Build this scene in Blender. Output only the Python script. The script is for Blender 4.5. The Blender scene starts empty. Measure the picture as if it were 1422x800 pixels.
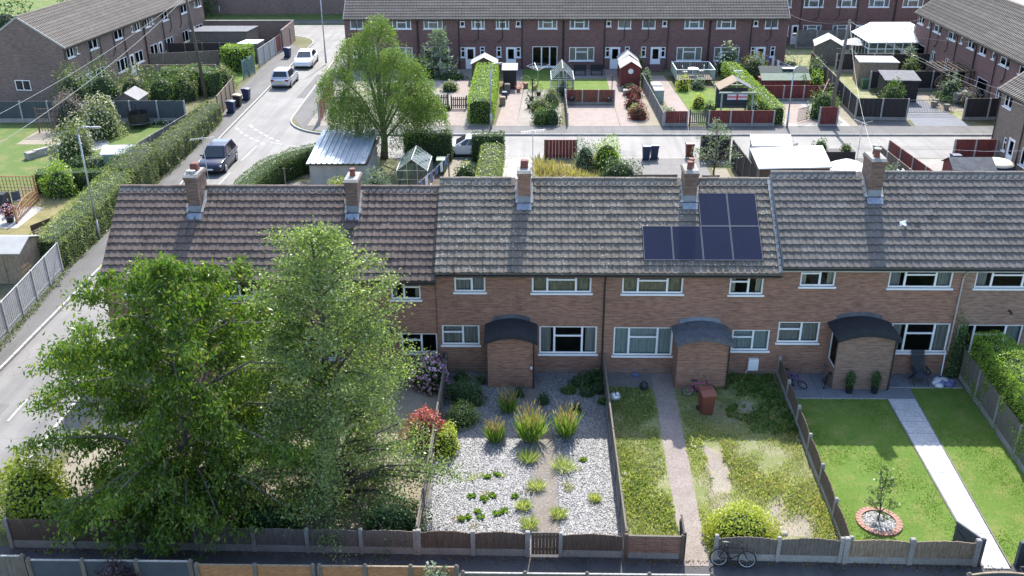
import bpy, bmesh, math, random
import numpy as np
from mathutils import Vector, Matrix
R = math.radians
rnd = random.Random(7)
scene = bpy.context.scene
col = scene.collection

# ------------------------------------------------------------------ camera
FPX, PITCH, YAW, ROLL, CAMH = 1334.43, .4447, .022, -.0056, 21.27
_d = np.array([-math.sin(YAW)*math.cos(PITCH), math.cos(YAW)*math.cos(PITCH), -math.sin(PITCH)])
_r = np.array([math.cos(YAW), math.sin(YAW), 0.]); _u = np.cross(_r, _d)
_r, _u = _r*math.cos(ROLL)+_u*math.sin(ROLL), -_r*math.sin(ROLL)+_u*math.cos(ROLL)
cam_data = bpy.data.cameras.new('camera'); cam = bpy.data.objects.new('camera', cam_data); col.objects.link(cam)
cam_data.sensor_width = 36; cam_data.lens = 36*FPX/1422; cam_data.clip_start = .5; cam_data.clip_end = 3000
M = Matrix.Identity(4)
for i in range(3):
    M[i][0] = _r[i]; M[i][1] = _u[i]; M[i][2] = -_d[i]
M[2][3] = CAMH
cam.matrix_world = M
scene.camera = cam

# ------------------------------------------------------------------ sky, sun, exposure
SUN = Vector((1.0, 8.4, 8.7)).normalized()
world = bpy.data.worlds.new('World'); scene.world = world; world.use_nodes = True
wn = world.node_tree.nodes; wl = world.node_tree.links
sky = wn.new('ShaderNodeTexSky'); sky.sky_type = 'NISHITA'; sky.sun_disc = False
sky.sun_elevation = math.asin(SUN.z); sky.sun_rotation = math.atan2(SUN.x, SUN.y)
sky.altitude = 100; sky.dust_density = 1.5
wl.new(sky.outputs['Color'], wn['Background'].inputs['Color']); wn['Background'].inputs['Strength'].default_value = .15
sd = bpy.data.lights.new('sun', 'SUN'); sd.energy = 3.0; sd.angle = R(.53); sd.color = (1, .95, .87)
so = bpy.data.objects.new('sun', sd); col.objects.link(so); so.location = (40, 200, 220)
so.rotation_euler = SUN.to_track_quat('Z', 'Y').to_euler()
scene.view_settings.view_transform = 'Standard'; scene.view_settings.look = 'None'
scene.view_settings.exposure = 1.62; scene.view_settings.gamma = 1
scene.render.resolution_x = 1024; scene.render.resolution_y = 576

def ground_at(px, py, z=0.):
    """the place on the ground (or at height z) that the photograph shows at this pixel"""
    v = _d*FPX + _r*(px-711) + _u*(400-py); t = (z-CAMH)/v[2]
    return Vector((v[0]*t, v[1]*t, z))
G = ground_at

# ------------------------------------------------------------------ materials
MATS = {}
def _base(name):
    m = bpy.data.materials.new(name); m.use_nodes = True; n = m.node_tree.nodes; l = m.node_tree.links
    MATS[name] = m
    return m, n, l, n['Principled BSDF']
def _pos(n, l, scale=1.):
    g = n.new('ShaderNodeNewGeometry')
    return g.outputs['Position']
def _noise(n, l, vec, scale, detail=4, rough=.6):
    t = n.new('ShaderNodeTexNoise'); t.inputs['Scale'].default_value = scale; t.inputs['Detail'].default_value = detail
    t.inputs['Roughness'].default_value = rough; l.new(vec, t.inputs['Vector']); return t.outputs['Fac']
def _mix(n, l, fac, a, b, mode='MIX'):
    m = n.new('ShaderNodeMix'); m.data_type = 'RGBA'; m.blend_type = mode
    if isinstance(fac, (int, float)): m.inputs[0].default_value = fac
    else: l.new(fac, m.inputs[0])
    for i, c in ((6, a), (7, b)):
        if isinstance(c, tuple): m.inputs[i].default_value = (*c, 1)
        else: l.new(c, m.inputs[i])
    return m.outputs[2]
def _ramp(n, l, fac, a, b):
    r = n.new('ShaderNodeMapRange'); r.inputs[1].default_value = a; r.inputs[2].default_value = b
    l.new(fac, r.inputs[0]); return r.outputs[0]
def _bump(n, l, h, bs, strength, dist=.02):
    b = n.new('ShaderNodeBump'); b.inputs['Strength'].default_value = strength; b.inputs['Distance'].default_value = dist
    l.new(h, b.inputs['Height']); l.new(b.outputs['Normal'], bs.inputs['Normal'])
def paint(name, c1, c2=None, scale=3., rough=.7, bump=0., metal=0., stretch=None, fine=None, spec=.5):
    """plain procedural surface: two tones mixed by noise, optional fine grain"""
    m, n, l, b = _base(name)
    c2 = c2 or tuple(x*.75 for x in c1)
    v = _pos(n, l)
    if stretch:
        mp = n.new('ShaderNodeMapping'); mp.inputs['Scale'].default_value = stretch; l.new(v, mp.inputs['Vector']); v = mp.outputs['Vector']
    f = _ramp(n, l, _noise(n, l, v, scale), .3, .7)
    c = _mix(n, l, f, c1, c2)
    if fine:
        f2 = _ramp(n, l, _noise(n, l, v, fine, 2), .35, .65)
        c = _mix(n, l, f2, c, _mix(n, l, 1., c, (.62, .62, .62), 'MULTIPLY'))
    l.new(c, b.inputs['Base Color']); b.inputs['Roughness'].default_value = rough; b.inputs['Metallic'].default_value = metal
    b.inputs['Specular IOR Level'].default_value = spec
    if bump: _bump(n, l, _noise(n, l, v, fine or scale*8, 3), b, bump)
    return m
def brick(name, c1, c2, mortar, dark=.5):
    m, n, l, b = _base(name)
    g = n.new('ShaderNodeNewGeometry'); s = n.new('ShaderNodeSeparateXYZ'); l.new(g.outputs['Position'], s.inputs[0])
    a = n.new('ShaderNodeMath'); a.operation = 'ADD'; l.new(s.outputs[0], a.inputs[0]); l.new(s.outputs[1], a.inputs[1])
    cb = n.new('ShaderNodeCombineXYZ'); l.new(a.outputs[0], cb.inputs[0]); l.new(s.outputs[2], cb.inputs[1])
    t = n.new('ShaderNodeTexBrick'); l.new(cb.outputs[0], t.inputs['Vector'])
    t.inputs['Scale'].default_value = 1; t.inputs['Brick Width'].default_value = .225; t.inputs['Row Height'].default_value = .075
    t.inputs['Mortar Size'].default_value = .008; t.inputs['Mortar Smooth'].default_value = .3; t.inputs['Bias'].default_value = -.1
    t.inputs['Color1'].default_value = (*c1, 1); t.inputs['Color2'].default_value = (*c2, 1); t.inputs['Mortar'].default_value = (*mortar, 1)
    # whole-brick tone changes in short runs, and broad weathering
    mp = n.new('ShaderNodeMapping'); mp.inputs['Scale'].default_value = (2.2, 13.4, 1); l.new(cb.outputs[0], mp.inputs['Vector'])
    w = _ramp(n, l, _noise(n, l, mp.outputs['Vector'], 1.0, 2), .38, .66)
    c = _mix(n, l, w, t.outputs['Color'], _mix(n, l, 1., t.outputs['Color'], (dark, dark*.92, dark*.9), 'MULTIPLY'))
    w2 = _ramp(n, l, _noise(n, l, cb.outputs[0], .5, 4), .35, .75)
    c = _mix(n, l, w2, c, _mix(n, l, 1., c, (.8, .8, .82), 'MULTIPLY'))
    l.new(c, b.inputs['Base Color']); b.inputs['Roughness'].default_value = .9
    inv = n.new('ShaderNodeMath'); inv.operation = 'SUBTRACT'; inv.inputs[0].default_value = 1; l.new(t.outputs['Fac'], inv.inputs[1])
    _bump(n, l, inv.outputs[0], b, .5, .01)
    return m
def tiles_mat(name, c1, c2, lichen=0., moss=0.):
    m, n, l, b = _base(name)
    v = _pos(n, l); oi = n.new('ShaderNodeObjectInfo')
    g = n.new('ShaderNodeNewGeometry')
    r = n.new('ShaderNodeMath'); r.operation = 'ADD'; l.new(oi.outputs['Random'], r.inputs[0]); l.new(g.outputs['Random Per Island'], r.inputs[1])
    fr = n.new('ShaderNodeMath'); fr.operation = 'FRACT'; l.new(r.outputs[0], fr.inputs[0])
    f = _ramp(n, l, _noise(n, l, v, 1.1, 5), .3, .7)
    c = _mix(n, l, f, c1, c2)
    c = _mix(n, l, _ramp(n, l, fr.outputs[0], 0., 1.), c, _mix(n, l, 1., c, (.72, .71, .70), 'MULTIPLY'))
    c = _mix(n, l, _ramp(n, l, _noise(n, l, v, 28, 3), .35, .65), c, _mix(n, l, 1., c, (.75, .75, .75), 'MULTIPLY'))
    if moss:
        mp = n.new('ShaderNodeMapping'); mp.inputs['Scale'].default_value = (2.4, .45, .45); l.new(v, mp.inputs['Vector'])
        f = _ramp(n, l, _noise(n, l, mp.outputs['Vector'], 1.7, 6, .8), .62-moss*.08, .72-moss*.06)
        c = _mix(n, l, f, c, (.055, .035, .025))
    if lichen:
        vo = n.new('ShaderNodeTexVoronoi'); vo.inputs['Scale'].default_value = 9; l.new(v, vo.inputs['Vector'])
        f1 = _ramp(n, l, vo.outputs['Distance'], .30, .16)
        f2 = _ramp(n, l, _noise(n, l, v, .9, 3), .42, .62)
        mm = n.new('ShaderNodeMath'); mm.operation = 'MULTIPLY'; l.new(f1, mm.inputs[0]); l.new(f2, mm.inputs[1])
        m2 = n.new('ShaderNodeMath'); m2.operation = 'MULTIPLY'; l.new(mm.outputs[0], m2.inputs[0]); m2.inputs[1].default_value = lichen
        c = _mix(n, l, m2.outputs[0], c, (.62, .62, .56))
    l.new(c, b.inputs['Base Color']); b.inputs['Roughness'].default_value = .85
    _bump(n, l, _noise(n, l, v, 40, 3), b, .35, .01)
    return m
def leaf(name, c1, c2, trans=.35, rough=.55, c3=None):
    m, n, l, b = _base(name)
    g = n.new('ShaderNodeNewGeometry')
    rp = n.new('ShaderNodeValToRGB'); l.new(g.outputs['Random Per Island'], rp.inputs[0])
    rp.color_ramp.elements[0].color = (*c1, 1); rp.color_ramp.elements[1].color = (*c2, 1)
    if c3:
        rp.color_ramp.elements[1].position = .8; e = rp.color_ramp.elements.new(1.); e.color = (*c3, 1)
    v = _pos(n, l); f = _ramp(n, l, _noise(n, l, v, .9, 3), .35, .7)
    c = _mix(n, l, f, rp.outputs[0], _mix(n, l, 1., rp.outputs[0], (.72, .8, .75), 'MULTIPLY'))
    l.new(c, b.inputs['Base Color']); b.inputs['Roughness'].default_value = rough; b.inputs['Specular IOR Level'].default_value = .35
    t = n.new('ShaderNodeBsdfTranslucent'); l.new(_mix(n, l, 1., c, (1.25, 1.35, .55), 'MULTIPLY'), t.inputs['Color'])
    mx = n.new('ShaderNodeMixShader'); mx.inputs[0].default_value = trans
    l.new(b.outputs[0], mx.inputs[1]); l.new(t.outputs[0], mx.inputs[2]); l.new(mx.outputs[0], n['Material Output'].inputs['Surface'])
    return m
def glass(name, tint, clear=.55, rough=.03):
    m, n, l, b = _base(name)
    b.inputs['Base Color'].default_value = (*tint, 1); b.inputs['Roughness'].default_value = rough; b.inputs['IOR'].default_value = 1.5
    b.inputs['Specular IOR Level'].default_value = .8
    t = n.new('ShaderNodeBsdfTransparent'); t.inputs['Color'].default_value = (.94, .955, .95, 1)
    fz = n.new('ShaderNodeFresnel'); fz.inputs['IOR'].default_value = 1.5
    mr = n.new('ShaderNodeMapRange'); mr.inputs[3].default_value = clear; mr.inputs[4].default_value = 0; l.new(fz.outputs[0], mr.inputs[0])
    mx = n.new('ShaderNodeMixShader'); l.new(mr.outputs[0], mx.inputs[0])
    l.new(b.outputs[0], mx.inputs[1]); l.new(t.outputs[0], mx.inputs[2]); l.new(mx.outputs[0], n['Material Output'].inputs['Surface'])
    return m
def asphalt(name, c1, c2, rough=.75):
    m, n, l, b = _base(name)
    v = _pos(n, l)
    c = _mix(n, l, _ramp(n, l, _noise(n, l, v, .35, 5), .35, .65), c1, c2)
    mp = n.new('ShaderNodeMapping'); mp.inputs['Scale'].default_value = (1.3, .06, 1); l.new(v, mp.inputs['Vector'])
    c = _mix(n, l, _ramp(n, l, _noise(n, l, mp.outputs['Vector'], 1., 3), .45, .7), c, _mix(n, l, 1., c, (.72, .72, .73), 'MULTIPLY'))
    c = _mix(n, l, _ramp(n, l, _noise(n, l, v, 60, 2), .4, .65), c, _mix(n, l, 1., c, (.7, .7, .7), 'MULTIPLY'))
    vo = n.new('ShaderNodeTexVoronoi'); vo.feature = 'DISTANCE_TO_EDGE'; vo.inputs['Scale'].default_value = .22
    nz = n.new('ShaderNodeTexNoise'); nz.inputs['Scale'].default_value = .9; l.new(v, nz.inputs['Vector'])
    ad = n.new('ShaderNodeVectorMath'); ad.operation = 'ADD'; l.new(v, ad.inputs[0]); l.new(nz.outputs['Color'], ad.inputs[1]); l.new(ad.outputs[0], vo.inputs['Vector'])
    c = _mix(n, l, _ramp(n, l, vo.outputs['Distance'], .008, .003), c, _mix(n, l, 1., c, (.8, .8, .8), 'MULTIPLY'))
    l.new(c, b.inputs['Base Color']); b.inputs['Roughness'].default_value = rough
    _bump(n, l, _noise(n, l, v, 70, 2), b, .4, .01)
    return m
def lawn_mat(name, c1, c2, c3, scale=.8, dry=.5):
    m, n, l, b = _base(name)
    v = _pos(n, l)
    c = _mix(n, l, _ramp(n, l, _noise(n, l, v, 14, 4, .7), .3, .7), c1, c2)
    c = _mix(n, l, _ramp(n, l, _noise(n, l, v, scale, 5, .65), .62-dry*.25, .8-dry*.2), c, c3)
    c = _mix(n, l, _ramp(n, l, _noise(n, l, v, 55, 2), .35, .65), c, _mix(n, l, 1., c, (.6, .66, .6), 'MULTIPLY'))
    l.new(c, b.inputs['Base Color']); b.inputs['Roughness'].default_value = .9; b.inputs['Specular IOR Level'].default_value = .2
    _bump(n, l, _noise(n, l, v, 60, 3), b, .7, .03)
    return m

brick('brick_near', (.372, .183, .118), (.275, .136, .092), (.32, .265, .22), .66)
brick('brick_brown', (.33, .20, .14), (.25, .15, .11), (.31, .27, .235), .7)
brick('brick_far', (.21, .105, .095), (.16, .082, .078), (.21, .16, .15), .76)
brick('brick_west', (.25, .175, .145), (.185, .13, .115), (.26, .22, .2), .66)
brick('brick_chimney', (.235, .145, .11), (.17, .105, .085), (.22, .19, .16), .6)
brick('brick_pale', (.25, .19, .145), (.2, .15, .115), (.24, .21, .18), .75)
tiles_mat('tile_west', (.185, .138, .118), (.135, .098, .083), .05, 1.)
tiles_mat('tile_mid', (.215, .185, .155), (.16, .135, .11), .7, .5)
tiles_mat('tile_east', (.185, .166, .152), (.145, .129, .118), .12, .15)
tiles_mat('tile_edge_shade', (.03, .025, .021), (.02, .017, .015), 0., 0.)  # near-black lip and underside colour paints in the shade below each course
tiles_mat('tile_far', (.19, .165, .14), (.145, .123, .105), .15, .2)
paint('upvc', (.80, .81, .82), (.74, .75, .77), 2, .35)
paint('white_paint', (.78, .78, .76), (.66, .66, .64), 3, .6)
paint('road_paint', (.50, .50, .48), (.27, .27, .265), 5, .8, fine=30)
glass('glass_dark', (.012, .016, .018), .92)
glass('glass_green', (.10, .15, .13), .75)
paint('curtain_blue', (.52, .64, .68), (.36, .46, .50), 2, .9, stretch=(14, 1, .3))
paint('curtain_cream', (.72, .69, .60), (.5, .47, .42), 2, .9, stretch=(14, 1, .3))
paint('curtain_brown', (.50, .45, .32), (.22, .23, .15), 1.5, .9, stretch=(6, 1, 2))  # brownish drape colour stands in for reflections in the upper panes
paint('curtain_grey', (.52, .54, .54), (.28, .29, .30), 2, .9, stretch=(12, 1, .3))
paint('lead', (.27, .30, .35), (.19, .21, .255), 5, .5, metal=.3)
paint('mortar_beige', (.36, .325, .28), (.27, .24, .205), 4, .9, fine=20)
paint('mortar_white', (.46, .45, .42), (.28, .265, .245), 9, .9)
paint('gutter_black', (.018, .018, .02), (.03, .03, .03), 2, .4)
paint('pipe_grey', (.42, .42, .40), (.33, .33, .31), 3, .5)
paint('felt_dark', (.030, .033, .040), (.018, .02, .024), 2.2, .85, bump=.3, fine=30)
paint('felt_grey', (.14, .15, .17), (.075, .08, .095), 2.4, .8, bump=.3, fine=18)
paint('felt_mid', (.22, .22, .22), (.16, .16, .16), 1.5, .8)
paint('felt_pale', (.36, .36, .35), (.27, .27, .26), 1.5, .8)
paint('pot_red', (.19, .065, .05), (.13, .045, .035), 6, .8)
paint('pot_buff', (.42, .34, .24), (.33, .26, .18), 6, .8)
paint('concrete', (.36, .345, .32), (.27, .255, .235), 1.6, .9, bump=.3, fine=24)
paint('concrete_pale', (.44, .425, .40), (.35, .335, .31), 1.6, .9, fine=20)
paint('concrete_dark', (.22, .21, .20), (.16, .15, .145), 2.2, .9, bump=.2, fine=20)
paint('paving_white', (.50, .51, .515), (.42, .43, .44), 1.1, .75, fine=14)
paint('paving_grey', (.21, .225, .25), (.17, .18, .205), 1.4, .85, fine=30, spec=.25)
paint('path_brown', (.235, .205, .175), (.175, .15, .125), 1.3, .95, bump=.4, fine=16)
paint('path_pinkish', (.30, .255, .225), (.24, .20, .175), 1.6, .9, bump=.3, fine=18)
paint('paving_pink', (.34, .275, .245), (.27, .22, .195), 1.4, .9, fine=9)
paint('kerb_stone', (.44, .43, .41), (.34, .33, .31), 1.2, .85, fine=20)
asphalt('asphalt', (.215, .21, .20), (.165, .16, .155))
asphalt('asphalt_foot', (.135, .133, .132), (.105, .103, .102), .85)
asphalt('asphalt_patch', (.17, .167, .163), (.14, .137, .133))
asphalt('asphalt_dark', (.075, .075, .08), (.055, .055, .06), .85)
lawn_mat('ground_soil', (.12, .13, .055), (.16, .14, .08), (.26, .22, .15), .25)
lawn_mat('lawn_fresh', (.108, .188, .030), (.138, .215, .040), (.21, .232, .068), 1.3, .6)
lawn_mat('lawn_far', (.095, .155, .038), (.125, .18, .046), (.21, .20, .085), .7, .6)
lawn_mat('lawn_dry', (.17, .17, .065), (.24, .20, .09), (.33, .26, .14), .5, .8)
lawn_mat('weed_ground', (.19, .22, .08), (.25, .25, .115), (.36, .32, .22), 1.1, .75)
paint('earth_pale', (.33, .29, .225), (.24, .21, .16), .8, .95, bump=.4, fine=16)
paint('earth_brown', (.14, .105, .075), (.09, .07, .05), 1.2, .95, bump=.5, fine=16)
paint('gravel_pale', (.34, .31, .27), (.25, .225, .20), 1.0, .95, bump=.6, fine=22)
paint('gravel_bed', (.20, .20, .205), (.12, .12, .125), 2, .95, fine=24)
def chip_mat():
    m, n, l, b = _base('slate_chip')
    g = n.new('ShaderNodeNewGeometry'); rp = n.new('ShaderNodeValToRGB'); l.new(g.outputs['Random Per Island'], rp.inputs[0])
    e = rp.color_ramp.elements; e[0].color = (.085, .085, .09, 1); e[1].color = (.33, .33, .325, 1); x = e.new(.55); x.color = (.18, .18, .183, 1)
    l.new(rp.outputs[0], b.inputs['Base Color']); b.inputs['Roughness'].default_value = .6
chip_mat()
paint('wood_grey', (.20, .175, .145), (.12, .105, .09), 2.5, .9, bump=.3, stretch=(6, 6, .6), fine=8)
paint('wood_brown', (.17, .12, .085), (.10, .07, .052), 2.5, .9, bump=.3, stretch=(6, 6, .6), fine=8)
paint('wood_orange', (.42, .21, .09), (.33, .16, .07), 2, .8, stretch=(1, 1, 6), fine=5)
paint('wood_pink', (.36, .20, .14), (.28, .155, .11), 2, .8, stretch=(1, 1, 6), fine=5)
paint('wood_tan', (.34, .26, .18), (.25, .19, .13), 2, .85, stretch=(4, 4, .8), fine=6)
paint('fence_red', (.20, .042, .035), (.145, .03, .027), 1.5, .8, stretch=(6, 6, .5), fine=3)
paint('fence_black', (.032, .027, .030), (.02, .018, .02), 1.5, .75, stretch=(6, 6, .5), fine=3)
paint('fence_slate', (.055, .068, .082), (.04, .05, .062), 1.5, .75)
paint('fence_brown', (.15, .105, .08), (.10, .075, .06), 1.5, .85, stretch=(6, 6, .5), fine=3)
paint('panel_grey', (.36, .36, .35), (.28, .28, .27), 1.5, .8)
paint('metal_roof', (.30, .36, .42), (.24, .29, .35), 1.2, .45, metal=.5)
paint('steel', (.42, .43, .44), (.33, .34, .35), 3, .45, metal=.6)
paint('aluminium', (.62, .63, .64), (.5, .51, .52), 3, .4, metal=.5)
paint('black_plastic', (.015, .015, .017), (.022, .022, .024), 3, .5)
paint('rubber', (.018, .018, .018), (.025, .025, .025), 3, .85)
paint('bin_blue', (.018, .035, .09), (.014, .028, .07), 2, .5)
paint('bin_brown', (.16, .045, .03), (.12, .035, .025), 2, .55)
paint('bin_green', (.04, .12, .07), (.03, .09, .055), 2, .5)
paint('trunk', (.12, .10, .08), (.07, .058, .046), 4, .95, bump=.6, stretch=(3, 3, .6), fine=12)
paint('trunk_pale', (.20, .18, .155), (.11, .095, .08), 3, .9, bump=.4, fine=12)
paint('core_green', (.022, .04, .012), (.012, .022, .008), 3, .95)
paint('pink_paint', (.50, .06, .22), (.42, .05, .19), 3, .35)
paint('purple_paint', (.24, .06, .30), (.18, .05, .24), 3, .35)
paint('red_plastic', (.50, .03, .05), (.40, .025, .04), 3, .5)
paint('white_sheet', (.62, .63, .64), (.50, .515, .53), 1.1, .75)
paint('cloth_white', (.70, .68, .70), (.48, .46, .52), 5, .9)
paint('cloth_blue', (.16, .19, .36), (.10, .12, .24), 5, .9)
paint('terracotta', (.34, .19, .145), (.25, .14, .11), 5, .85)
leaf('leaf_cherry', (.055, .118, .018), (.135, .212, .034), .46, .36, (.28, .295, .08))
leaf('leaf_birch', (.128, .182, .064), (.245, .31, .13), .48, .35, (.41, .45, .27))
leaf('leaf_willow', (.105, .17, .04), (.20, .275, .075), .40, .42)
leaf('leaf_hedge', (.065, .125, .025), (.145, .215, .05), .32, .45)
leaf('leaf_hedge_lime', (.17, .285, .033), (.33, .44, .07), .42, .45)
leaf('leaf_privet', (.15, .20, .05), (.28, .33, .11), .34, .45, (.44, .46, .24))
leaf('leaf_dark', (.040, .085, .024), (.09, .15, .042), .28, .45)
leaf('leaf_olive', (.105, .14, .042), (.19, .225, .085), .32, .5)
leaf('leaf_yellow', (.30, .35, .035), (.55, .56, .10), .32, .5)
leaf('leaf_gold', (.20, .26, .022), (.40, .42, .045), .32, .5)
leaf('leaf_grey', (.14, .19, .13), (.26, .32, .22), .25, .6)
leaf('leaf_red', (.13, .022, .026), (.24, .05, .05), .3, .55)
leaf('leaf_coral', (.34, .07, .08), (.50, .14, .13), .3, .55)
leaf('leaf_purple', (.05, .028, .045), (.11, .07, .095), .25, .55)
leaf('leaf_smoke', (.16, .12, .13), (.25, .20, .21), .25, .7)
leaf('flower_pink', (.50, .22, .36), (.66, .42, .55), .2, .7)
leaf('flower_white', (.62, .60, .54), (.75, .74, .70), .2, .7)
leaf('flower_cream', (.42, .38, .27), (.58, .54, .40), .2, .7)
leaf('grass_blade', (.15, .255, .04), (.27, .36, .085), .4, .5)
leaf('grass_weed', (.25, .31, .10), (.44, .46, .21), .5, .6, (.60, .54, .33))
leaf('grass_straw', (.33, .27, .12), (.48, .40, .20), .3, .7)
leaf('grass_seed', (.30, .22, .12), (.44, .34, .2), .3, .8)
leaf('litter', (.10, .055, .03), (.22, .13, .06), .1, .9)

# ------------------------------------------------------------------ mesh helpers
class B:
    def __init__(s): s.v = []; s.f = []
    def add(s, vs, fs):
        k = len(s.v); s.v += [tuple(p) for p in vs]; s.f += [tuple(i+k for i in f) for f in fs]; return s
    def quad(s, *p): return s.add(p, [tuple(range(len(p)))])
    def box(s, x0, x1, y0, y1, z0, z1):
        return s.add([(x0,y0,z0),(x1,y0,z0),(x1,y1,z0),(x0,y1,z0),(x0,y0,z1),(x1,y0,z1),(x1,y1,z1),(x0,y1,z1)],
                     [(0,3,2,1),(4,5,6,7),(0,1,5,4),(1,2,6,5),(2,3,7,6),(3,0,4,7)])
    def bev(s, x0, x1, y0, y1, z0, z1, b=.01):
        """box with its upper edges chamfered"""
        p = [(x0,y0),(x1,y0),(x1,y1),(x0,y1)]; q = [(x0+b,y0+b),(x1-b,y0+b),(x1-b,y1-b),(x0+b,y1-b)]
        vs = [(x,y,z0) for x,y in p]+[(x,y,z1-b) for x,y in p]+[(x,y,z1) for x,y in q]
        fs = [(3,2,1,0),(8,9,10,11)]
        for i in range(4):
            j = (i+1)%4; fs += [(i,j,4+j,4+i),(4+i,4+j,8+j,8+i)]
        return s.add(vs, fs)
    def mbox(s, mat, sx, sy, sz):
        """box of a size centred on a matrix"""
        vs = [mat @ Vector((x*sx/2,y*sy/2,z*sz/2)) for x,y,z in ((-1,-1,-1),(1,-1,-1),(1,1,-1),(-1,1,-1),(-1,-1,1),(1,-1,1),(1,1,1),(-1,1,1))]
        return s.add(vs, [(0,3,2,1),(4,5,6,7),(0,1,5,4),(1,2,6,5),(2,3,7,6),(3,0,4,7)])
    def bar(s, a, b, w, h=None):
        a = Vector(a); b = Vector(b); h = h or w; d = b-a; q = d.to_track_quat('X', 'Z').to_matrix().to_4x4()
        return s.mbox(Matrix.Translation((a+b)/2) @ q, d.length, w, h)
    def tube(s, pts, rad, n=6, cap=True):
        pts = [Vector(p) for p in pts]
        if not isinstance(rad, (list, tuple)): rad = [rad]*len(pts)
        vs = []; fs = []; up = None
        for i, p in enumerate(pts):
            d = (pts[min(i+1, len(pts)-1)]-pts[max(i-1, 0)]).normalized()
            if up is None: up = d.orthogonal().normalized()
            up = (up-d*up.dot(d)).normalized(); w = d.cross(up)
            for k in range(n):
                a = 2*math.pi*k/n; vs.append(p+(up*math.cos(a)+w*math.sin(a))*rad[i])
        for i in range(len(pts)-1):
            for k in range(n):
                j = (k+1)%n; fs.append((i*n+k, i*n+j, (i+1)*n+j, (i+1)*n+k))
        if cap: fs += [tuple(range(n-1, -1, -1)), tuple((len(pts)-1)*n+k for k in range(n))]
        return s.add(vs, fs)
    def prism(s, poly, z0, z1):
        n = len(poly); vs = [(x,y,z0) for x,y in poly]+[(x,y,z1) for x,y in poly]
        return s.add(vs, [tuple(range(n-1,-1,-1)), tuple(range(n,2*n))]+[(i,(i+1)%n,n+(i+1)%n,n+i) for i in range(n)])
    def extx(s, prof, x0, x1):
        """profile of (y,z) points pushed along x"""
        n = len(prof); vs = [(x0,y,z) for y,z in prof]+[(x1,y,z) for y,z in prof]
        return s.add(vs, [tuple(range(n)), tuple(range(2*n-1,n-1,-1))]+[(i,n+i,n+(i+1)%n,(i+1)%n) for i in range(n)])
    def exty(s, prof, y0, y1):
        n = len(prof); vs = [(x,y0,z) for x,z in prof]+[(x,y1,z) for x,z in prof]
        return s.add(vs, [tuple(range(n)), tuple(range(2*n-1,n-1,-1))]+[(i,n+i,n+(i+1)%n,(i+1)%n) for i in range(n)])
    def ball(s, c, r, nu=10, nv=6, z0=-1.):
        c = Vector(c); r = (r,r,r) if isinstance(r, (int,float)) else r; vs = []; fs = []
        for j in range(nv+1):
            t = math.asin(z0)+(math.pi/2-math.asin(z0))*j/nv
            for i in range(nu):
                a = 2*math.pi*i/nu; vs.append((c.x+r[0]*math.cos(t)*math.cos(a), c.y+r[1]*math.cos(t)*math.sin(a), c.z+r[2]*math.sin(t)))
        for j in range(nv):
            for i in range(nu): fs.append((j*nu+i, j*nu+(i+1)%nu, (j+1)*nu+(i+1)%nu, (j+1)*nu+i))
        return s.add(vs, fs)
    def torus(s, c, axis, R0, r, n=20, m=6):
        c = Vector(c); ax = Vector(axis).normalized(); u = ax.orthogonal().normalized(); w = ax.cross(u); vs = []; fs = []
        for i in range(n):
            a = 2*math.pi*i/n; d = u*math.cos(a)+w*math.sin(a)
            for j in range(m):
                t = 2*math.pi*j/m; vs.append(c+d*(R0+r*math.cos(t))+ax*r*math.sin(t))
        for i in range(n):
            for j in range(m): fs.append((i*m+j, ((i+1)%n)*m+j, ((i+1)%n)*m+(j+1)%m, i*m+(j+1)%m))
        return s.add(vs, fs)
    def mesh(s, name, mat, smooth=False, fix=True):
        me = bpy.data.meshes.new(name); me.from_pydata(s.v, [], s.f)
        if fix and len(s.f) < 60000:
            bm = bmesh.new(); bm.from_mesh(me); bmesh.ops.recalc_face_normals(bm, faces=bm.faces); bm.to_mesh(me); bm.free()
        if mat: me.materials.append(MATS[mat])
        if smooth: me.polygons.foreach_set('use_smooth', [True]*len(me.polygons))
        return me
    def o(s, name, mat, parent=None, smooth=False, fix=True):
        return obj(name, s.mesh(name, mat, smooth, fix), parent)
def obj(name, me, parent=None):
    o = bpy.data.objects.new(name, me); col.objects.link(o)
    if parent is not None: o.parent = parent
    return o
def tag(o, label, cat, group=None, kind=None):
    if label: o['label'] = label
    if cat: o['category'] = cat
    if group: o['group'] = group
    if kind: o['kind'] = kind
    return o
def thing(name, label, cat, loc=(0,0,0), rz=0., group=None):
    o = obj(name, None); o.location = loc; o.rotation_euler = (0,0,rz); o.empty_display_size = .2
    return tag(o, label, cat, group)
def structure(name, b, mat, label=None):
    o = b.o(name, mat); o['kind'] = 'structure'
    if label: o['label'] = label
    return o
def copy_tree(o, parent=None):
    c = o.copy(); col.objects.link(c); c.parent = parent
    for ch in list(o.children): copy_tree(ch, c)
    return c
def sheet(name, poly, z, mat):
    return structure(name, B().quad(*[(x,y,z) for x,y in poly]), mat)
def rect(x0, x1, y0, y1): return [(x0,y0),(x1,y0),(x1,y1),(x0,y1)]
def arc(cx, cy, r, a0, a1, n=10):
    return [(cx+r*math.cos(R(a0+(a1-a0)*i/n)), cy+r*math.sin(R(a0+(a1-a0)*i/n))) for i in range(n+1)]

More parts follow.
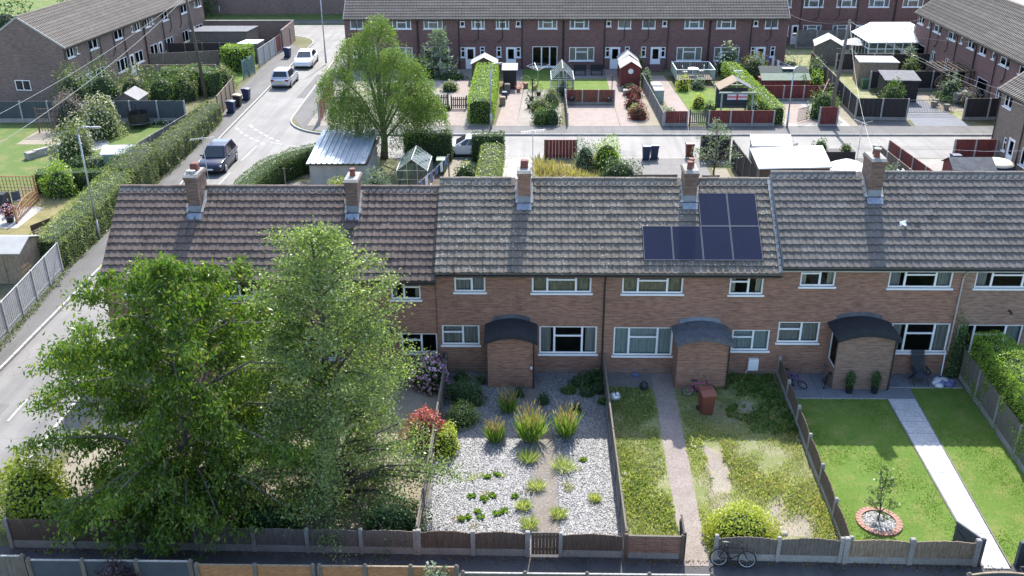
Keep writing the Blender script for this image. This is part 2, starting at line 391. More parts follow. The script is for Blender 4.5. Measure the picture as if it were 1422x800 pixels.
# ------------------------------------------------------------------ foliage helpers
NR = np.random.default_rng(11)
def unit(a): return a/np.maximum(np.linalg.norm(a, axis=1, keepdims=True), 1e-9)
def leaf_mesh(name, C, size, mat, aspect=.5, droop=0., axis=None, spread=1., flat=None):
    """one quad a leaf: C centres, size length (scalar or array); axis preferred direction, flat preferred normal"""
    n = len(C); d = NR.normal(size=(n,3))*spread
    if axis is not None: d = d+axis
    d[:,2] -= droop; d = unit(d)
    q = NR.normal(size=(n,3))
    if flat is not None: q = q*.45+flat
    w = unit(np.cross(d, q)); nn = np.cross(w, d)
    L = (size*(NR.uniform(.65, 1.3, n)))[:,None] if np.isscalar(size) else size[:,None]
    V = np.empty((n,4,3)); V[:,0] = C-d*L*.5; V[:,2] = C+d*L*.5
    V[:,1] = C+w*L*aspect*.5-nn*L*.08; V[:,3] = C-w*L*aspect*.5-nn*L*.08
    me = bpy.data.meshes.new(name); me.vertices.add(n*4); me.vertices.foreach_set('co', V.astype(np.float32).ravel())
    me.loops.add(n*4); me.loops.foreach_set('vertex_index', np.arange(n*4, dtype=np.int32))
    me.polygons.add(n); me.polygons.foreach_set('loop_start', np.arange(0, n*4, 4, dtype=np.int32))
    me.polygons.foreach_set('loop_total', np.full(n, 4, dtype=np.int32)); me.update(calc_edges=True)
    me.materials.append(MATS[mat]); return me
def lumpy(P, amp, f=1.3, seed=0):
    a = np.sin(P[:,0]*f*1.7+seed)+np.sin(P[:,1]*f*2.1+1.3*seed+P[:,2])+np.sin(P[:,2]*f*2.6+2.1*seed+P[:,0]*.7)+.6*np.sin(P[:,0]*f*4.3+P[:,1]*f*3.9+seed)
    return amp*a/3.
def bush(name, label, c, r, mat='leaf_hedge', n=900, size=.10, flowers=None, nf=0, group=None, cat='shrub', fsize=.08, aspect=.6, loc=None, lump=.22):
    """uneven rounded shrub: twiggy core, leaves through its outer shell, optional blossom"""
    r = (r,r,r) if isinstance(r,(int,float)) else r
    t = thing(name, label, cat, (c[0], c[1], c[2] if len(c) > 2 else 0), 0, group)
    sd = rnd.random()*9
    def pts(k, lo, hi):
        u = unit(NR.normal(size=(k,3))); u[:,2] = np.abs(u[:,2])*1.15-.15; u = unit(u)
        s = NR.uniform(lo, hi, k)+lumpy(u*2.2, lump, 1.4, sd)
        P = u*s[:,None]*np.array(r); P[:,2] += r[2]*.16; P[:,2] = np.maximum(P[:,2], .02); return P, u
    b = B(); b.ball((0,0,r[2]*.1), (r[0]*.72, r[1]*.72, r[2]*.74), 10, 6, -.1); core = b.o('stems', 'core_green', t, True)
    P, u = pts(n, .72, 1.04); obj('foliage', leaf_mesh('foliage', P, size, mat, aspect, axis=u*.5, flat=u*1.2), t)
    if flowers:
        P, u = pts(nf, .95, 1.1); obj('blossom', leaf_mesh('blossom', P, fsize, flowers, .9, axis=u*.3, flat=u*2), t)
    return t
def hedge(name, label, path, width, h, mat='leaf_hedge', dens=110, size=.10, top=None, group=None, lump=.06, roundtop=.12):
    """clipped hedge along a path: dense core, leaves on sides and top"""
    p0 = path[0]; t = thing(name, label, 'hedge', (p0[0], p0[1], 0), 0, group)
    pts = [Vector((p[0]-p0[0], p[1]-p0[1], 0)) for p in path]; hs = [p[2] if len(p) > 2 else h for p in path]
    ws = [p[3] if len(p) > 3 else width for p in path]
    n = len(pts); L = []; Rr = []
    for i in range(n):
        d = (pts[min(i+1,n-1)]-pts[max(i-1,0)]).normalized(); s = Vector((-d.y, d.x, 0)); L.append(s); 
    b = B(); k = 0
    prof = lambda w, hh: [(-w*.44,0),(-w*.45,hh*.8),(-w*.3,hh*.94),(w*.3,hh*.94),(w*.45,hh*.8),(w*.44,0)]
    vs = []; fs = []
    for i in range(n):
        for (a, z) in prof(ws[i]*.93, hs[i]*.965): vs.append(pts[i]+L[i]*a+Vector((0,0,z)))
    for i in range(n-1):
        for j in range(5): fs.append((i*6+j, i*6+j+1, (i+1)*6+j+1, (i+1)*6+j))
    fs += [tuple(range(6)), tuple((n-1)*6+5-j for j in range(6))]
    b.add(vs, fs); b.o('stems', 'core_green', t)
    C = []; N = []
    def put(k, i, a, z, nx, nz, ends=None):
        pass
    for i in range(n-1):
        seg = pts[i+1]-pts[i]; ln = seg.length
        w = (ws[i]+ws[i+1])/2; hh = (hs[i]+hs[i+1])/2; per = 2*hh+w; k = int(dens*ln*per)
        u = NR.uniform(0, 1, k); q = NR.uniform(0, per, k)
        W = ws[i]+(ws[i+1]-ws[i])*u; H = hs[i]+(hs[i+1]-hs[i])*u
        left = q < hh; right = q > hh+w; topm = ~(left | right)
        a = np.where(left, -W/2, np.where(right, W/2, (q-hh)/w*W-W/2))
        z = np.where(left, q/hh*H, np.where(right, (q-hh-w)/hh*H, H))
        e = np.abs(a)/(W/2); z = np.where(topm, z-roundtop*np.maximum(0, e-.6)*2.0, z)
        a = np.where(~topm & (z > H*.85), a*(1-(z/H-.85)*.6), a)
        sx = np.array([L[i].x+(L[i+1].x-L[i].x)*x for x in u]); sy = np.array([L[i].y+(L[i+1].y-L[i].y)*x for x in u])
        P = np.stack([pts[i].x+seg.x*u+sx*a, pts[i].y+seg.y*u+sy*a, z], 1)
        nrm = np.stack([np.where(left,-sx,np.where(right,sx,0)), np.where(left,-sy,np.where(right,sy,0)), np.where(topm,1.,.15)], 1)
        P = P+nrm*(lumpy(P, lump, 1.8, i)+NR.normal(size=k)*size*.35)[:,None]
        C.append(P); N.append(nrm)
    for i, sgn in ((0,-1),(n-1,1)):
        d = (pts[1]-pts[0]) if i == 0 else (pts[-1]-pts[-2]); d.normalize()
        k = int(dens*ws[i]*hs[i]); a = NR.uniform(-.5,.5,k)*ws[i]; z = NR.uniform(0,1,k)*hs[i]
        P = np.stack([pts[i].x+L[i].x*a+d.x*sgn*.03, pts[i].y+L[i].y*a+d.y*sgn*.03, z],1)
        nrm = np.tile(np.array([d.x*sgn, d.y*sgn, .1]), (k,1)); P = P+nrm*(NR.normal(size=k)*size*.4)[:,None]; C.append(P); N.append(nrm)
    C = np.concatenate(C); N = np.concatenate(N); C[:,2] = np.maximum(C[:,2], .02)
    obj('foliage', leaf_mesh('foliage', C, size, mat, .6, axis=N*.6, flat=N*1.3), t)
    return t
def tuft(name, label, c, r, h, n=160, mat='grass_blade', group=None, cat='grass plant', seed=None, width=.035, lean=.5):
    """grass or leafy clump of narrow blades rising from one spot"""
    t = thing(name, label, cat, (c[0], c[1], c[2] if len(c) > 2 else 0), 0, group)
    a = NR.uniform(0, 2*math.pi, n); q = NR.uniform(0,1,n)**.6*r
    base = np.stack([np.cos(a)*q*.5, np.sin(a)*q*.5, np.zeros(n)],1)
    d = unit(np.stack([np.cos(a)*q/r*lean+NR.normal(size=n)*.15, np.sin(a)*q/r*lean+NR.normal(size=n)*.15, np.ones(n)],1))
    L = h*NR.uniform(.5,1.1,n)
    obj('foliage', leaf_mesh('foliage', base+d*(L/2)[:,None], L, mat, width/h*1.5, axis=d*60, spread=1.), t)
    return t
# ================================================================== ground, roads, pavements
structure('ground', B().quad((-900,-300,-.16),(900,-300,-.16),(900,1500,-.16),(-900,1500,-.16)), 'ground_soil')
sheet('side_road', [(-26,-60),(-15,-60),(-15,122),(-28,122)], -.128, 'asphalt')
sheet('cross_road', rect(-26, 120, 62, 77), -.124, 'asphalt')
sheet('far_road', rect(-120, 120, 110, 124), -.120, 'asphalt')
# blocks of land between the roads; their edges are the kerb faces
south = [(-18.9,-60),(160,-60),(160,66.4)] + list(reversed(arc(-12.9,60.4,6.0,180,90,10)))[:] 
land_s = B().prism(south, -.15, 0.); structure('land', land_s, 'ground_soil')
west = [(-160,-60),(-23.3,-60),(-23.3,58),(-24.0,72),(-24.3,104)] + arc(-29.3,107.5,5.0,0,90,8) + [(-160,113)]
structure('land', B().prism(west, -.15, 0.), 'ground_soil')
north = [(160,72.3),(160,112),(-14.5,112)] + arc(-15.6,107,5.0,90,180,6) + [(-20.2,92)] + arc(-14.8,77.3,5.0,180,270,8)
structure('land', B().prism(north, -.15, 0.), 'ground_soil')
structure('land', B().prism([(-300,119.6),(300,119.6),(300,600),(-300,600)], -.15, 0.), 'lawn_far')
# pavements
sheet('footway', [(-25.05,-10),(-23.42,-10),(-23.42,58),(-24.12,72),(-24.42,104),(-27.2,108),(-26.7,86),(-25.6,77),(-25.0,74)], .004, 'asphalt_foot')
sheet('footway', rect(-18.78,-17.9,-10,58), .004, 'asphalt_foot')
sheet('footway', [(-14.8,72.42),(60,72.42),(60,74.6),(-14.0,74.6),(-18.0,78.5),(-18.2,105),(-20.0,104),(-20.05,92),(-19.65,77.3),(-18.2,73.9)], .004, 'asphalt_foot')
sheet('footway', [(-10,119.72),(-120,119.72),(-120,122),(-10,122)], .004, 'asphalt_foot')
sheet('footway', rect(-10,60,64.9,66.28), .004, 'asphalt_foot')
def kerb(name, line, w=.13, ln=.9):
    """a line of kerb stones, each one a stone of its own"""
    k = obj(name, None); k['kind'] = 'structure'
    pts = [Vector((x,y,0)) for x,y in line]; seg = []
    for a, b in zip(pts[:-1], pts[1:]):
        m = max(1, round((b-a).length/ln)); seg += [(a.lerp(b, i/m), a.lerp(b, (i+1)/m)) for i in range(m)]
    for a, b in seg:
        d = b-a; s = Vector((-d.y, d.x, 0)).normalized()*w/2; c = (a+b)/2; e = d*.49
        me = B().prism([(c-e-s)[:2], (c+e-s)[:2], (c+e+s)[:2], (c-e+s)[:2]], -.15, .012+rnd.uniform(-.004,.004)).mesh('kerb_stone', 'kerb_stone')
        obj('kerb_stone', me, k)
    return k
kerb('kerb', [(-23.36,24),(-23.36,58),(-24.06,72),(-24.36,104)]+arc(-29.3,107.5,4.94,0,70,6))
kerb('kerb', [(-18.84,22),(-18.84,44)])
kerb('kerb', list(reversed(arc(-14.8,77.3,4.94,180,270,8))) + [(-20.14,92),(-20.54,104)])
kerb('kerb', [(-14.6,72.36),(60,72.36)], ln=1.4)
kerb('kerb', [(-10,66.34),(20,66.34)], ln=1.4)
def marking(pts, w=.1):
    b = B(); pts = [Vector((x,y,0)) for x,y in pts]
    for a, c in zip(pts[:-1], pts[1:]):
        s = Vector((-(c-a).y, (c-a).x, 0)).normalized()*w/2
        b.quad((a-s)[:2]+(-.114,), (c-s)[:2]+(-.114,), (c+s)[:2]+(-.114,), (a+s)[:2]+(-.114,)) if False else b.add([(*(a-s)[:2],-.113),(*(c-s)[:2],-.113),(*(c+s)[:2],-.113),(*(a+s)[:2],-.113)], [(0,1,2,3)])
    return structure('road_marking', b, 'road_paint')
for y0 in (26.5, 32.2, 37.9, 43.6, 49.3, 55.0): marking([(-21.05,y0),(-21.05,y0+1.7)], .12)
marking([(-21.0,60.2),(-20.95,63.4)], .13); marking([(-20.9,65.9),(-20.7,69.6)], .13)
# double broken give-way lines across the mouth of the side road
for k, (dx, dy) in enumerate(((0,0),(.95,.75))):
    for i in range(6):
        q = [(-23.7+dx+3.7*((i+s)/6.0), 74.6+dy-4.9*((i+s)/6.0)**.8) for s in (.05,.66)]
        marking(q, .24)
marking([(-19.9,70.5),(-18.9,70.0)], .14); marking([(-18.3,69.7),(-17.2,69.2)], .14)
# drain covers
for x, y in ((-23.0,54.5),(-4.0,66.75),(12.,66.75),(-18.6,82)):
    structure('drain_cover', B().box(x-.2,x+.2,y-.2,y+.2,-.2,-.112), 'black_plastic')
for k,(x0,x1,y0,y1) in enumerate(((-22.6,-21.6,30.0,33.5),(-20.6,-19.3,41.0,46.5),(3.,7.5,67.2,68.6),(-20.9,-20.2,84,93),(24.,33.,68.8,69.7))):
    sheet('road_patch',rect(x0,x1,y0,y1),-.1165,'asphalt_foot' if k%2 else 'asphalt_patch')
# ================================================================== houses
def window(par, x0, x1, z0, z1, kind='3T', y=.05, curtain=None, sill=True, fr=.07, name='window'):
    """white framed window set in its opening: frame, one pane for each light, sill"""
    b = B(); d0, d1 = y, y+.07
    def bar(a0, a1, c0, c1, dd=0): b.box(a0, a1, d0-dd, d1, c0, c1)
    bar(x0,x1,z1-fr,z1); bar(x0,x1,z0,z0+fr); bar(x0,x0+fr,z0+fr,z1-fr); bar(x1-fr,x1,z0+fr,z1-fr)
    W = x1-x0; H = z1-z0; mull = []; lights = []
    if kind == '3T': mull = [(x0+W*.26,0),(x0+W*.74,1)]
    elif kind == '3': mull = [(x0+W*.3,0),(x0+W*.7,0)]
    elif kind in ('TL','TR','2'): mull = [(x0+W*(.5 if kind == '2' else (.56 if kind == 'TL' else .44)),0)]
    xs = [x0+fr]
    for m, _ in mull: bar(m-fr*.6, m+fr*.6, z0+fr, z1-fr, .006); xs += [m-fr*.6, m+fr*.6]
    xs.append(x1-fr); cells = [(xs[i], xs[i+1]) for i in range(0, len(xs), 2)]
    tr = {'3T':[1], 'TL':[0], 'TR':[1], 'S':[0]}.get(kind, [])
    for i, (a, c) in enumerate(cells):
        if i in tr:
            t = z1-fr-(H-2*fr)*.34; b.box(a, c, d0-.008, d1, t-fr*.5, t+fr*.5); lights += [(a,c,z0+fr,t-fr*.5),(a,c,t+fr*.5,z1-fr)]
        else: lights.append((a,c,z0+fr,z1-fr))
    w = b.o(name, 'upvc', par)
    for a, c, e, g in lights: B().box(a-.005, c+.005, y+.028, y+.040, e-.005, g+.005).o('pane', 'glass_dark', w)
    if sill: B().bev(x0-.06, x1+.06, -.07, y+.02, z0-.07, z0-.002, .012).o('sill', 'upvc', w)
    if curtain:
        full = curtain.startswith('full_'); m = curtain.replace('full_','')
        cb = B(); N = 26
        def drape(xa, xb):
            k = max(4, int((xb-xa)/.05)); vs = []
            for i in range(k+1):
                yy = y+.16+.018*math.sin(i*1.9); vs += [(xa+(xb-xa)*i/k, yy, z0+.02), (xa+(xb-xa)*i/k, yy, z1-.02)]
            cb.add(vs, [(2*i,2*i+2,2*i+3,2*i+1) for i in range(k)])
        if full: drape(x0+.03, x1-.03)
        else: drape(x0+.03, x0+W*.2); drape(x1-W*.2, x1-.03)
        cb.o('curtain', m, w, fix=False)
    return w
def panels_with_openings(b, x0, x1, z0, z1, ops, depth=.12, y=0.):
    """wall face on the plane y with rectangular openings and their reveals"""
    xs = sorted({x0, x1, *[o[0] for o in ops], *[o[1] for o in ops]}); zs = sorted({z0, z1, *[o[2] for o in ops], *[o[3] for o in ops]})
    for i in range(len(xs)-1):
        for j in range(len(zs)-1):
            cx, cz = (xs[i]+xs[i+1])/2, (zs[j]+zs[j+1])/2
            if any(o[0] < cx < o[1] and o[2] < cz < o[3] for o in ops): continue
            b.quad((xs[i],y,zs[j]),(xs[i+1],y,zs[j]),(xs[i+1],y,zs[j+1]),(xs[i],y,zs[j+1]))
    for a, c, e, g in ops:
        d = y+depth
        b.quad((a,y,e),(a,d,e),(a,d,g),(a,y,g)); b.quad((c,y,e),(c,y,g),(c,d,g),(c,d,e))
        b.quad((a,y,g),(a,d,g),(c,d,g),(c,y,g)); b.quad((a,y,e),(c,y,e),(c,d,e),(a,d,e))
def door(par, x0, x1, z0, z1, y=.04, style='half', mat='upvc'):
    b = B(); b.box(x0,x0+.06,y-.01,y+.07,z0,z1); b.box(x1-.06,x1,y-.01,y+.07,z0,z1); b.box(x0+.06,x1-.06,y-.01,y+.07,z1-.06,z1)
    if style == 'half': b.box(x0+.06,x1-.06,y,y+.05,z0,z0+(z1-z0)*.45); g = (x0+.2,x1-.2,z0+(z1-z0)*.45,z1-.2); b.box(x0+.06,x0+.2,y,y+.05,z0+(z1-z0)*.45,z1-.06); b.box(x1-.2,x1-.06,y,y+.05,z0+(z1-z0)*.45,z1-.06); b.box(x0+.2,x1-.2,y,y+.05,z1-.2,z1-.06)
    elif style == 'panel': b.box(x0+.06,x1-.06,y,y+.05,z0,z1-.06); g = None
    else: b.box(x0+.06,x1-.06,y,y+.05,z0,z0+.2); g = (x0+.06,x1-.06,z0+.2,z1-.06)
    d = b.o('door', mat, par)
    if g: B().box(g[0]-.004,g[1]+.004,y+.02,y+.035,g[2]-.004,g[3]+.004).o('pane', 'glass_dark', d)
    else:
        for k in (-1,1):
            c = (x0+x1)/2+k*(x1-x0)*.13; B().box(c-.05,c+.05,y-.012,y,z0+.9,z1-.25).o('pane','glass_dark',d)
    B().bar((x1-.13,y-.05,z0+1.0),(x1-.13,y-.05,z0+1.15),.025).bar((x1-.13,y-.05,z0+1.08),(x1-.13,y+.01,z0+1.08),.02).o('handle','steel',d)
    return d
# a single roof tile: pan and roll, with its lower lip
PROF = [(0,.012),(.06,.0),(.15,.0),(.19,.022),(.225,.046),(.262,.046),(.292,.024),(.305,.010)]
def tile_mesh(mat, gauge=.345, sc=1.):
    b = B(); k = len(PROF); vs = []
    for x, h in PROF: vs.append((x*sc, -.03, h+.058))
    for x, h in PROF: vs.append((x*sc, gauge+.05, h+.004))
    for x, h in PROF: vs.append((x*sc, -.03, h+.034))
    for x, h in PROF: vs.append((x*sc, gauge*.7, h-.012))
    fs = [(i,i+1,k+i+1,k+i) for i in range(k-1)]+[(2*k+i,2*k+i+1,i+1,i) for i in range(k-1)]+[(3*k+i,3*k+i+1,2*k+i+1,2*k+i) for i in range(k-1)]
    me = b.add(vs, fs).mesh('tile', mat, fix=False); me.materials.append(MATS['tile_edge_shade'])
    for i, p in enumerate(me.polygons): p.material_index = 1 if i >= k-1 else 0  # lip and underside faces take the painted shade colour
    return me
def slope_frame(y0, z0, y1, z1):
    """matrix whose x runs along the eaves, y up the slope and z out of the roof"""
    v = Vector((0,y1-y0,z1-z0)); L = v.length; v.normalize(); n = Vector((1,0,0)).cross(v)
    m = Matrix.Identity(4)
    for i in range(3): m[i][0] = (1,0,0)[i]; m[i][1] = v[i]; m[i][2] = n[i]
    m[1][3] = y0; m[2][3] = z0; return m, L
def roof_sheet(W, y0, z0, y1, z1, rows, pitch=.3, x0=0., step=.035):
    """tiled slope as one mesh: overlapping courses with rolls"""
    m, L = slope_frame(y0, z0, y1, z1); b = B(); g = L/rows; nt = max(1, round(W/pitch)); p = W/nt
    pr = [(0,0.),(.5,0.),(.72,.045),(.9,.045)]
    for r in range(rows):
        vs = []; xs = [(x0+(i+a)*p, h) for i in range(nt) for a, h in pr]+[(x0+W,0.)]
        for x, h in xs: vs += [m @ Vector((x, r*g-.02, h+step)), m @ Vector((x, r*g+g, h+.004)), m @ Vector((x, r*g-.02, h-.004))]
        k = len(xs); fs = []
        for i in range(k-1): fs += [(3*i,3*i+3,3*i+4,3*i+1),(3*i+2,3*i+5,3*i+3,3*i)]
        b.add(vs, fs)
    return b
TM = {}
def near_house(label, x0, x1, ze, zr, wins, doors=(), porch=None, chim=None, tmat='tile_mid', bmat='brick_near', aerial=False, pipe=None, step_right=False, group='terraced brick houses behind the front gardens', gable='none', ridge_pts=16):
    W = x1-x0; Y0 = 36.14; D = 6.7; t = thing('terraced_house', label, 'house', (x0, Y0, 0), 0, group)
    b = B(); ops = [(a-x0, c-x0, e, g) for a, c, e, g, *_ in wins]
    panels_with_openings(b, 0, W, 0, ze-.02, ops)
    b.quad((.012,0,0),(.012,D,0),(.012,D,ze),(.012,D/2,zr-.12),(.012,0,ze)); b.quad((W-.012,0,0),(W-.012,0,ze),(W-.012,D/2,zr-.12),(W-.012,D,ze),(W-.012,D,0))
    b.quad((0,D,0),(0,D,ze),(W,D,ze),(W,D,0)); b.box(.02,W-.02,.13,D-.02,2.36,2.44)
    b.o('wall', bmat, t, fix=False)
    B().box(0,W,-.03,-.003,0,.22).o('plinth', 'brick_brown', t)
    for i, (a, c, e, g, kind, cur) in enumerate(wins): window(t, a-x0, c-x0, e, g, kind, curtain=cur)
    # roof: boarded slope, then every tile on it
    s = (zr-ze)/(D/2); ye = -.30; zee = ze-.30*s+.12; zrr = zr
    m, L = slope_frame(ye, zee, D/2, zrr); rows = 13; g = L/rows
    rb = B(); rb.extx([(ye+.02,zee-.03),(D/2,zrr-.03),(D-ye-.02,zee-.03),(D-ye-.02,zee-.11),(D/2,zrr-.12),(ye+.02,zee-.11)], 0.0, W)
    roof = rb.o('roof', tmat, t)
    ncol = round(W/.2958); cw = W/ncol
    key = (tmat, round(cw,4), round(g,4))
    if key not in TM: TM[key] = tile_mesh(tmat, g, cw/.2958)
    cells = [(r, c) for r in range(rows) for c in range(ncol)]
    cells = [(r,c) for r,c in cells if not (chim and abs((c+.5)*cw-(chim[0]-x0)) < chim[1]/2+.02 and (r+.5)*g > L-chim[2])]
    one = cells[:300]; rest = cells[300:]
    for r, c in one:
        o = obj('tile', TM[key], roof)
        o.matrix_local = m @ Matrix.Translation((c*cw+rnd.uniform(-.004,.004), r*g+rnd.uniform(-.006,.006), rnd.uniform(0,.007)+(.012 if rnd.random() < .03 else 0))) @ Matrix.Rotation(rnd.uniform(-.01,.01)*(4 if rnd.random() < .03 else 1), 4, 'Z')
    if rest:
        tb = B(); src = TM[key]
        for r, c in rest:
            q = m @ Matrix.Translation((c*cw, r*g, 0)); tb.add([q @ v.co for v in src.vertices], [tuple(p.vertices) for p in src.polygons])
        uo = tb.o('upper_tiles', tmat, roof, fix=False); uo['kind'] = 'stuff'; uo.data.materials.append(MATS['tile_edge_shade']); np_ = len(src.polygons)
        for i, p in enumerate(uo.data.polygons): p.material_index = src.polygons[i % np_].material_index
    roof_sheet(W, D-ye, zee, D/2, zrr, 13).o('rear_slope', tmat, roof, fix=False)
    # ridge: mortar bed and half-round tiles
    nrg = round(W/.45); rw = W/nrg
    hb = B(); pf = [(D/2+.125*math.cos(a), zrr-.02+.115*math.sin(a)) for a in [math.pi*k/7 for k in range(8)]]
    hb.extx(pf, 0, rw-.012); rme = hb.mesh('ridge_tile', tmat)
    for k in range(nrg):
        if chim and abs((k+.5)*rw-(chim[0]-x0)) < chim[1]/2+.1: continue
        o = obj('ridge_tile', rme, roof); o.location = (k*rw, rnd.uniform(-.01,.01), rnd.uniform(0,.012))
    mb = B(); p2 = W/ncol; vs = []
    for k in range(ncol):
        for a, dd in ((0,.16),(.45,.16),(.6,.05),(.95,.05)):
            q = m @ Vector(((k+a)*p2, L-dd-.10, .052)); e = m @ Vector(((k+a)*p2, L-.02, .052)); vs += [q, e]
    mb.add(vs, [(2*i,2*i+2,2*i+3,2*i+1) for i in range(len(vs)//2-1)]); mb.o('ridge_mortar', 'mortar_beige', roof, fix=False)
    # gutter, fascia, downpipe
    B().box(0, W, ye+.03, ye+.055, zee-.24, zee-.06).o('fascia', 'wood_brown' if tmat != 'tile_east' else 'pipe_grey', t)
    gb = B(); pf = [(ye-.035+.065*math.cos(a), zee-.085+.065*math.sin(a)) for a in [math.pi+math.pi*k/6 for k in range(7)]]
    gb.extx(pf+[(y*.96-.0012,z) for y,z in reversed(pf)], 0, W); gb.o('gutter', 'gutter_black', t)
    B().box(0.0,W,ye+.058,0.0,zee-.21,zee-.19).o('soffit','wood_brown',t)
    if pipe:
        px, pm, pz = pipe; px -= x0
        B().tube([(px,ye-.03,zee-.14),(px,ye+.02,zee-.25),(px,-.06,zee-.55),(px,-.06,pz)], .036, 8).o('downpipe', pm, t)
    if chim:
        cx, cwid, up, pots, cm = chim[0]-x0, chim[1], chim[3], chim[4], chim[5]
        sd = chim[2]*math.cos(math.atan(s)); ya = D/2-sd*.93; yb = D/2+.14; top = zrr+up
        cb = B(); cb.box(cx-cwid/2,cx+cwid/2,ya,yb,zrr-1.6,top); cb.box(cx-cwid/2-.03,cx+cwid/2+.03,ya-.03,yb+.03,top,top+.09); cb.box(cx-cwid/2-.055,cx+cwid/2+.055,ya-.055,yb+.055,top+.092,top+.17)
        ch = cb.o('chimney', cm, t)
        nb = B(); nb.extx([(ya-.04,top+.172),(ya+.08,top+.26),(yb-.08,top+.26),(yb+.04,top+.172)], cx-cwid/2-.03, cx+cwid/2+.03); nb.o('flaunching','concrete',ch)
        for k, (dx, dy, kind) in enumerate(pots):
            pb = B(); c = Vector((cx+dx, (ya+yb)/2+dy, top+.22))
            if kind == 'square': pb.bev(c.x-.16,c.x+.16,c.y-.16,c.y+.16,c.z,c.z+.36,.04); pb.o('chimney_pot','pot_red',ch)
            elif kind == 'short': pb.tube([c,c+Vector((0,0,.16)),c+Vector((0,0,.165))],[.13,.12,.07],10); pb.o('chimney_pot','concrete_pale',ch)
            else:
                pb.tube([c,c+Vector((0,0,.30)),c+Vector((0,0,.31)),c+Vector((0,0,.36)),c+Vector((0,0,.365))],[.13,.105,.13,.13,.09],12); pb.o('chimney_pot','pot_red',ch)
                if kind == 'capped': B().tube([c+Vector((0,0,.37)),c+Vector((0,0,.42)),c+Vector((0,0,.46))],[.15,.16,.05],12).o('pot_cap','concrete_pale',ch)
        # lead apron and stepped flashings on the slope
        q = lambda x, d, h: m @ Vector((x, d, h))
        sa = L-chim[2]
        fb = B(); fb.quad(q(cx-cwid/2-.05,sa-.26,.075),q(cx+cwid/2+.05,sa-.26,.075),q(cx+cwid/2+.05,sa+.05,.085),q(cx-cwid/2-.05,sa+.05,.085)); fb.quad((cx-cwid/2-.005,ya-.006,zee+s*(ya-ye)-.05),(cx+cwid/2+.005,ya-.006,zee+s*(ya-ye)-.05),(cx+cwid/2+.005,ya-.006,zee+s*(ya-ye)+.24),(cx-cwid/2-.005,ya-.006,zee+s*(ya-ye)+.24)); fb.o('lead_apron','lead',ch,fix=False)
        for sg in (-1,1):
            fb = B(); n2 = 5
            for k in range(n2):
                a0, a1 = sa+.1+k*(chim[2]-.3)/n2, sa+.1+(k+1)*(chim[2]-.3)/n2; xa = cx+sg*(cwid/2+.002); xb = cx+sg*(cwid/2+.13+rnd.uniform(-.03,.03))
                fb.quad(q(xa,a0,.078),q(xb,a0,.078),q(xb,a1,.078),q(xa,a1,.078))
            fb.o('side_flashing', 'mortar_white', ch, fix=False)
        if aerial:
            c = Vector((cx+cwid/2+.1, D/2+.1, top-.3)); ab = B(); ab.tube([c, c+Vector((0,0,aerial))], .018, 6)
            h = c+Vector((0,0,aerial-.08)); ab.bar(h+Vector((-.5,-.1,0)), h+Vector((.5,.1,.05)), .02)
            for k in range(9): f = -.45+.11*k; ab.bar(h+Vector((f,-.16+f*.2,f*.05)), h+Vector((f,.16+f*.2,f*.05)), .008)
            ab.o('aerial','aluminium',t)
    if porch:
        porch_at(t, porch[0]-x0, porch[1]-x0, *porch[2:])
    return t
def porch_at(t, a, c, top, fmat, wmat, side=None):
    """small brick porch with a barrel-shaped felt roof"""
    y0 = -1.32; z1 = top; n = 10
    def arch(x, lift=0., h=.26): u = (x-(a+c)/2)/((c-a)/2); return z1+lift+h*(1-u*u)
    pts = [(a+(c-a)*i/n, arch(a+(c-a)*i/n)-.02) for i in range(n+1)]
    b = B(); b.exty([(a,0)]+[(c,0)]+list(reversed(pts)), y0, y0+.11)
    if side == 'window':
        b.box(a,a+.1,y0+.11,-.002,0,.95); b.box(a,a+.1,-.3,-.002,.95,z1-.05)
    else: b.box(a,a+.1,y0+.11,-.002,0,z1-.03)
    b.box(c-.1,c,y0+.11,-.002,0,z1-.03)
    pw = b.o('porch_wall', wmat, t)
    rb = B(); o = .14; nn = 14
    up = []; lo = []
    for i in range(nn+1):
        x = a-o+(c-a+2*o)*i/nn; u = (x-(a+c)/2)/((c-a)/2+o); z = z1+.0+.30*(1-u*u); up.append((x,z+.07)); lo.append((x,z))
    rb.exty(up+list(reversed(lo)), y0-.2, .0-.004); rf = rb.o('porch_roof', fmat, t)
    fb = B(); fb.exty([(x,z+.012) for x,z in up]+[(x,z-.11) for x,z in reversed(lo)], y0-.235, y0-.203); fb.o('roof_edge', fmat, rf)
    lb = B(); lb.exty([(x,z+.18) for x,z in up[2:-2]]+[(x,z+.005) for x,z in reversed(up[2:-2])], -.03, -.003); lb.o('lead_apron', 'lead' if fmat != 'felt_dark' else 'felt_grey', rf)
    B().tube([(c-.02,y0-.06,z1-.02),(c-.02,y0-.05,0.02)], .03, 6).o('downpipe','gutter_black',t)
    if side == 'window':
        w = B(); w.box(a+.02,a+.08,y0+.11,-.3,.95,1.0); w.box(a+.02,a+.08,y0+.11,-.3,z1-.12,z1-.06); w.box(a+.02,a+.08,y0+.11,y0+.17,1.0,z1-.12); w.box(a+.02,a+.08,-.36,-.3,1.0,z1-.12)
        w = w.o('window','upvc',t); B().box(a+.04,a+.05,y0+.17,-.36,1.0,z1-.12).o('pane','glass_dark',w)
    return pw

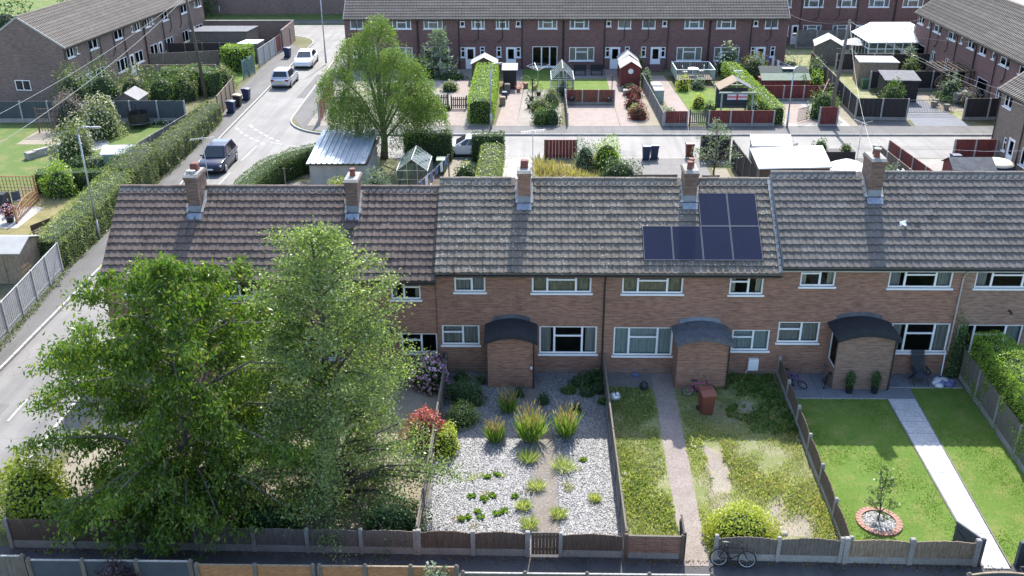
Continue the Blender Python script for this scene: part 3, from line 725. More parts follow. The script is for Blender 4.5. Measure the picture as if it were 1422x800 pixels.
near_house('end terraced house with red square chimney pot beside the side road', -17.95, -11.06, 4.62, 7.28,
    [(-17.2,-15.85,3.56,4.44,'TR','curtain_grey'),(-14.05,-11.62,3.56,4.42,'3T','curtain_grey'),(-17.2,-14.7,.85,2.1,'3T',None),(-12.9,-11.4,1.1,2.05,'TL',None)],
    chim=(-14.45,.52,1.45,.62,[(0,.15,'square'),(-.12,-.28,'short'),(.05,-.3,'short')],'brick_chimney'), tmat='tile_west', bmat='brick_near', aerial=1.9, porch=(-14.5,-12.9,2.15,'felt_dark','brick_near'))
near_house('terraced house behind the pale green tree, its chimney with one round pot', -11.06, -3.96, 4.62, 7.28,
    [(-5.87,-4.62,3.49,4.37,'TR','curtain_cream'),(-10.2,-7.75,3.5,4.38,'3T','full_curtain_grey'),(-5.56,-4.0,.92,1.88,'TL',None),(-10.3,-7.8,.6,1.85,'3T',None)],
    chim=(-7.65,.50,1.45,.42,[(0,.0,'round')],'brick_chimney'), tmat='tile_west', porch=(-7.7,-6.0,2.1,'felt_dark','brick_near'))
hC = near_house('lichen-roofed terraced house above the slate chip garden', -3.96, 3.14, 5.0, 7.66,
    [(-3.20,-1.90,3.85,4.78,'TL','full_curtain_grey'),(.03,2.51,3.83,4.74,'3T','full_curtain_brown'),(-3.80,-2.19,1.33,2.28,'TL','full_curtain_grey'),(.36,2.82,.92,2.25,'3T','curtain_grey')],  # full upper drapes imitate greyish-brown reflections in the glass
    chim=(-.31,.52,1.35,.42,[(0,.0,'square')],'brick_near'), tmat='tile_mid', porch=(-1.80,.14,2.27,'felt_dark','brick_near'), aerial=2.05, pipe=(3.06,'gutter_black',.05))
hD = near_house('terraced house with six solar panels on its roof', 3.14, 10.24, 5.0, 7.66,
    [(3.78,6.31,3.81,4.71,'3T','full_curtain_brown'),(8.22,9.62,3.78,4.68,'TL','curtain_cream'),(3.52,6.04,.85,2.22,'3T','full_curtain_blue'),(8.54,10.14,1.12,2.12,'TL','full_curtain_blue')],  # brown upper drape imitates the reflection in its panes
    chim=(6.72,.54,1.30,.42,[(-.05,-.2,'round'),(.08,.22,'round')],'brick_chimney'), tmat='tile_mid', porch=(6.08,8.2,2.2,'felt_grey','brick_near'))
hE = near_house('terraced house with a capped chimney above the striped lawn and white path', 10.24, 17.9, 5.30, 7.96,
    [(11.10,12.54,4.17,5.07,'TL','curtain_cream'),(14.72,17.33,4.12,5.02,'3T','curtain_grey'),(10.45,12.20,1.52,2.51,'TL','full_curtain_grey'),(15.2,17.66,1.08,2.47,'3T','curtain_grey')],
    chim=(14.43,.56,1.35,.66,[(-.03,-.22,'capped'),(.05,.22,'capped')],'brick_chimney'), tmat='tile_east', porch=(12.62,14.95,2.45,'felt_dark','brick_brown','window'), pipe=(17.72,'pipe_grey',1.2), bmat='brick_near')
hF = near_house('terraced house half hidden by the bright green conifer hedge', 17.9, 25.3, 5.30, 7.96,
    [(18.25,20.9,4.12,5.02,'3T','curtain_grey'),(22.5,24.0,4.12,5.02,'TR',None),(17.98,20.7,1.05,2.42,'3T','curtain_blue'),(22.6,24.2,1.3,2.4,'TR',None)],
    tmat='tile_east', bmat='brick_brown')
# details on the facades
B().tube([(-.02,-.05,0),(-.02,-.05,4.6)],.012,5).o('cable','gutter_black',hC)
B().box(6.19,6.62,-.16,-.004,.23,.77).o('meter_box','upvc',hD); B().tube([(6.2,-.08,.25),(6.12,-.08,.02)],.02,6).o('gas_pipe','upvc',hD)
B().tube([(19.9-17.9,-.02,3.1),(19.9-17.9,-.22,3.12),(19.9-17.9,-.27,3.03)],[.04,.05,.07],8).o('wall_light','black_plastic',hF)
B().ball((3.96+.02,-1.37,1.0),(.06,.06,.08),8,5).o('wall_light','cloth_white',hC)
for x, z in ((1.05,4.3),): B().box(x,x+.2,-.03,-.002,z-.2,z).o('air_vent','cloth_white', [o for o in col.objects if o.get('label','').startswith('end terraced')][0])
# lead cover on the exposed step between the two roof heights
B().quad((-.004,-.36,5.12),(-.004,3.35,7.78),(-.004,3.35,8.02),(-.004,-.36,5.36)).o('lead_cover','lead',hE,fix=False)
mq, Lq = slope_frame(-.30, 5.0-.3*(2.66/3.35)+.12, 3.35, 7.66)
fb = B(); 
for k in range(14): fb.quad(mq @ Vector((7.1-.14+rnd.uniform(-.03,.02),k*.33,.095)), mq @ Vector((7.095,k*.33,.095)), mq @ Vector((7.095,k*.33+.31,.10)), mq @ Vector((7.1-.13,k*.33+.31,.10)))
fb.o('step_flashing','mortar_white',hD,fix=False)
# solar panels: two above four, each with frame and glass
paint('solar_cell', (.008, .009, .026), (.011, .012, .033), 1, .22); paint('solar_frame', (.20, .20, .22), (.16, .16, .18), 2, .5, metal=.4)
for i, (a, row) in enumerate([(0,0),(1,0),(2,0),(3,0),(2,1),(3,1)]):
    w, h = 1.22, 1.62; xa = 1.50+a*w; ya = .55+row*(h+.02)
    f = B()
    for r in ((0,w-.02,0,.018),(0,w-.02,h-.018,h),(0,.018,.018,h-.018),(w-.038,w-.02,.018,h-.018)): f.box(r[0],r[1],r[2],r[3],.09,.13)
    p = f.o('solar_panel','solar_frame',hD); p.matrix_local = mq @ Matrix.Translation((xa, ya, 0))
    c = B(); c.box(.018,w-.038,.018,h-.018,.095,.122); c.o('cells','solar_cell',p)
# white rag of roofing left on the right-hand slope
mE, LE = slope_frame(36.14-.30, 5.30-.3*(2.66/3.35)+.12, 36.14+3.35, 7.96)
c = G(1250,310,6.4); rb = B(); q = lambda x,d,h: mE @ Vector((x,d,h))
vs = []; 
for j in range(3):
    for i in range(4): vs.append(q(15.25+i*.09+rnd.uniform(-.03,.03), 1.9+j*.12+rnd.uniform(-.03,.03), .10+rnd.uniform(0,.05)))
rb.add(vs, [(j*4+i,j*4+i+1,j*4+i+5,j*4+i+4) for j in range(2) for i in range(3)])
tag(rb.o('plastic_scrap','white_sheet',fix=False), 'crumpled white scrap lying on the roof tiles beside the capped chimney', 'scrap')

# ------------------------------------------------------------------ far terraces, built once with parts and mirrored
def far_house(label, x, y, rz=0., W=7.1, ze=5.0, zr=7.66, flip=False, bmat='brick_far', tmat='tile_far', group='brick terrace across the road', wins=None, doors=None, gable=(False,False), D=6.7, rows=13, pipes=True, extra=None, small=True):
    t = thing('terraced_house', label, 'house', (x, y, 0), rz, group)
    F = (lambda a, c: (W-c, W-a)) if flip else (lambda a, c: (a, c))
    if wins is None: wins = [(.6,3.05,.80,2.13,'3T'),(4.13,4.58,1.14,2.14,'S'),(6.03,6.5,1.18,2.18,'S'),(.6,2.46,3.90,4.84,'3T'),(4.14,4.6,4.10,4.86,'S'),(5.25,6.53,3.90,4.88,'2')]
    if doors is None: doors = [(4.60,5.58,.02,2.14,'half')]
    wl_ = [(*F(a,c),e,g,k) for a,c,e,g,k in wins]; dl = [(*F(a,c),e,g,k) for a,c,e,g,k in doors]
    b = B(); panels_with_openings(b, 0, W, 0, ze-.02, [w[:4] for w in wl_]+[d[:4] for d in dl], .1)
    b.quad((.012,0,0),(.012,D,0),(.012,D,ze),(.012,D/2,zr-.1),(.012,0,ze)); b.quad((W-.012,0,0),(W-.012,0,ze),(W-.012,D/2,zr-.1),(W-.012,D,ze),(W-.012,D,0))
    b.quad((0,D,0),(0,D,ze),(W,D,ze),(W,D,0)); b.box(.02,W-.02,.12,D-.02,2.36,2.44); b.o('wall', bmat, t, fix=False)
    B().box(0,W,-.022,-.002,2.70,2.78).o('brick_band', bmat, t)
    for a,c,e,g,k in wl_: window(t, a, c, e, g, k, .035, rnd.choice(['full_curtain_blue','full_curtain_cream','full_curtain_cream','full_curtain_grey']) if c-a > .8 else None, fr=.085)
    for a,c,e,g,k in dl: door(t, a, c, e, g, .03, k)
    s = (zr-ze)/(D/2); ye = -.28; zee = ze+ye*s+.1
    rf = roof_sheet(W, ye, zee, D/2, zr, rows).o('roof', tmat, t, fix=False)
    roof_sheet(W, D-ye, zee, D/2, zr, rows).o('rear_slope', tmat, rf, fix=False)
    B().extx([(D/2-.13,zr-.03),(D/2-.09,zr+.07),(D/2,zr+.11),(D/2+.09,zr+.07),(D/2+.13,zr-.03)], 0, W).o('ridge', tmat, rf)
    if gable[0]: B().extx([(ye,zee-.12),(D/2,zr-.12),(D-ye,zee-.12),(D-ye,zee+.05),(D/2,zr+.05),(ye,zee+.05)],-.05,-.002).o('verge','mortar_white',rf)
    if gable[1]: B().extx([(ye,zee-.12),(D/2,zr-.12),(D-ye,zee-.12),(D-ye,zee+.05),(D/2,zr+.05),(ye,zee+.05)],W+.002,W+.05).o('verge','mortar_white',rf)
    B().box(0,W,ye-.1,ye+.0,zee-.15,zee-.03).o('gutter','gutter_black',t)
    if pipes:
        px = W-4.0 if flip else 4.0
        B().tube([(px,ye-.04,zee-.12),(px,-.07,zee-.5),(px,-.07,.05)],.045,6).o('downpipe','gutter_black',t)
        px = W-.05 if flip else .05
        B().tube([(px,ye-.04,zee-.12),(px,-.07,zee-.5),(px,-.07,.05)],.04,6).o('downpipe','gutter_black',t)
        px = W-5.9 if flip else 5.9
        B().tube([(px,-.06,4.6),(px,-.06,3.0),(px-.5,-.06,2.6)],.035,6).o('waste_pipe','gutter_black',t)
    return t
FX = [-18.22,-11.12,-4.03,3.03,10.09,17.15]
FL = ['far terraced house partly hidden by the weeping tree, at the corner','far terraced house with a French door behind the white flowering shrub','far terraced house with the patio doors behind the gable greenhouse',
      'far terraced house above the small lawn with a red fence','far terraced house with the timber deck at its window','far terraced house with the washing line outside its door']
for i, x in enumerate(FX):
    wins = doors = None
    if i in (1,2):
        wins = [(4.13,4.58,1.14,2.14,'S'),(6.03,6.5,1.18,2.18,'S'),(.6,2.46,3.90,4.84,'3T'),(4.14,4.6,4.10,4.86,'S'),(5.25,6.53,3.90,4.88,'3T')]
        doors = [(4.60,5.58,.02,2.14,'half'),(.55,1.3,.1,2.2,'full'),(1.3,2.1,.1,2.2,'full'),(2.1,3.0,.1,2.2,'full')]
    far_house(FL[i], x, 94.8, W=FX[i+1]-x if i < 5 else 7.5, flip=(i%2==0), wins=wins, doors=doors, gable=(i==0, i==5))
# row set farther back at the right
for i in range(3):
    far_house(['back row terraced house behind the conservatory garden','back row terraced house above the conservatory roof','back row terraced house at the far right end'][i], 24.9+i*7.0, 106.6, W=7.0, ze=5.3, zr=7.9, flip=(i%2==1), group='brick row set back beyond the road',
        wins=[(.7,2.9,.95,2.1,'3T'),(4.4,6.4,.95,2.1,'3T'),(.7,2.9,3.95,5.0,'3T'),(4.2,6.3,3.95,5.0,'3T')], doors=[(3.2,4.0,.02,2.1,'half')])
# rows whose fronts face west along the right edge
WR = [(.5,1.9,3.95,4.9,'2'),(3.0,3.5,4.0,4.8,'S'),(4.5,6.3,3.9,4.9,'TL'),(5.0,5.9,1.2,2.2,'2')]
for i in range(4):
    far_house(['right-hand terraced house at the far corner beside the conservatory','right-hand terraced house with the white French doors','right-hand terraced house beside the timber pergola','right-hand terraced house behind the pale brick end house'][i], 38.0, 97.9-i*7.1, R(-90), flip=(i%2==1), group='terrace facing west along the right edge',
        wins=WR, doors=[(1.2,3.2,.1,2.15,'full')] if i < 3 else [(1.2,2.2,.1,2.15,'half')], gable=(i==0, False))
far_house('pale brick house with a white door and blue waste pipe', 32.8, 67.0, R(-90), W=7.6, bmat='brick_pale', tmat='tile_far', group='pale brick houses at the right edge',
    wins=[(1.6,2.05,.95,1.9,'S'),(4.3,6.6,.8,2.0,'3T'),(.5,1.7,3.8,4.8,'2'),(4.6,5.1,4.0,4.8,'S')], doors=[(2.3,3.25,.02,2.1,'half')], gable=(True,False))
far_house('pale brick house standing next along from the white door house', 32.8, 59.4, R(-90), W=7.6, bmat='brick_pale', tmat='tile_far', group='pale brick houses at the right edge', flip=True)
# brown brick terrace at the upper left; its gable end faces the gardens
a = math.atan2(25., 2.6)
WT = [(.5,1.6,3.9,4.85,'2'),(1.95,2.3,4.0,4.8,'S'),(4.0,5.6,3.85,4.85,'2'),(.8,2.4,1.0,2.1,'2'),(3.9,6.0,.9,2.1,'3')]
for i in range(4):
    p = Vector((-39.5+i*7.1*math.cos(a), 80.9+i*7.1*math.sin(a), 0))
    t = far_house(['brown brick terraced house whose blank gable faces the gardens','brown brick terraced house with the raised timber steps','brown brick terraced house with the white back door','brown brick terraced house beside the far road'][i], p.x, p.y, a, bmat='brick_west', tmat='tile_far', group='brown brick terrace at the upper left',
        wins=WT, doors=[(2.6,3.5,.02,2.1,'half')], gable=(i==0,i==3), flip=(i%2==1), ze=5.0, zr=7.4, D=7.2)
    if i == 0: 
        w = B(); w.box(-.03,-.004,3.6,5.0,1.2,1.27); w.box(-.03,-.004,3.6,5.0,2.03,2.1); w.box(-.03,-.004,3.6,3.67,1.27,2.03); w.box(-.03,-.004,4.93,5.0,1.27,2.03); w.box(-.03,-.004,4.26,4.33,1.27,2.03)
        w = w.o('window','upvc',t); B().box(-.012,-.003,3.68,4.25,1.28,2.02).o('pane','glass_dark',w); B().box(-.012,-.003,4.34,4.92,1.28,2.02).o('pane','glass_dark',w)
# ================================================================== trees
def tree(name, label, base, H, prof, nl, nt, nleaf, size, mat, bark='trunk', r0=.16, h0=.12, up=.45, droop=.0, scatter=.14, twig=.38, aspect=.5, sag=0., seed=1, lean=(0,0), flat=0., group=None, jag=.25, low=.9, extra=()):
    rs = np.random.default_rng(seed); t = thing(name, label, 'tree', (base[0],base[1],0), 0, group)
    def tp(h): return Vector((lean[0]*h+.12*math.sin(h*5+seed)*h, lean[1]*h+.12*math.cos(h*4+seed)*h, h*H))
    tb = B(); hs = [0,.06,.15,.3,.45,.6,.75,.9,.97]
    tb.tube([tp(h) for h in hs], [r0*1.25]+[r0*(1-h*.9)+.012 for h in hs[1:]], 9)
    tw = B(); C = []; A = []
    ga = 2.39996
    for i in range(nl+len(extra)):
        if i >= nl: h = .2
        else: h = h0+(.985-h0)*((i+.5)/nl)**low; az = i*ga+rs.normal()*.35
        ln = prof(h)*rs.uniform(1-jag*1.4, 1+jag*.6); d0 = Vector((math.cos(az), math.sin(az), 0))
        rise = ln*up*rs.uniform(.6,1.3); hs_ = max(h0*.75+.25*(h-h0), h-rise/H) if h > h0 else h*.9
        s = tp(hs_); e = Vector((tp(h).x+d0.x*ln, tp(h).y+d0.y*ln, h*H+rs.normal()*.15-sag*ln*.3))
        if i >= nl: e = Vector(extra[i-nl])-Vector((base[0],base[1],0)); s = tp(.13+.03*(i-nl)); ln = (e-s).length
        m = s.lerp(e,.5)+Vector((0,0,ln*.12+sag*ln*.25))
        pts = [s.lerp(m,.0), s.lerp(m,.55)+Vector((0,0,.04)), m, m.lerp(e,.55)+Vector((0,0,.03)), e]
        rr = max(.012, r0*.42*(1-h)+.008+ln*.006)
        tw.tube(pts, [rr, rr*.8, rr*.6, rr*.38, .006], 5, False)
        cv = lambda q: (s*(1-q)*(1-q)+m*2*q*(1-q)+e*q*q)
        for k in range(nt):
            q = rs.uniform(.22,1.0)**.8; p = cv(q); dirn = (cv(min(1,q+.05))-cv(q-.05)).normalized()
            side = Vector(rs.normal(size=3)); side.z *= .45; td = (dirn*.9+side*.75+Vector((0,0,.12-sag*1.2))).normalized()
            tl = max(.25, twig*(.35+.35*ln)*rs.uniform(.5,1.3))
            if k % 3 == 0: tw.tube([p, p+td*tl*.6, p+td*tl+Vector((0,0,-sag*tl*.5))], [.010,.006,.003], 3, False)
            n = max(3, int(nleaf*rs.uniform(.5,1.3)*min(1.6,tl/.6))); u = rs.uniform(.05,1.08,n)
            P = np.array(p)+np.array(td)*tl*u[:,None]+rs.normal(size=(n,3))*scatter*np.array((1,1,.75)); P[:,2] -= sag*tl*u*u*.7
            C.append(P); A.append(np.tile(np.array(td),(n,1)))
    # leader shoots
    C = np.concatenate(C); A = np.concatenate(A); C[:,2] = np.maximum(C[:,2], .12)
    tr = tb.o('trunk', bark, t, True); tw.o('limbs', bark, tr, True, fix=False)
    crown = leaf_mesh('crown', C, size, mat, aspect, droop=droop, axis=A*.6, spread=.8, flat=(np.tile(np.array((0,0,1.)),(len(C),1))*flat if flat else None))
    obj('crown', crown, t)
    return t
def p_cherry(h): return float(np.interp(h, [0,.08,.2,.35,.5,.65,.8,.92,1], [1.6,2.4,3.4,4.3,4.6,4.1,3.0,1.6,.35]))
def p_birch(h): return float(np.interp(h, [0,.05,.15,.35,.55,.7,.85,.95,1], [2.6,3.1,3.3,3.2,2.65,2.2,1.65,.95,.22]))
tree('cherry_tree', 'broad cherry tree with drooping glossy leaves beside the side road', (-11.75,27.0), 9.3, p_cherry, 105, 17, 42, .18, 'leaf_cherry', 'trunk_pale', .17, .09, .42, 1.1, .17, .52, .38, .20, 3, (.1,.2), jag=.46, low=1.1, extra=[(-14.4,23.7,1.6),(-12.9,23.2,1.1),(-11.2,23.3,1.2),(-9.6,23.8,1.2),(-13.6,23.9,2.2),(-16.0,29.5,5.6),(-15.8,28.5,4.6)])
tree('birch_tree', 'pale green small-leaved tree overhanging the front fence by the slate garden', (-6.85,27.3), 10.4, p_birch, 140, 24, 34, .088, 'leaf_birch', 'trunk', .16, .03, .50, .25, .19, .42, .72, .02, 5, (.1,.1), jag=.36, low=1.15)
# weeping tree across the back gardens: arching limbs hung with trailing strands
def weeping(label, base, H, Rr, strands, per):
    rs = np.random.default_rng(9); t = thing('weeping_tree', label, 'tree', (base[0],base[1],0))
    tb = B(); tb.tube([(0,0,0),(.1,0,1.2),(.05,.1,3),(-.1,0,5.5),(-.3,0,H-.6)], [.30,.24,.20,.13,.03], 9); tr = tb.o('trunk','trunk_pale',t,True)
    tw = B(); C = []; A = []
    lobes = [(.1,0,1.1,H+.4),(-1.5,.2,1.3,H*.90),(1.3,.4,1.4,H*.82),(-.7,-1.3,1.6,H*.80),(2.7,-.6,1.3,H*.60),(-2.9,-.2,1.2,H*.70),(.9,-1.9,1.5,H*.62),(.4,1.8,1.6,H*.78),(-2.0,-1.7,1.3,H*.56),(2.2,.9,1.3,H*.68),(3.5,.2,.9,H*.46)]
    for lx, ly, lr, lz in lobes:
        s = Vector((.0,0,lz*.3)); e = Vector((lx,ly,lz-.3)); m = s.lerp(e,.5)+Vector((0,0,.5)); tw.tube([s,m,e],[.10,.06,.015],6,False)
        for k in range(6):
            az = k*1.1+lx; q = e+Vector((math.cos(az)*lr*.8,math.sin(az)*lr*.8,-.3)); tw.tube([m.lerp(e,.5),q.lerp(e,.4)+Vector((0,0,.2)),q],[.03,.018,.006],4,False)
    for i in range(strands):
        lx, ly, lr, lz = lobes[i%len(lobes)]; az = rs.uniform(0,6.283); f = rs.uniform(0,1)**.6*rs.uniform(.85,1.2)
        r = lr*f; ztop = lz-lr*.75*f*f+rs.normal()*.22; ln = rs.uniform(.5,1.9)*(.5+.8*f); ln = max(.35,min(ln, ztop-1.3))
        x, y = lx+math.cos(az)*r, ly+math.sin(az)*r; n = int(per*rs.uniform(.4,1.4)*(.5+ln*.35)); u = rs.uniform(0,1,n)
        P = np.stack([x+math.cos(az)*.3*np.sin(u*1.5)+rs.normal(size=n)*.13, y+math.sin(az)*.3*np.sin(u*1.5)+rs.normal(size=n)*.13, ztop-ln*u],1); C.append(P)
    for i in range(strands//2):
        az = rs.uniform(0,6.283); r = rs.uniform(2.2,3.7); zt = rs.uniform(2.6,5.2); n = int(per*.8); u = rs.uniform(0,1,n); ln = rs.uniform(.8,2.0); ln = min(ln, zt-1.2)
        P = np.stack([math.cos(az)*r+rs.normal(size=n)*.14, math.sin(az)*r+rs.normal(size=n)*.14, zt-ln*u],1); C.append(P)
    tw.o('limbs','trunk_pale',tr,True,fix=False); C = np.concatenate(C)
    obj('crown', leaf_mesh('crown', C, .125, 'leaf_willow', .45, droop=.9, spread=.9), t); return t
weeping('large weeping tree with trailing light green foliage beside the metal-roofed shed', (-10.6,66.2), 9.4, 3.75, 1750, 34)

# ================================================================== front gardens
sheet('alley', [(-30,22.0),(40,22.0),(40,24.3),(-30,24.75)], .004, 'asphalt_dark')
sheet('garden_ground', [(-17.0,24.7),(-3.7,24.55),(-3.7,36.1),(-17.9,36.1)], .006, 'earth_pale')
sheet('slate_bed', [(-3.6,24.5),(3.05,24.5),(3.1,36.1),(-3.6,36.1)], .006, 'gravel_bed')
sheet('garden_path', [(.12,24.5),(.98,24.5),(.95,30.5),(.35,34.7),(-.6,34.7),(.1,30.5)], .012, 'path_brown')
sheet('weed_ground', [(3.15,24.5),(10.15,24.3),(10.5,36.1),(3.15,36.1)], .006, 'weed_ground')
sheet('garden_path', [(4.93,24.0),(5.72,24.0),(6.05,34.9),(6.08,36.1),(5.2,36.1),(5.17,34.9)], .014, 'path_pinkish')
sheet('concrete_apron', [(3.2,35.0),(5.2,34.85),(5.2,36.12),(3.2,36.12)], .012, 'concrete_dark')
sheet('lawn', [(10.25,24.3),(17.8,24.2),(18.2,36.1),(10.6,36.1)], .006, 'lawn_fresh')
for k,q in enumerate(([(7.2,32.2),(9.4,32.4),(9.6,33.6),(8.2,34.0),(6.9,33.4)],[(3.4,27.6),(4.4,27.4),(4.6,28.9),(3.5,29.2)],[(7.9,25.6),(9.6,25.4),(9.9,27.4),(8.6,27.9)],[(6.2,26.6),(6.8,26.4),(7.5,29.8),(6.6,30.8)])): sheet('bare_earth',q,.009,'earth_pale')
# paved patio and white path, slab by slab
pt = obj('patio', None); pt['kind'] = 'structure'
def slabs(par, mat, quads, z0=.004, z1=.03, gap=.012, name='slab'):
    for q in quads:
        c = Vector((sum(p[0] for p in q)/4, sum(p[1] for p in q)/4)); 
        pp = [tuple(Vector(p)+(c-Vector(p)).normalized()*gap) for p in q]
        B().prism(pp, z0, z1+rnd.uniform(-.002,.002)).o(name, mat, par)
qs = []
for j in range(3):
    for i in range(6): qs.append(rect(10.62+i*.7, 10.62+(i+1)*.7, 34.12+j*.66, 34.12+(j+1)*.66))
for j in range(2):
    for i in range(6): 
        if i*.6+14.95 < 18.1: qs.append(rect(14.95+i*.54, 14.95+(i+1)*.54, 35.0+j*.55, 35.0+(j+1)*.55))
slabs(pt, 'paving_grey', qs)
gp = obj('garden_path', None); gp['kind'] = 'structure'
L0, R0, L1, R1 = Vector((14.72,34.1)), Vector((15.95,34.98)), Vector((14.42,24.0)), Vector((15.22,24.0))
yl = [34.1-(34.1-24.0)*i/12 for i in range(13)]
qq = []
for i in range(12):
    f = lambda a, b, y: a+(b-a)*((34.1-y)/10.1)
    qq.append([(f(14.72,14.42,yl[i+1]),yl[i+1]),(f(15.85,15.25,yl[i+1]),yl[i+1]),(f(15.85,15.25,yl[i]),yl[i]),(f(14.72,14.42,yl[i]),yl[i])])
slabs(gp, 'paving_white', qq); slabs(gp, 'paving_grey', [[(14.72,34.1),(15.85,34.1),(15.9,35.0),(14.85,35.0)]])
eb = B(); eb.bar((10.62,34.09,.02),(14.7,34.09,.02),.03,.06); eb.bar((14.95,34.98,.02),(18.1,34.98,.02),.03,.06); structure('patio_edging', eb, 'concrete_pale')
eb = B(); eb.bar((14.69,34.0,.02),(14.38,24.1,.02),.04,.05); eb.bar((15.9,34.9,.02),(15.3,24.1,.02),.04,.05); structure('path_edging', eb, 'concrete_dark')
# slate chips: far too many to count
def chips(name, label, region, n, size, mat, cat='chippings'):
    P = []
    while len(P) < n:
        x, y = NR.uniform(region[0],region[1]), NR.uniform(region[2],region[3])
        if region[4](x,y): P.append((x,y))
    P = np.array(P); vs = []; b = B()
    a = NR.uniform(0,6.28,n); s = size*NR.uniform(.5,1.3,n); tz = NR.uniform(-.5,.5,(n,2))
    V = np.empty((n,5,3)); base = [(-1,-.5),(.9,-.6),(1.,.5),(-.8,.6)]
    for k,(u,w) in enumerate(base):
        V[:,k,0] = P[:,0]+(u*np.cos(a)-w*np.sin(a))*s; V[:,k,1] = P[:,1]+(u*np.sin(a)+w*np.cos(a))*s
        V[:,k,2] = .016+np.abs(u*tz[:,0]*s+w*tz[:,1]*s)*.8
    V[:,4,0] = P[:,0]; V[:,4,1] = P[:,1]; V[:,4,2] = .02+s*.55
    F = np.array([(0,1,4),(1,2,4),(2,3,4),(3,0,4)])
    I = (np.arange(n)[:,None,None]*5+F[None]).reshape(-1)
    me = bpy.data.meshes.new(name); me.vertices.add(n*5); me.vertices.foreach_set('co', V.astype(np.float32).ravel()); me.loops.add(len(I)); me.loops.foreach_set('vertex_index', I.astype(np.int32))
    me.polygons.add(n*4); me.polygons.foreach_set('loop_start', np.arange(0,n*12,3,dtype=np.int32)); me.polygons.foreach_set('loop_total', np.full(n*4,3,dtype=np.int32)); me.update(calc_edges=True)
    me.materials.append(MATS[mat]); return tag(obj(name, me), label, cat, None, 'stuff')
onpath = lambda x, y: (-.02+max(0,(y-30.5))*-.13 < x < 1.02-max(0,(y-30.5))*.13)
chips('slate_chippings', 'grey slate chippings covering the garden behind the arched fence', (-3.5,3.0,24.55,36.05,lambda x,y: not onpath(x,y) or NR.random() < .06), 62000, .027, 'slate_chip')
# long weeds and rough grass
def grass_stuff(name, label, region, n, h, mat, keep, width=.03, lean=.5, cat='grass', gate=-.35):
    xy = NR.uniform(0,1,(n,2))*np.array((region[1]-region[0],region[3]-region[2]))+np.array((region[0],region[2]))
    d = np.sin(xy[:,0]*1.9+.6)+np.sin(xy[:,1]*1.6+xy[:,0]*.8)+.7*np.sin(xy[:,0]*4.1-xy[:,1]*3.2)+NR.normal(size=n)*.7
    m = np.array([keep(a,b) for a,b in xy]) & (d > gate); xy = xy[m]; n = len(xy)
    L = h*NR.uniform(.35,1.2,n)*(1+.35*np.sin(xy[:,0]*1.3+xy[:,1]))
    d = unit(np.concatenate([NR.normal(size=(n,2))*lean, np.ones((n,1))],1)); P = np.concatenate([xy, np.full((n,1),.01)],1)+d*(L/2)[:,None]
    return tag(obj(name, leaf_mesh(name, P, L, mat, width/h*1.6, axis=d*8, spread=.6)), label, cat, None, 'stuff')
offD = lambda x, y: not (4.85+.028*(y-24) < x < 5.78+.028*(y-24)) and not (y > 34.8 and x < 6.2) and not (abs(x-6.9) < .35+.05*math.sin(y*5) and 27.8 < y < 31.0)
grass_stuff('rough_grass', 'overgrown grass and weeds on both sides of the concrete path', (3.2,10.3,24.5,35.9), 66000, .14, 'grass_weed', offD, .018, .8, 'grass', -1.0)
grass_stuff('dry_grass', 'straw-coloured dry grass mixed through the weedy garden', (3.2,10.2,24.6,33), 19000, .17, 'grass_straw', lambda x,y: offD(x,y) and (x+.5*math.sin(y*2) > 6.8 or NR.random() < .45), .016, .7)
grass_stuff('weed_patch', 'leafy green weeds at the foot of the house wall', (7.9,10.4,31.5,36.0), 5200, .16, 'leaf_hedge', lambda x,y: x > 8.2+.5*math.sin(y*3), .12, .9, 'weeds')
grass_stuff('weed_patch', 'green weeds along the left strip beside the concrete path', (3.2,5.0,24.6,35.0), 5000, .13, 'leaf_privet', offD, .05, .9, 'weeds')
grass_stuff('lawn_grass', 'short mown grass of the lawn beside the white path', (10.4,17.9,24.4,35.0), 45000, .035, 'grass_blade', lambda x,y: not (14.35+.03*(y-24) < x < 15.3+.06*(y-24)) and y < (34.1 if x < 15.3 else 34.95) and (x-11.82)**2+(y-26.27)**2 > .6, .02, .7)
for x, y, s in ((6.6,30.3,.26),(6.85,29.5,.3),(7.1,28.8,.22)):
    tag(B().prism([(x+s*math.cos(k*.9)*rnd.uniform(.8,1.2)*.8, y+s*math.sin(k*.9)*rnd.uniform(.8,1.3)*1.3) for k in range(7)], .002, .012).o('concrete_patch','path_pinkish'), 'broken pale concrete patch among the rough grass', 'concrete', 'broken concrete in the rough grass')
for (px,py,s) in ((868,660,.16),(858,662,.14),(964,622,.13),(988,664,.1),(1088,742,.16)):
    c = G(px,py); tag(B().ball((c.x,c.y,.0),(s,s*.8,s*.7),7,4,-.2).o('rubble_stone','concrete_pale'), 'pale lump of rubble lying in the weeds', 'stone', 'rubble in the weeds')

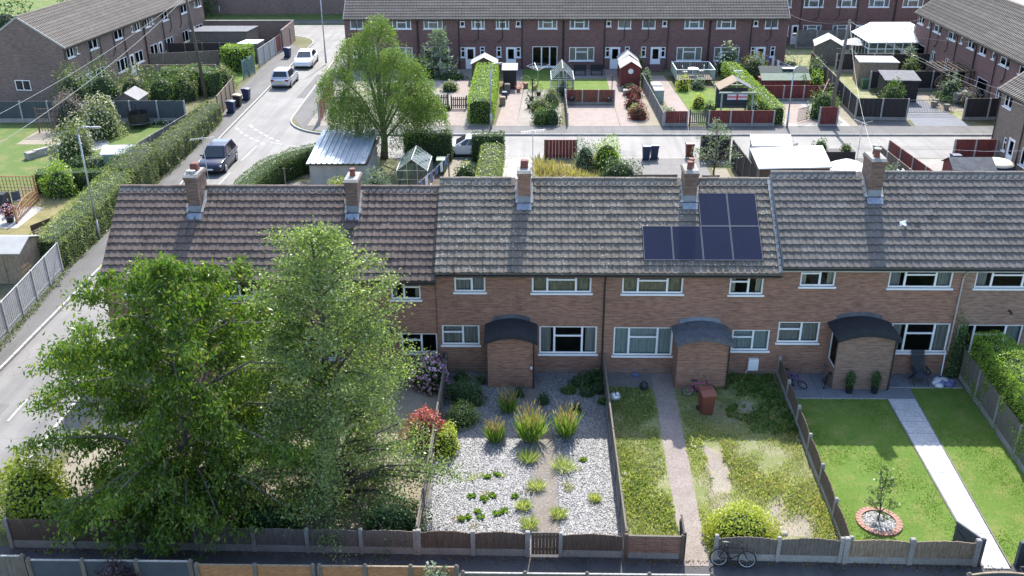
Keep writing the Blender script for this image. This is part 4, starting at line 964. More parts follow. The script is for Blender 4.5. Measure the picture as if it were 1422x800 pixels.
# ------------------------------------------------------------------ fences
def board_fence(label, x0, y0, x1, y1, bays, h, mat='wood_grey', gravel=.26, arch=.09, post='concrete', group='front fences along the alley', posts=(True,True), bw=.115, postw=.12, posth=None, each=True, name='garden_fence', cap=False):
    """concrete posts and gravel boards with upright timber boards, every board a piece of its own"""
    d = Vector((x1-x0, y1-y0, 0)); L = d.length; t = thing(name, label, 'fence', (x0,y0,0), math.atan2(d.y,d.x), group); bl = L/bays
    for k in range(bays+1):
        if (k == 0 and not posts[0]) or (k == bays and not posts[1]): continue
        ph = (posth or h+.04)+rnd.uniform(-.02,.02)
        B().bev(k*bl-postw/2,k*bl+postw/2,-postw/2,postw/2,0,ph,.025).o('post', post, t)
    for k in range(bays):
        a, c = k*bl+postw/2-.01, (k+1)*bl-postw/2+.01
        if gravel: B().box(a,c,-.025,.025,.0,gravel).o('gravel_board', 'concrete', t)
        n = max(3, round((c-a)/bw)); w = (c-a)/n
        rail = B(); rail.box(a,c,.014,.05,gravel+.1,gravel+.16); rail.box(a,c,.014,.05,h-.22,h-.16); rail.o('rail', mat, t)
        pb = B()
        for i in range(n):
            u = ((i+.5)/n-.5)*2; top = h-arch*u*u+rnd.uniform(-.012,.012); z0 = gravel+.002
            b = B() if each else pb
            x = a+i*w; b.add([(x,-.020,z0),(x+w*1.04,-.008,z0),(x+w*1.04,.010,z0),(x,.010,z0),(x,-.020,top),(x+w*1.04,-.008,top),(x+w*1.04,.010,top),(x,.010,top)],[(0,3,2,1),(4,5,6,7),(0,1,5,4),(1,2,6,5),(2,3,7,6),(3,0,4,7)])
            if each: b.o('board', mat, t)
        if not each: pb.o('fence_panel', mat, t)
        if cap: B().box(a,c,-.03,.03,h+.012,h+.05).o('capping_rail', post, t)
    return t
board_fence('dark timber fence with wide concrete boards in front of the golden conifers', -17.05,24.62,-10.9,24.56,3,1.15,'wood_brown',.30,.0)
board_fence('weathered upright board fence under the two large trees', -10.75,24.56,-3.72,24.47,4,.95,'wood_grey',.27,.05)
board_fence('two arched brown board panels in front of the slate garden', -3.6,24.47,-.08,24.43,2,.96,'wood_brown',.27,.09,postw=.15)
board_fence('single arched brown board panel right of the little garden gate', .98,24.42,3.0,24.39,1,.93,'wood_brown',.27,.08,posts=(True,False))
board_fence('two dark arched board panels behind the leaning bicycle', 5.95,24.33,9.9,24.25,2,.95,'wood_grey',.27,.09,posth=1.0)
board_fence('two pale arched board panels in front of the lawn', 10.05,24.24,14.15,24.18,2,.95,'wood_tan',.27,.07,posth=1.02,postw=.16)
def slat_panel(label, x0, y0, x1, y1, h, mat, rows=7, gravel=.25, group=None):
    d = Vector((x1-x0,y1-y0,0)); L = d.length; t = thing('garden_fence', label, 'fence', (x0,y0,0), math.atan2(d.y,d.x), group)
    for x in (0,L): B().bev(x-.06,x+.06,-.06,.06,0,h+.06,.02).o('post','wood_brown',t)
    B().box(.06,L-.06,-.025,.025,0,gravel).o('gravel_board','concrete',t)
    rh = (h-gravel-.03)/rows
    for i in range(rows): B().box(.05,L-.05,-.02+.008*(i%2),.006+.008*(i%2),gravel+i*rh+.004,gravel+(i+1)*rh-.006).o('board',mat,t)
    for f in (.0,.36,.68,1): x = .07+(L-.14)*f; B().box(x-.025,x+.025,-.04,-.022,gravel,h-.03).o('batten',mat,t)
    B().box(.04,L-.04,-.045,.03,h-.03,h+.005).o('capping_rail','wood_grey',t)
slat_panel('low fence of pinkish horizontal boards beside the open gateway', 3.08,24.38,4.88,24.35,.92,'wood_pink',6,.24)
# side fences between the gardens
board_fence('thin weathered fence between the slate garden and the weedy garden', 3.10,36.0,3.08,24.5,6,1.0,'wood_grey',.15,.0,group='fences between the gardens', post='wood_grey', postw=.09, bw=.14, cap=True)
board_fence('weathered fence with a pale rail beside the pink hydrangea', -3.62,36.0,-3.66,24.6,6,1.0,'wood_grey',.15,.0,group='fences between the gardens', post='wood_grey', postw=.09, bw=.14, cap=True)
board_fence('dark wavy-topped fence between the weedy garden and the lawn', 10.62,35.9,10.22,24.35,6,.95,'wood_brown',.25,.13,group='fences between the gardens')
board_fence('tall grey close-board fence below the bright conifer hedge', 18.32,36.0,17.75,24.0,6,1.45,'wood_grey',.25,.0,group='fences between the gardens', postw=.10)
board_fence('low fence between the two tree-shaded gardens', -11.06,36.0,-11.0,24.7,5,1.0,'wood_grey',.2,.0,group='fences between the gardens', each=False)
# fences on the near side of the alley
def ply_fence(label, x0, x1, y, bays, h, mat, dip=0., cap='concrete_pale'):
    t = thing('garden_fence', label, 'fence', (x0,y,0), 0, 'fences on the near side of the alley'); bl = (x1-x0)/bays
    for k in range(bays+1): 
        b = B(); b.bev(k*bl-.065,k*bl+.065,-.065,.065,0,h+.05,.02); b.ball((k*bl,0,h+.05),(.06,.06,.06),8,3,0); b.o('post','wood_grey',t)
    for k in range(bays):
        n = 14; a, c = k*bl+.06,(k+1)*bl-.06; top = [(a+(c-a)*i/n, h-dip*(1-(2*i/n-1)**2)) for i in range(n+1)]
        B().exty([(a,.05),(c,.05)]+list(reversed(top)), -.02,.02).o('fence_panel',mat,t)
        cb = B()
        for (xa,za),(xb,zb) in zip(top[:-1],top[1:]): cb.bar((xa,0,za+.018),(xb,0,zb+.018),.055,.03)
        cb.o('capping_rail',cap,t)
ply_fence('grey panelled fence with pale top rail at the alley corner', -19.5,-15.3,22.35,2,1.6,'wood_grey')
ply_fence('dark panelled fence behind the purple shrub', -15.1,-10.2,22.3,3,1.5,'fence_slate')
ply_fence('orange panelled fence with a sloping top rail', -10.0,-6.5,22.25,2,1.42,'wood_orange',.0,'wood_tan')
ply_fence('orange panelled fence with pale posts by the leafy sprig', -6.3,-2.2,22.25,3,1.42,'wood_orange',0,'wood_tan')
ply_fence('pale-railed low fence facing the pinkish board fence', -2.0,5.4,22.2,4,1.25,'wood_grey')
ply_fence('grey-green arched fence near the open dark gate', 12.9,20.5,22.1,4,1.45,'fence_slate',-.10,'wood_tan')
# gates
g = thing('garden_gate','small weathered board gate in the arched fence','gate',(0.02,24.43,0))
for i in range(8): B().box(.02+i*.112,.02+i*.112+.106,-.015,.01,.08,.92).o('board','wood_brown',g)
B().box(.02,.91,-.02,.035,.92,.96).o('top_rail','wood_grey',g)
for z in (.22,.72): B().box(.03,.90,.012,.045,z,z+.08).o('rail','wood_brown',g)
def open_gate(label, x, y, ang, w, mat, h=.95):
    g = thing('garden_gate', label, 'gate', (x,y,0), R(ang))
    n = 8
    for i in range(n): B().box(.06+i*w/n,.06+(i+.96)*w/n,-.012,.012,.06,h).o('board',mat,g)
    for z in (.2,h-.2): B().box(.06,w+.06,.012,.045,z,z+.08).o('rail',mat,g)
    B().bar((.08,.03,.25),(w,.03,h-.2),.07,.03).o('brace',mat,g)
    B().box(.05,w+.07,-.03,.03,h+.004,h+.04).o('top_rail',mat,g)
    B().bev(-.07,.05,-.06,.06,0,h+.1,.02).o('post',mat,g); return g
open_gate('dark gate standing open beside the concrete path', 4.93,24.42,88,.9,'fence_black',.92)
open_gate('slate grey gate standing open beside the white path', 14.28,24.2,118,.95,'fence_slate',.98)
tag(B().bev(15.42,15.58,24.06,24.2,0,1.0,.02).box(15.6,17.6,24.1,24.15,.05,.98).o('garden_fence','fence_slate'),'slate grey fence stub right of the white path','fence')
# ------------------------------------------------------------------ planting
for x,y,r,h,m,l in ((-16.9,26.1,1.3,2.7,'leaf_gold','golden conifer at the fence corner by the road'),(-14.0,26.2,1.0,1.9,'leaf_gold','smaller golden conifer under the cherry tree')):
    bush('conifer', l, (x,y), (r,r,h*.86), m, 4200, .12, cat='conifer', lump=.18)
bush('grey_shrub','soft grey-green shrub between the two golden conifers',(-15.3,25.5),(.8,.6,1.1),'leaf_grey',1500,.11)
bush('purple_shrub','dark purple leaved shrub behind the near alley fence',(-12.4,21.9),(.8,.6,1.65),'leaf_purple',1300,.11)
bush('leafy_sprig','pale leafy sprig rising above the near orange fence',(-2.75,21.95),(.5,.35,1.55),'leaf_grey',420,.13)
bush('hydrangea','pink hydrangea in flower against the house wall',(-4.25,34.9),(.8,.7,1.25),'leaf_hedge',1400,.11,'flower_pink',650,fsize=.13)
bush('coral_maple','coral red leaved maple leaning over the pale rail fence',(-4.0,30.7),(.95,.7,1.3),'leaf_coral',1500,.12,cat='shrub')
bush('lime_shrub','lime green shrub at the pale rail fence beside the slate chips',(-3.15,30.3),(.5,.75,.9),'leaf_yellow',1300,.09)
bush('dome_shrub','yellow-green domed shrub in the shade of the house',(-2.7,32.2),(.75,.65,.75),'leaf_privet',1400,.09)
bush('dark_shrub','dark bushy shrub near the porch of the slate garden',(-2.7,33.9),(.85,.8,.8),'leaf_dark',1500,.09)
bush('dark_shrub','low dark green ground shrub below the domed shrub',(-3.2,31.4),(.45,.6,.55),'leaf_dark',700,.08)
bush('yellow_bush','large yellow-leaved rounded bush beside the open gateway',(6.95,25.35),(1.3,.85,1.15),'leaf_yellow',4200,.085,lump=.12)
bush('garden_shrub','leafy green shrub under the pale green tree at the front fence',(-4.6,25.6),(1.2,.7,1.3),'leaf_dark',1700,.1)
bush('garden_shrub','dark green shrub beneath the cherry branches',(-8.9,25.6),(1.3,.7,1.2),'leaf_dark',1700,.12)
GC = 'tufted plants in the slate chippings'
def tallgrass(label, px, py, h, r, n=150, seeds=True):
    c = G(px,py); t = tuft('ornamental_grass', label, (c.x,c.y), r, h, n, 'grass_blade', GC, lean=.45)
    if seeds:
        k = n//2; a = NR.uniform(0,6.28,k); q = NR.uniform(.3,1,k)*r; d = unit(np.stack([np.cos(a)*q/r*.5, np.sin(a)*q/r*.5, np.ones(k)],1))
        P = d*(h*NR.uniform(.75,1.25,k))[:,None]; obj('seed_heads', leaf_mesh('seed_heads', P, .26, 'grass_seed', .16, axis=d*5, spread=.5), t)
        obj('straw', leaf_mesh('straw', P*.62, h*.8, 'grass_straw', .02, axis=d*20, spread=.5), t)
tallgrass('tall ornamental grass with straw seed heads in the middle of the slate garden',737,612,1.25,.55,260)
tallgrass('tall dark ornamental grass beside the path in the slate garden',785,606,1.15,.5,200)
tallgrass('feathery grass with pale plumes left of the tall ornamental grass',688,612,.75,.5,220)
tallgrass('dark grass clump in the shade before the porch',706,572,.85,.45,170)
for px,py,r,h,l in ((733,640,.45,.5,'bright green grass clump at the edge of the garden path'),(782,652,.5,.55,'wide grass clump right of the garden path'),(745,678,.42,.38,'low round clump straddling the path edge'),(735,732,.3,.45,'narrow clump near the little gate'),(727,706,.3,.4,'small clump left of the path'),(776,718,.3,.4,'small clump right of the path near the gate'),(826,695,.25,.3,'lone small tuft by the right-hand fence')):
    c = G(px,py); tuft('grass_clump', l, (c.x,c.y), r, h, 240, 'grass_weed', GC, lean=1.1, width=.016)
for px,py in ((690,660),(678,664),(672,695),(684,690),(664,712),(641,722),(650,720),(668,720),(690,715),(700,712),(810,640),(655,690),(716,690)):
    c = G(px,py); tuft('seedling','small green seedling among the slate chips',(c.x,c.y),.16,.16,40,'grass_blade','seedlings among the slate chips','plant',width=.07,lean=1.2)
for px,py,s,m in ((808,535,.6,'leaf_dark'),(825,528,.55,'leaf_dark'),(790,545,.35,'leaf_hedge'),(838,560,.3,'leaf_hedge')):
    c = G(px,py); bush('wall_weed','leafy weed growing at the wall by the blind-covered window',(c.x,c.y),(s,s*.7,s*.8),m,320,.10,group='weeds by the house wall',cat='weeds')
for k,(px,py,r,h,m) in enumerate(((648,548,.4,.5,'leaf_dark'),(662,562,.35,.35,'leaf_olive'),(640,528,.4,.45,'leaf_hedge'),(668,532,.3,.4,'leaf_olive'),(755,560,.3,.5,'leaf_dark'),(815,548,.45,.4,'leaf_hedge'),(832,545,.35,.6,'leaf_dark'),(800,572,.3,.35,'leaf_olive'),(720,550,.3,.5,'leaf_dark'))):
    c = G(px,py); bush('garden_weed','leafy plant growing through the shaded slate chips',(c.x,c.y),(r,r*.9,h),m,230,.07,group='plants in the shaded end of the slate garden',cat='plant',lump=.4)
for k in range(16):
    c = G(rnd.uniform(612,850), rnd.uniform(640,735)); 
    if onpath(c.x,c.y) or not (-3.4 < c.x < 2.9): continue
    tuft('dry_tuft','sparse straw-coloured tuft among the slate chips',(c.x,c.y),.2,.22,34,rnd.choice(['grass_straw','grass_weed','grass_seed']),'dry tufts among the slate chips','grass plant',width=.018,lean=1.3)
# bright conifer hedge right of the lawn
hedge('conifer_hedge','bright lime conifer hedge behind the tall grey fence',[(18.8,35.3,2.55,1.1),(19.0,33.5,2.65,1.6),(19.05,31,2.65,1.9),(18.95,28,2.6,2.1),(18.85,25,2.6,2.1),(18.8,22,2.6,2.1)],1.6,2.4,'leaf_hedge_lime',520,.075,lump=.12,roundtop=.25)
bush('climber','dark green climber growing up the grey downpipe',(18.05,35.9),(.4,.2,2.7),'leaf_hedge',700,.1,cat='climber')
# round bed with its sapling
rb = thing('round_bed','round bed of pale stones with a brick edge','flower bed',(11.83,26.27,0))
for k in range(28):
    a = 2*math.pi*k/28; B().mbox(Matrix.Translation((.66*math.cos(a),.66*math.sin(a),.035)) @ Matrix.Rotation(a,4,'Z'),.2,.135,.07).o('brick','terracotta',rb)
cb = chips('stone_chips','', (-.58,.58,-.58,.58,lambda x,y: x*x+y*y<.34), 700,.035,'slate_chip'); cb.parent = rb
for k in ('label','category'):
    if k in cb: del cb[k]
B().ball((0,0,-.02),(.6,.6,.05),18,2,0).o('stone_base','gravel_bed',rb)
def sap_prof(h): return .75*(1-h)**.5*(1 if h > .3 else .6)
tree('sapling','slender young tree with sparse leaves in the round stone bed',(11.83,26.35),1.9,sap_prof,20,6,18,.10,'leaf_birch','trunk',.018,.2,.9,.0,.05,.25,.6,0,21)
# pots by the porch
for px,py in ((1172,537),(1208,538)):
    c = Vector((13.25 if px < 1190 else 14.3, 34.55, .03)); t = thing('potted_shrub','clipped evergreen in a black pot before the porch','potted plant',(c.x,c.y,.03),0,'pair of potted evergreens')
    B().tube([(0,0,0),(0,0,.28),(0,0,.285)],[.12,.16,.12],12).o('pot','black_plastic',t)
    B().ball((0,0,.6),(.15,.15,.36),10,6).o('stems','core_green',t); u = unit(NR.normal(size=(420,3))); obj('foliage', leaf_mesh('foliage', u*np.array((.19,.19,.40))+np.array((0,0,.62)), .07,'leaf_dark',.6,axis=u*.5,flat=u), t)
# leaf litter along the fence foot in the alley
xs = NR.uniform(-17,15,1500); P = np.stack([xs, 24.32-xs*.012-np.abs(NR.normal(size=1500))*.14, NR.uniform(.012,.05,1500)],1)
tag(obj('leaf_litter', leaf_mesh('leaf_litter', P, .075,'litter',.6,flat=np.tile(np.array((0,0,2.)),(1500,1)))),'dry leaf litter and weeds along the foot of the front fences','litter',None,'stuff')
# ================================================================== bins, bicycles, cars and other small things
def wheelie_bin(label, x, y, rz, mat, lidmat=None, group=None, z=0):
    t = thing('wheelie_bin', label, 'bin', (x,y,z), rz, group); b = B()
    q = lambda w, d, zz: [(-w,-d,zz),(w,-d,zz),(w,d,zz),(-w,d,zz)]
    vs = q(.22,.24,.05)+q(.27,.32,.90)+q(.29,.34,.90)+q(.29,.34,.96); fs = [(3,2,1,0)]
    for k in range(3): fs += [(4*k+i,4*k+(i+1)%4,4*k+4+(i+1)%4,4*k+4+i) for i in range(4)]
    fs.append((12,13,14,15)); b.add(vs,fs); b.o('body', mat, t)
    l = B(); l.extx([(-.38,.965),(-.36,1.01),(0,1.07),(.34,1.06),(.36,.965)],-.30,.30); l.o('lid', lidmat or mat, t)
    B().tube([(-.25,.40,.94),(.25,.40,.94)],.02,6).bar((-.2,.33,.94),(-.2,.40,.94),.03).bar((.2,.33,.94),(.2,.40,.94),.03).o('handle', mat, t)
    for s in (-1,1): B().tube([(s*.24,.27,.1),(s*.29,.27,.1)],.1,14).o('wheel','rubber',t)
    return t
def bicycle(label, loc, rz, lean, fm, wr=.30, small=False, tyre='rubber'):
    t = thing('bicycle', label, 'bicycle', loc, 0); t.rotation_euler = (R(lean),0,rz)
    wb = 1.0 if not small else .88; A = Vector((-wb/2,0,wr)); C = Vector((wb/2,0,wr)); bb = Vector((-.08,0,wr-.03)); st = Vector((-.22,0,wr+.42)); hd = Vector((wb/2-.16,0,wr+.38)); hb = Vector((wb/2-.11,0,wr+.24))
    f = B()
    for a, b in ((A,bb),(A,st),(bb,st),(bb,hb),(st+Vector((.02,0,-.05)),hd)): f.tube([a,b],.017,6)
    f.tube([hd,hb,C],[.02,.02,.015],6); f.o('frame', fm, t)
    for c in (A,C):
        w = B(); w.torus(c,(0,1,0),wr-.02,.024,24,6); w = w.o('wheel', tyre, t, True); B().torus(c,(0,1,0),wr-.05,.010,20,4).o('rim','aluminium',w)
        s = B()
        for k in range(12): a = k*math.pi/6; s.tube([c,c+Vector((math.cos(a)*(wr-.05),0,math.sin(a)*(wr-.05)))],.003,3)
        s.tube([c+Vector((0,-.05,0)),c+Vector((0,.05,0))],.022,8); s.o('spokes','steel',w)
    h = hd+Vector((-.03,0,.14)); B().tube([hd,h],.015,6).tube([h+Vector((-.06,-.28,.06)),h+Vector((0,-.2,.02)),h,h+Vector((0,.2,.02)),h+Vector((-.06,.28,.06))],.013,6).o('handlebar','black_plastic',t)
    B().tube([st,st+Vector((-.02,0,.1))],.013,6).o('seat_post','steel',t)
    B().ball(st+Vector((-.03,0,.13)),(.14,.07,.035),10,5).o('saddle','black_plastic',t)
    B().tube([bb+Vector((0,-.06,0)),bb+Vector((0,.06,0))],.05,10).bar(bb+Vector((0,-.07,0)),bb+Vector((.1,-.07,-.12)),.02).bar(bb+Vector((0,.07,0)),bb+Vector((-.1,.07,.12)),.02).box(bb.x+.06,bb.x+.16,-.17,-.07,bb.z-.14,bb.z-.12).box(bb.x-.16,bb.x-.06,.07,.17,bb.z+.12,bb.z+.14).o('crank','black_plastic',t)
    return t
def car(label, x, y, rz, paintm, L=4.3, W=1.80, H=1.55, suv=True, group='parked cars'):
    """car body lofted from cross sections, with glass, wheels, lights and plates as parts; nose towards +x"""
    t = thing('parked_car', label, 'car', (x,y,-.125), rz, group); h2 = L/2
    # stations along the length: x, half width low, half width waist, sill z, waist z
    S = [(-h2,.80,.74,.42,.86),(-h2+.10,.90,.86,.28,.95),(-h2+.5,.96,.95,.22,.99),(-h2+1.1,1.,.97,.20,.98),(-.3,1.,.97,.20,.96),(.5,1.,.97,.20,.95),(h2-1.1,1.,.96,.20,.94),(h2-.55,.97,.90,.22,.88),(h2-.15,.90,.80,.26,.78),(h2,.80,.68,.34,.66)]
    b = B(); vs = []; n = 8
    for sx, wl_, ww, zs, zw in S:
        wl_ *= W/2; ww *= W/2
        vs += [(sx,-wl_*.9,zs),(sx,-wl_,zs+.14),(sx,-wl_*.995,(zs+zw)/2+.06),(sx,-ww,zw-.02),(sx,ww,zw-.02),(sx,wl_*.995,(zs+zw)/2+.06),(sx,wl_,zs+.14),(sx,wl_*.9,zs)]
    # crown the bonnet and boot by a centre ridge row
    fs = []
    for i in range(len(S)-1):
        for k in range(n): fs.append((i*n+k, i*n+(k+1)%n, (i+1)*n+(k+1)%n, (i+1)*n+k))
    fs += [tuple(range(n)), tuple((len(S)-1)*n+n-1-k for k in range(n))]
    b.add(vs, fs)
    me = b.mesh('body', paintm, True); body = obj('body', me, t)
    md = body.modifiers.new('soft','BEVEL'); md.width = .05; md.segments = 2; md.limit_method = 'ANGLE'; md.angle_limit = R(25)
    # cabin: roof, pillars and glass
    rear = -h2+(.18 if suv else .62); re_top = -h2+(.62 if suv else 1.35); fr_top = h2-(1.95 if suv else 2.0); fr = h2-1.15; zw = .95; wr = W/2*.93; wt = W/2*.70
    c = B(); P = {'rbl':(rear,-wr,zw),'rbr':(rear,wr,zw),'fbl':(fr,-wr,zw-.03),'fbr':(fr,wr,zw-.03),'rtl':(re_top,-wt,H-.03),'rtr':(re_top,wt,H-.03),'ftl':(fr_top,-wt,H-.04),'ftr':(fr_top,wt,H-.04)}
    mid = (re_top+fr_top)/2
    c.add([P['rbl'],P['fbl'],P['ftl'],(mid,-wt*1.01,H),P['rtl'],P['rbr'],P['fbr'],P['ftr'],(mid,wt*1.01,H),P['rtr']],[(0,1,2,3,4),(5,9,8,7,6),(2,7,8,3),(3,8,9,4),(0,4,9,5),(1,6,7,2),(0,5,6,1)])
    cab = obj('cabin', c.mesh('cabin', paintm, False), t); md = cab.modifiers.new('soft','BEVEL'); md.width = .06; md.segments = 3; md.limit_method = 'ANGLE'; md.angle_limit = R(20)
    def lerp(p, q, f): return Vector(p)+(Vector(q)-Vector(p))*f
    def pane(a, b_, c_, d_, nm, off):
        # inset panel on a face, pushed outwards
        o = Vector(off); q = B(); q.quad(Vector(a)+o, Vector(b_)+o, Vector(c_)+o, Vector(d_)+o); q.o(nm,'glass_car',cab,fix=False)
    a_, b_, c_, d_ = lerp(P['fbl'],P['fbr'],.07),lerp(P['fbl'],P['fbr'],.93),lerp(P['ftr'],P['ftl'],.07),lerp(P['ftr'],P['ftl'],.93)
    pane(lerp(a_,d_,.08),lerp(b_,c_,.08),lerp(b_,c_,.93),lerp(a_,d_,.93),'windscreen',(.025,0,.02))
    a_, b_, c_, d_ = lerp(P['rbl'],P['rbr'],.08),lerp(P['rbl'],P['rbr'],.92),lerp(P['rtr'],P['rtl'],.08),lerp(P['rtr'],P['rtl'],.92)
    pane(lerp(a_,d_,.22),lerp(b_,c_,.22),lerp(b_,c_,.9),lerp(a_,d_,.9),'rear_window',(-.025,0,.012))
    for s, (k0,k1,k2,k3) in ((-1,('rbl','fbl','ftl','rtl')),(1,('rbr','fbr','ftr','rtr'))):
        for f0, f1 in ((.10,.36),(.39,.63),(.66,.90)):
            lo0, lo1 = lerp(P[k0],P[k1],f0), lerp(P[k0],P[k1],f1); hi0, hi1 = lerp(P[k3],P[k2],f0), lerp(P[k3],P[k2],f1)
            pane(lerp(lo0,hi0,.08),lerp(lo1,hi1,.08),lerp(lo1,hi1,.86),lerp(lo0,hi0,.86),'side_window',(0,s*.022,.008))
        # mirrors, handles, sill trim
        m = B(); m.ball((fr-.42,s*(W/2+.07),.99),(.07,.10,.07),8,5); m.o('mirror', paintm, t, True)
        for hx in (.05,-.85): B().box(hx,hx+.18,s*(W/2*.985)-.015,s*(W/2*.985)+.015,.80,.825).o('door_handle','steel',t)
        B().box(-h2+1.0,h2-1.1,s*(W/2-.03)-.02,s*(W/2-.03)+.02,.2,.32).o('sill_trim','black_plastic',t)
        l = B(); l.box(h2-.38,h2-.10,s*(W/2*.70)-.16,s*(W/2*.70)+.16,.60,.72); l.o('headlight','lamp_glass',t)
        l = B(); l.box(-h2+.0,-h2+.16,s*(W/2*.74)-.14,s*(W/2*.74)+.14,.72,.90); l.o('tail_light','lamp_red',t)
        for wx in (-h2+.82, h2-.88):
            w = B(); w.tube([(wx,s*(W/2-.20),.33),(wx,s*(W/2+.005),.33)],.33,20); w.torus((wx,s*(W/2-.02),.33),(0,1,0),.30,.03,20,5); w = w.o('wheel','rubber',t)
            r = B(); r.tube([(wx,s*(W/2-.02),.33),(wx,s*(W/2+.022),.33)],.06,10)
            for k in range(5): a = k*2*math.pi/5; r.bar((wx,s*(W/2+.012),.33),(wx+.2*math.cos(a),s*(W/2+.012),.33+.2*math.sin(a)),.05,.05)
            r.torus((wx,s*(W/2+.01),.33),(0,1,0),.205,.018,18,5); r.o('rim','aluminium',w)
    B().box(h2-.03,h2+.012,-.26,.26,.42,.53).o('number_plate','white_paint',t); B().box(-h2-.012,-h2+.03,-.26,.26,.62,.73).o('number_plate','plate_yellow',t)
    B().box(h2-.12,h2-.002,-.55,.55,.55,.62).box(h2-.1,h2-.02,-.6,.6,.30,.40).o('grille','black_plastic',t)
    return t
paint('car_blue',(.012,.015,.042),(.011,.014,.038),1,.15); paint('car_silver',(.55,.56,.58),(.52,.53,.55),1,.25,metal=.5); paint('car_white',(.72,.73,.74),(.70,.71,.72),1,.2)
paint('lamp_glass',(.65,.67,.7),(.5,.52,.55),8,.15); paint('lamp_red',(.35,.02,.02),(.3,.015,.015),8,.2); paint('plate_yellow',(.55,.45,.08),(.5,.4,.07),8,.5)
glass('glass_car',(.015,.02,.025),.0,.05)
car('dark blue car parked beside the long garden hedge', -22.1,64.7,R(-90),'car_blue',4.3,1.8,1.62)
car('silver car seen from behind on the side road', -23.1,89.2,R(90),'car_silver',4.3,1.8,1.6)
car('white saloon car facing the camera on the side road', -22.9,97.5,R(-88),'car_white',4.7,1.85,1.45,False)
car('white car glimpsed in the gap between two clipped hedges', -4.6,67.45,R(180),'car_white',4.2,1.75,1.45,False)
wheelie_bin('brown wheelie bin standing in the weedy front garden',7.05,33.0,R(8),'bin_brown')
BG = 'bins on the side road pavement'
for (px,py,m,l,lm) in ((322,157,'bin_blue','blue wheelie bin on the pavement beside the brown board fence, first of the row','bin_blue'),(331,148,'black_plastic','dark wheelie bin with pale lid between two blue bins','pot_buff'),(343,139,'bin_blue','blue wheelie bin last in the row below the green trellis','bin_blue')):
    c = G(px,py); wheelie_bin(l, c.x, c.y, R(85), m, lm, BG)
c = G(410,80); wheelie_bin('dark blue bin behind the white saloon car', -25.4,100.2, R(80), 'bin_blue', None, BG)
for x,y,l,m,lm in ((8.15,66.0,'blue wheelie bin standing at the road edge with its lid open','bin_blue','bin_blue'),(8.75,66.2,'second blue wheelie bin pressed against its neighbour at the road edge','bin_blue','bin_blue'),(11.3,66.6,'lone brown wheelie bin standing at the road edge','bin_brown','bin_brown')):
    wheelie_bin(l, x, y, R(180), m, lm, 'bins at the cross road edge')
bicycle('pink bicycle leaning behind the brown bin', (6.95,34.35,0), R(5), 12, 'pink_paint', .28, True)
c = G(1097,522); bicycle('small purple bicycle left on the grey patio', (11.15,35.2,.03), R(-48), 20, 'purple_paint', .22, True)
bicycle('dark bicycle with pale rims leaning on the front fence', (6.45,23.98,0), R(-6), -13, 'fence_black', .30, True)
bicycle('little scooter bike beside the porch steps', (12.45,35.3,.03), R(70), 14, 'fence_black', .13, True)
# recliner, laundry heap, white pole
t = thing('garden_recliner','dark slatted garden recliner chair under the window','chair',(16.45,35.4,.03),R(0))
for k in range(6): B().box(-.28,.28,-.30+k*.11,-.30+k*.11+.095,.40,.425).o('seat_slat','fence_slate',t)
for k in range(8): z = .44+k*.1; y = .32+k*.045; B().box(-.28,.28,y,y+.025,z,z+.085).o('back_slat','fence_slate',t)
for s in (-1,1):
    B().bar((s*.3,-.3,.0),(s*.3,.25,.62),.035).bar((s*.3,.35,0),(s*.3,-.25,.62),.035).bar((s*.31,-.3,.63),(s*.31,.3,.63),.05,.03).o('leg','black_plastic',t)
t = thing('laundry_heap','heap of pale crumpled cloth lying on the patio','laundry',(17.35,35.3,.03))
for k in range(9):
    b = B(); a, q = k*2.4, .08+.045*k; cx, cy = q*math.cos(a), q*math.sin(a)*.7; r = rnd.uniform(.12,.2)
    b.ball((cx,cy,.06+.05*(k<4)),(r*1.2,r,.11),9,5); o = b.o('cloth',('cloth_white','cloth_white','cloth_blue')[k%3],t,True)
    tx = o.modifiers.new('crumple','DISPLACE'); tex = bpy.data.textures.get('crumple') or bpy.data.textures.new('crumple','CLOUDS'); tex.noise_scale = .12; tx.texture = tex; tx.strength = .09
tag(B().tube([(17.62,36.0,.03),(17.6,36.02,1.25)],.03,8).o('white_pole','upvc'),'white pole standing by the wall next to the laundry heap','pole')
t = thing('grey_sack','shiny grey rubbish sack against the thin fence','sack',(3.45,33.9,0)); b = B(); b.ball((0,0,.16),(.28,.22,.2),10,6); b.ball((.1,-.05,.3),(.12,.1,.12),8,5); o = b.o('bag','car_silver',t,True)
tag(B().ball((4.75,34.75,.17),(.2,.2,.22),10,6).tube([(4.75,34.75,.33),(4.75,34.75,.42)],[.10,.05],8).o('black_sack','black_plastic'),'black rubbish sack at the end of the concrete apron','sack')
tag(B().tube([(4.5,35.8,.014),(4.5,35.8,.13),(4.5,35.8,.14)],[.10,.14,.10],14).o('washing_bowl','cloth_blue'),'small blue bowl on the concrete apron','bowl')

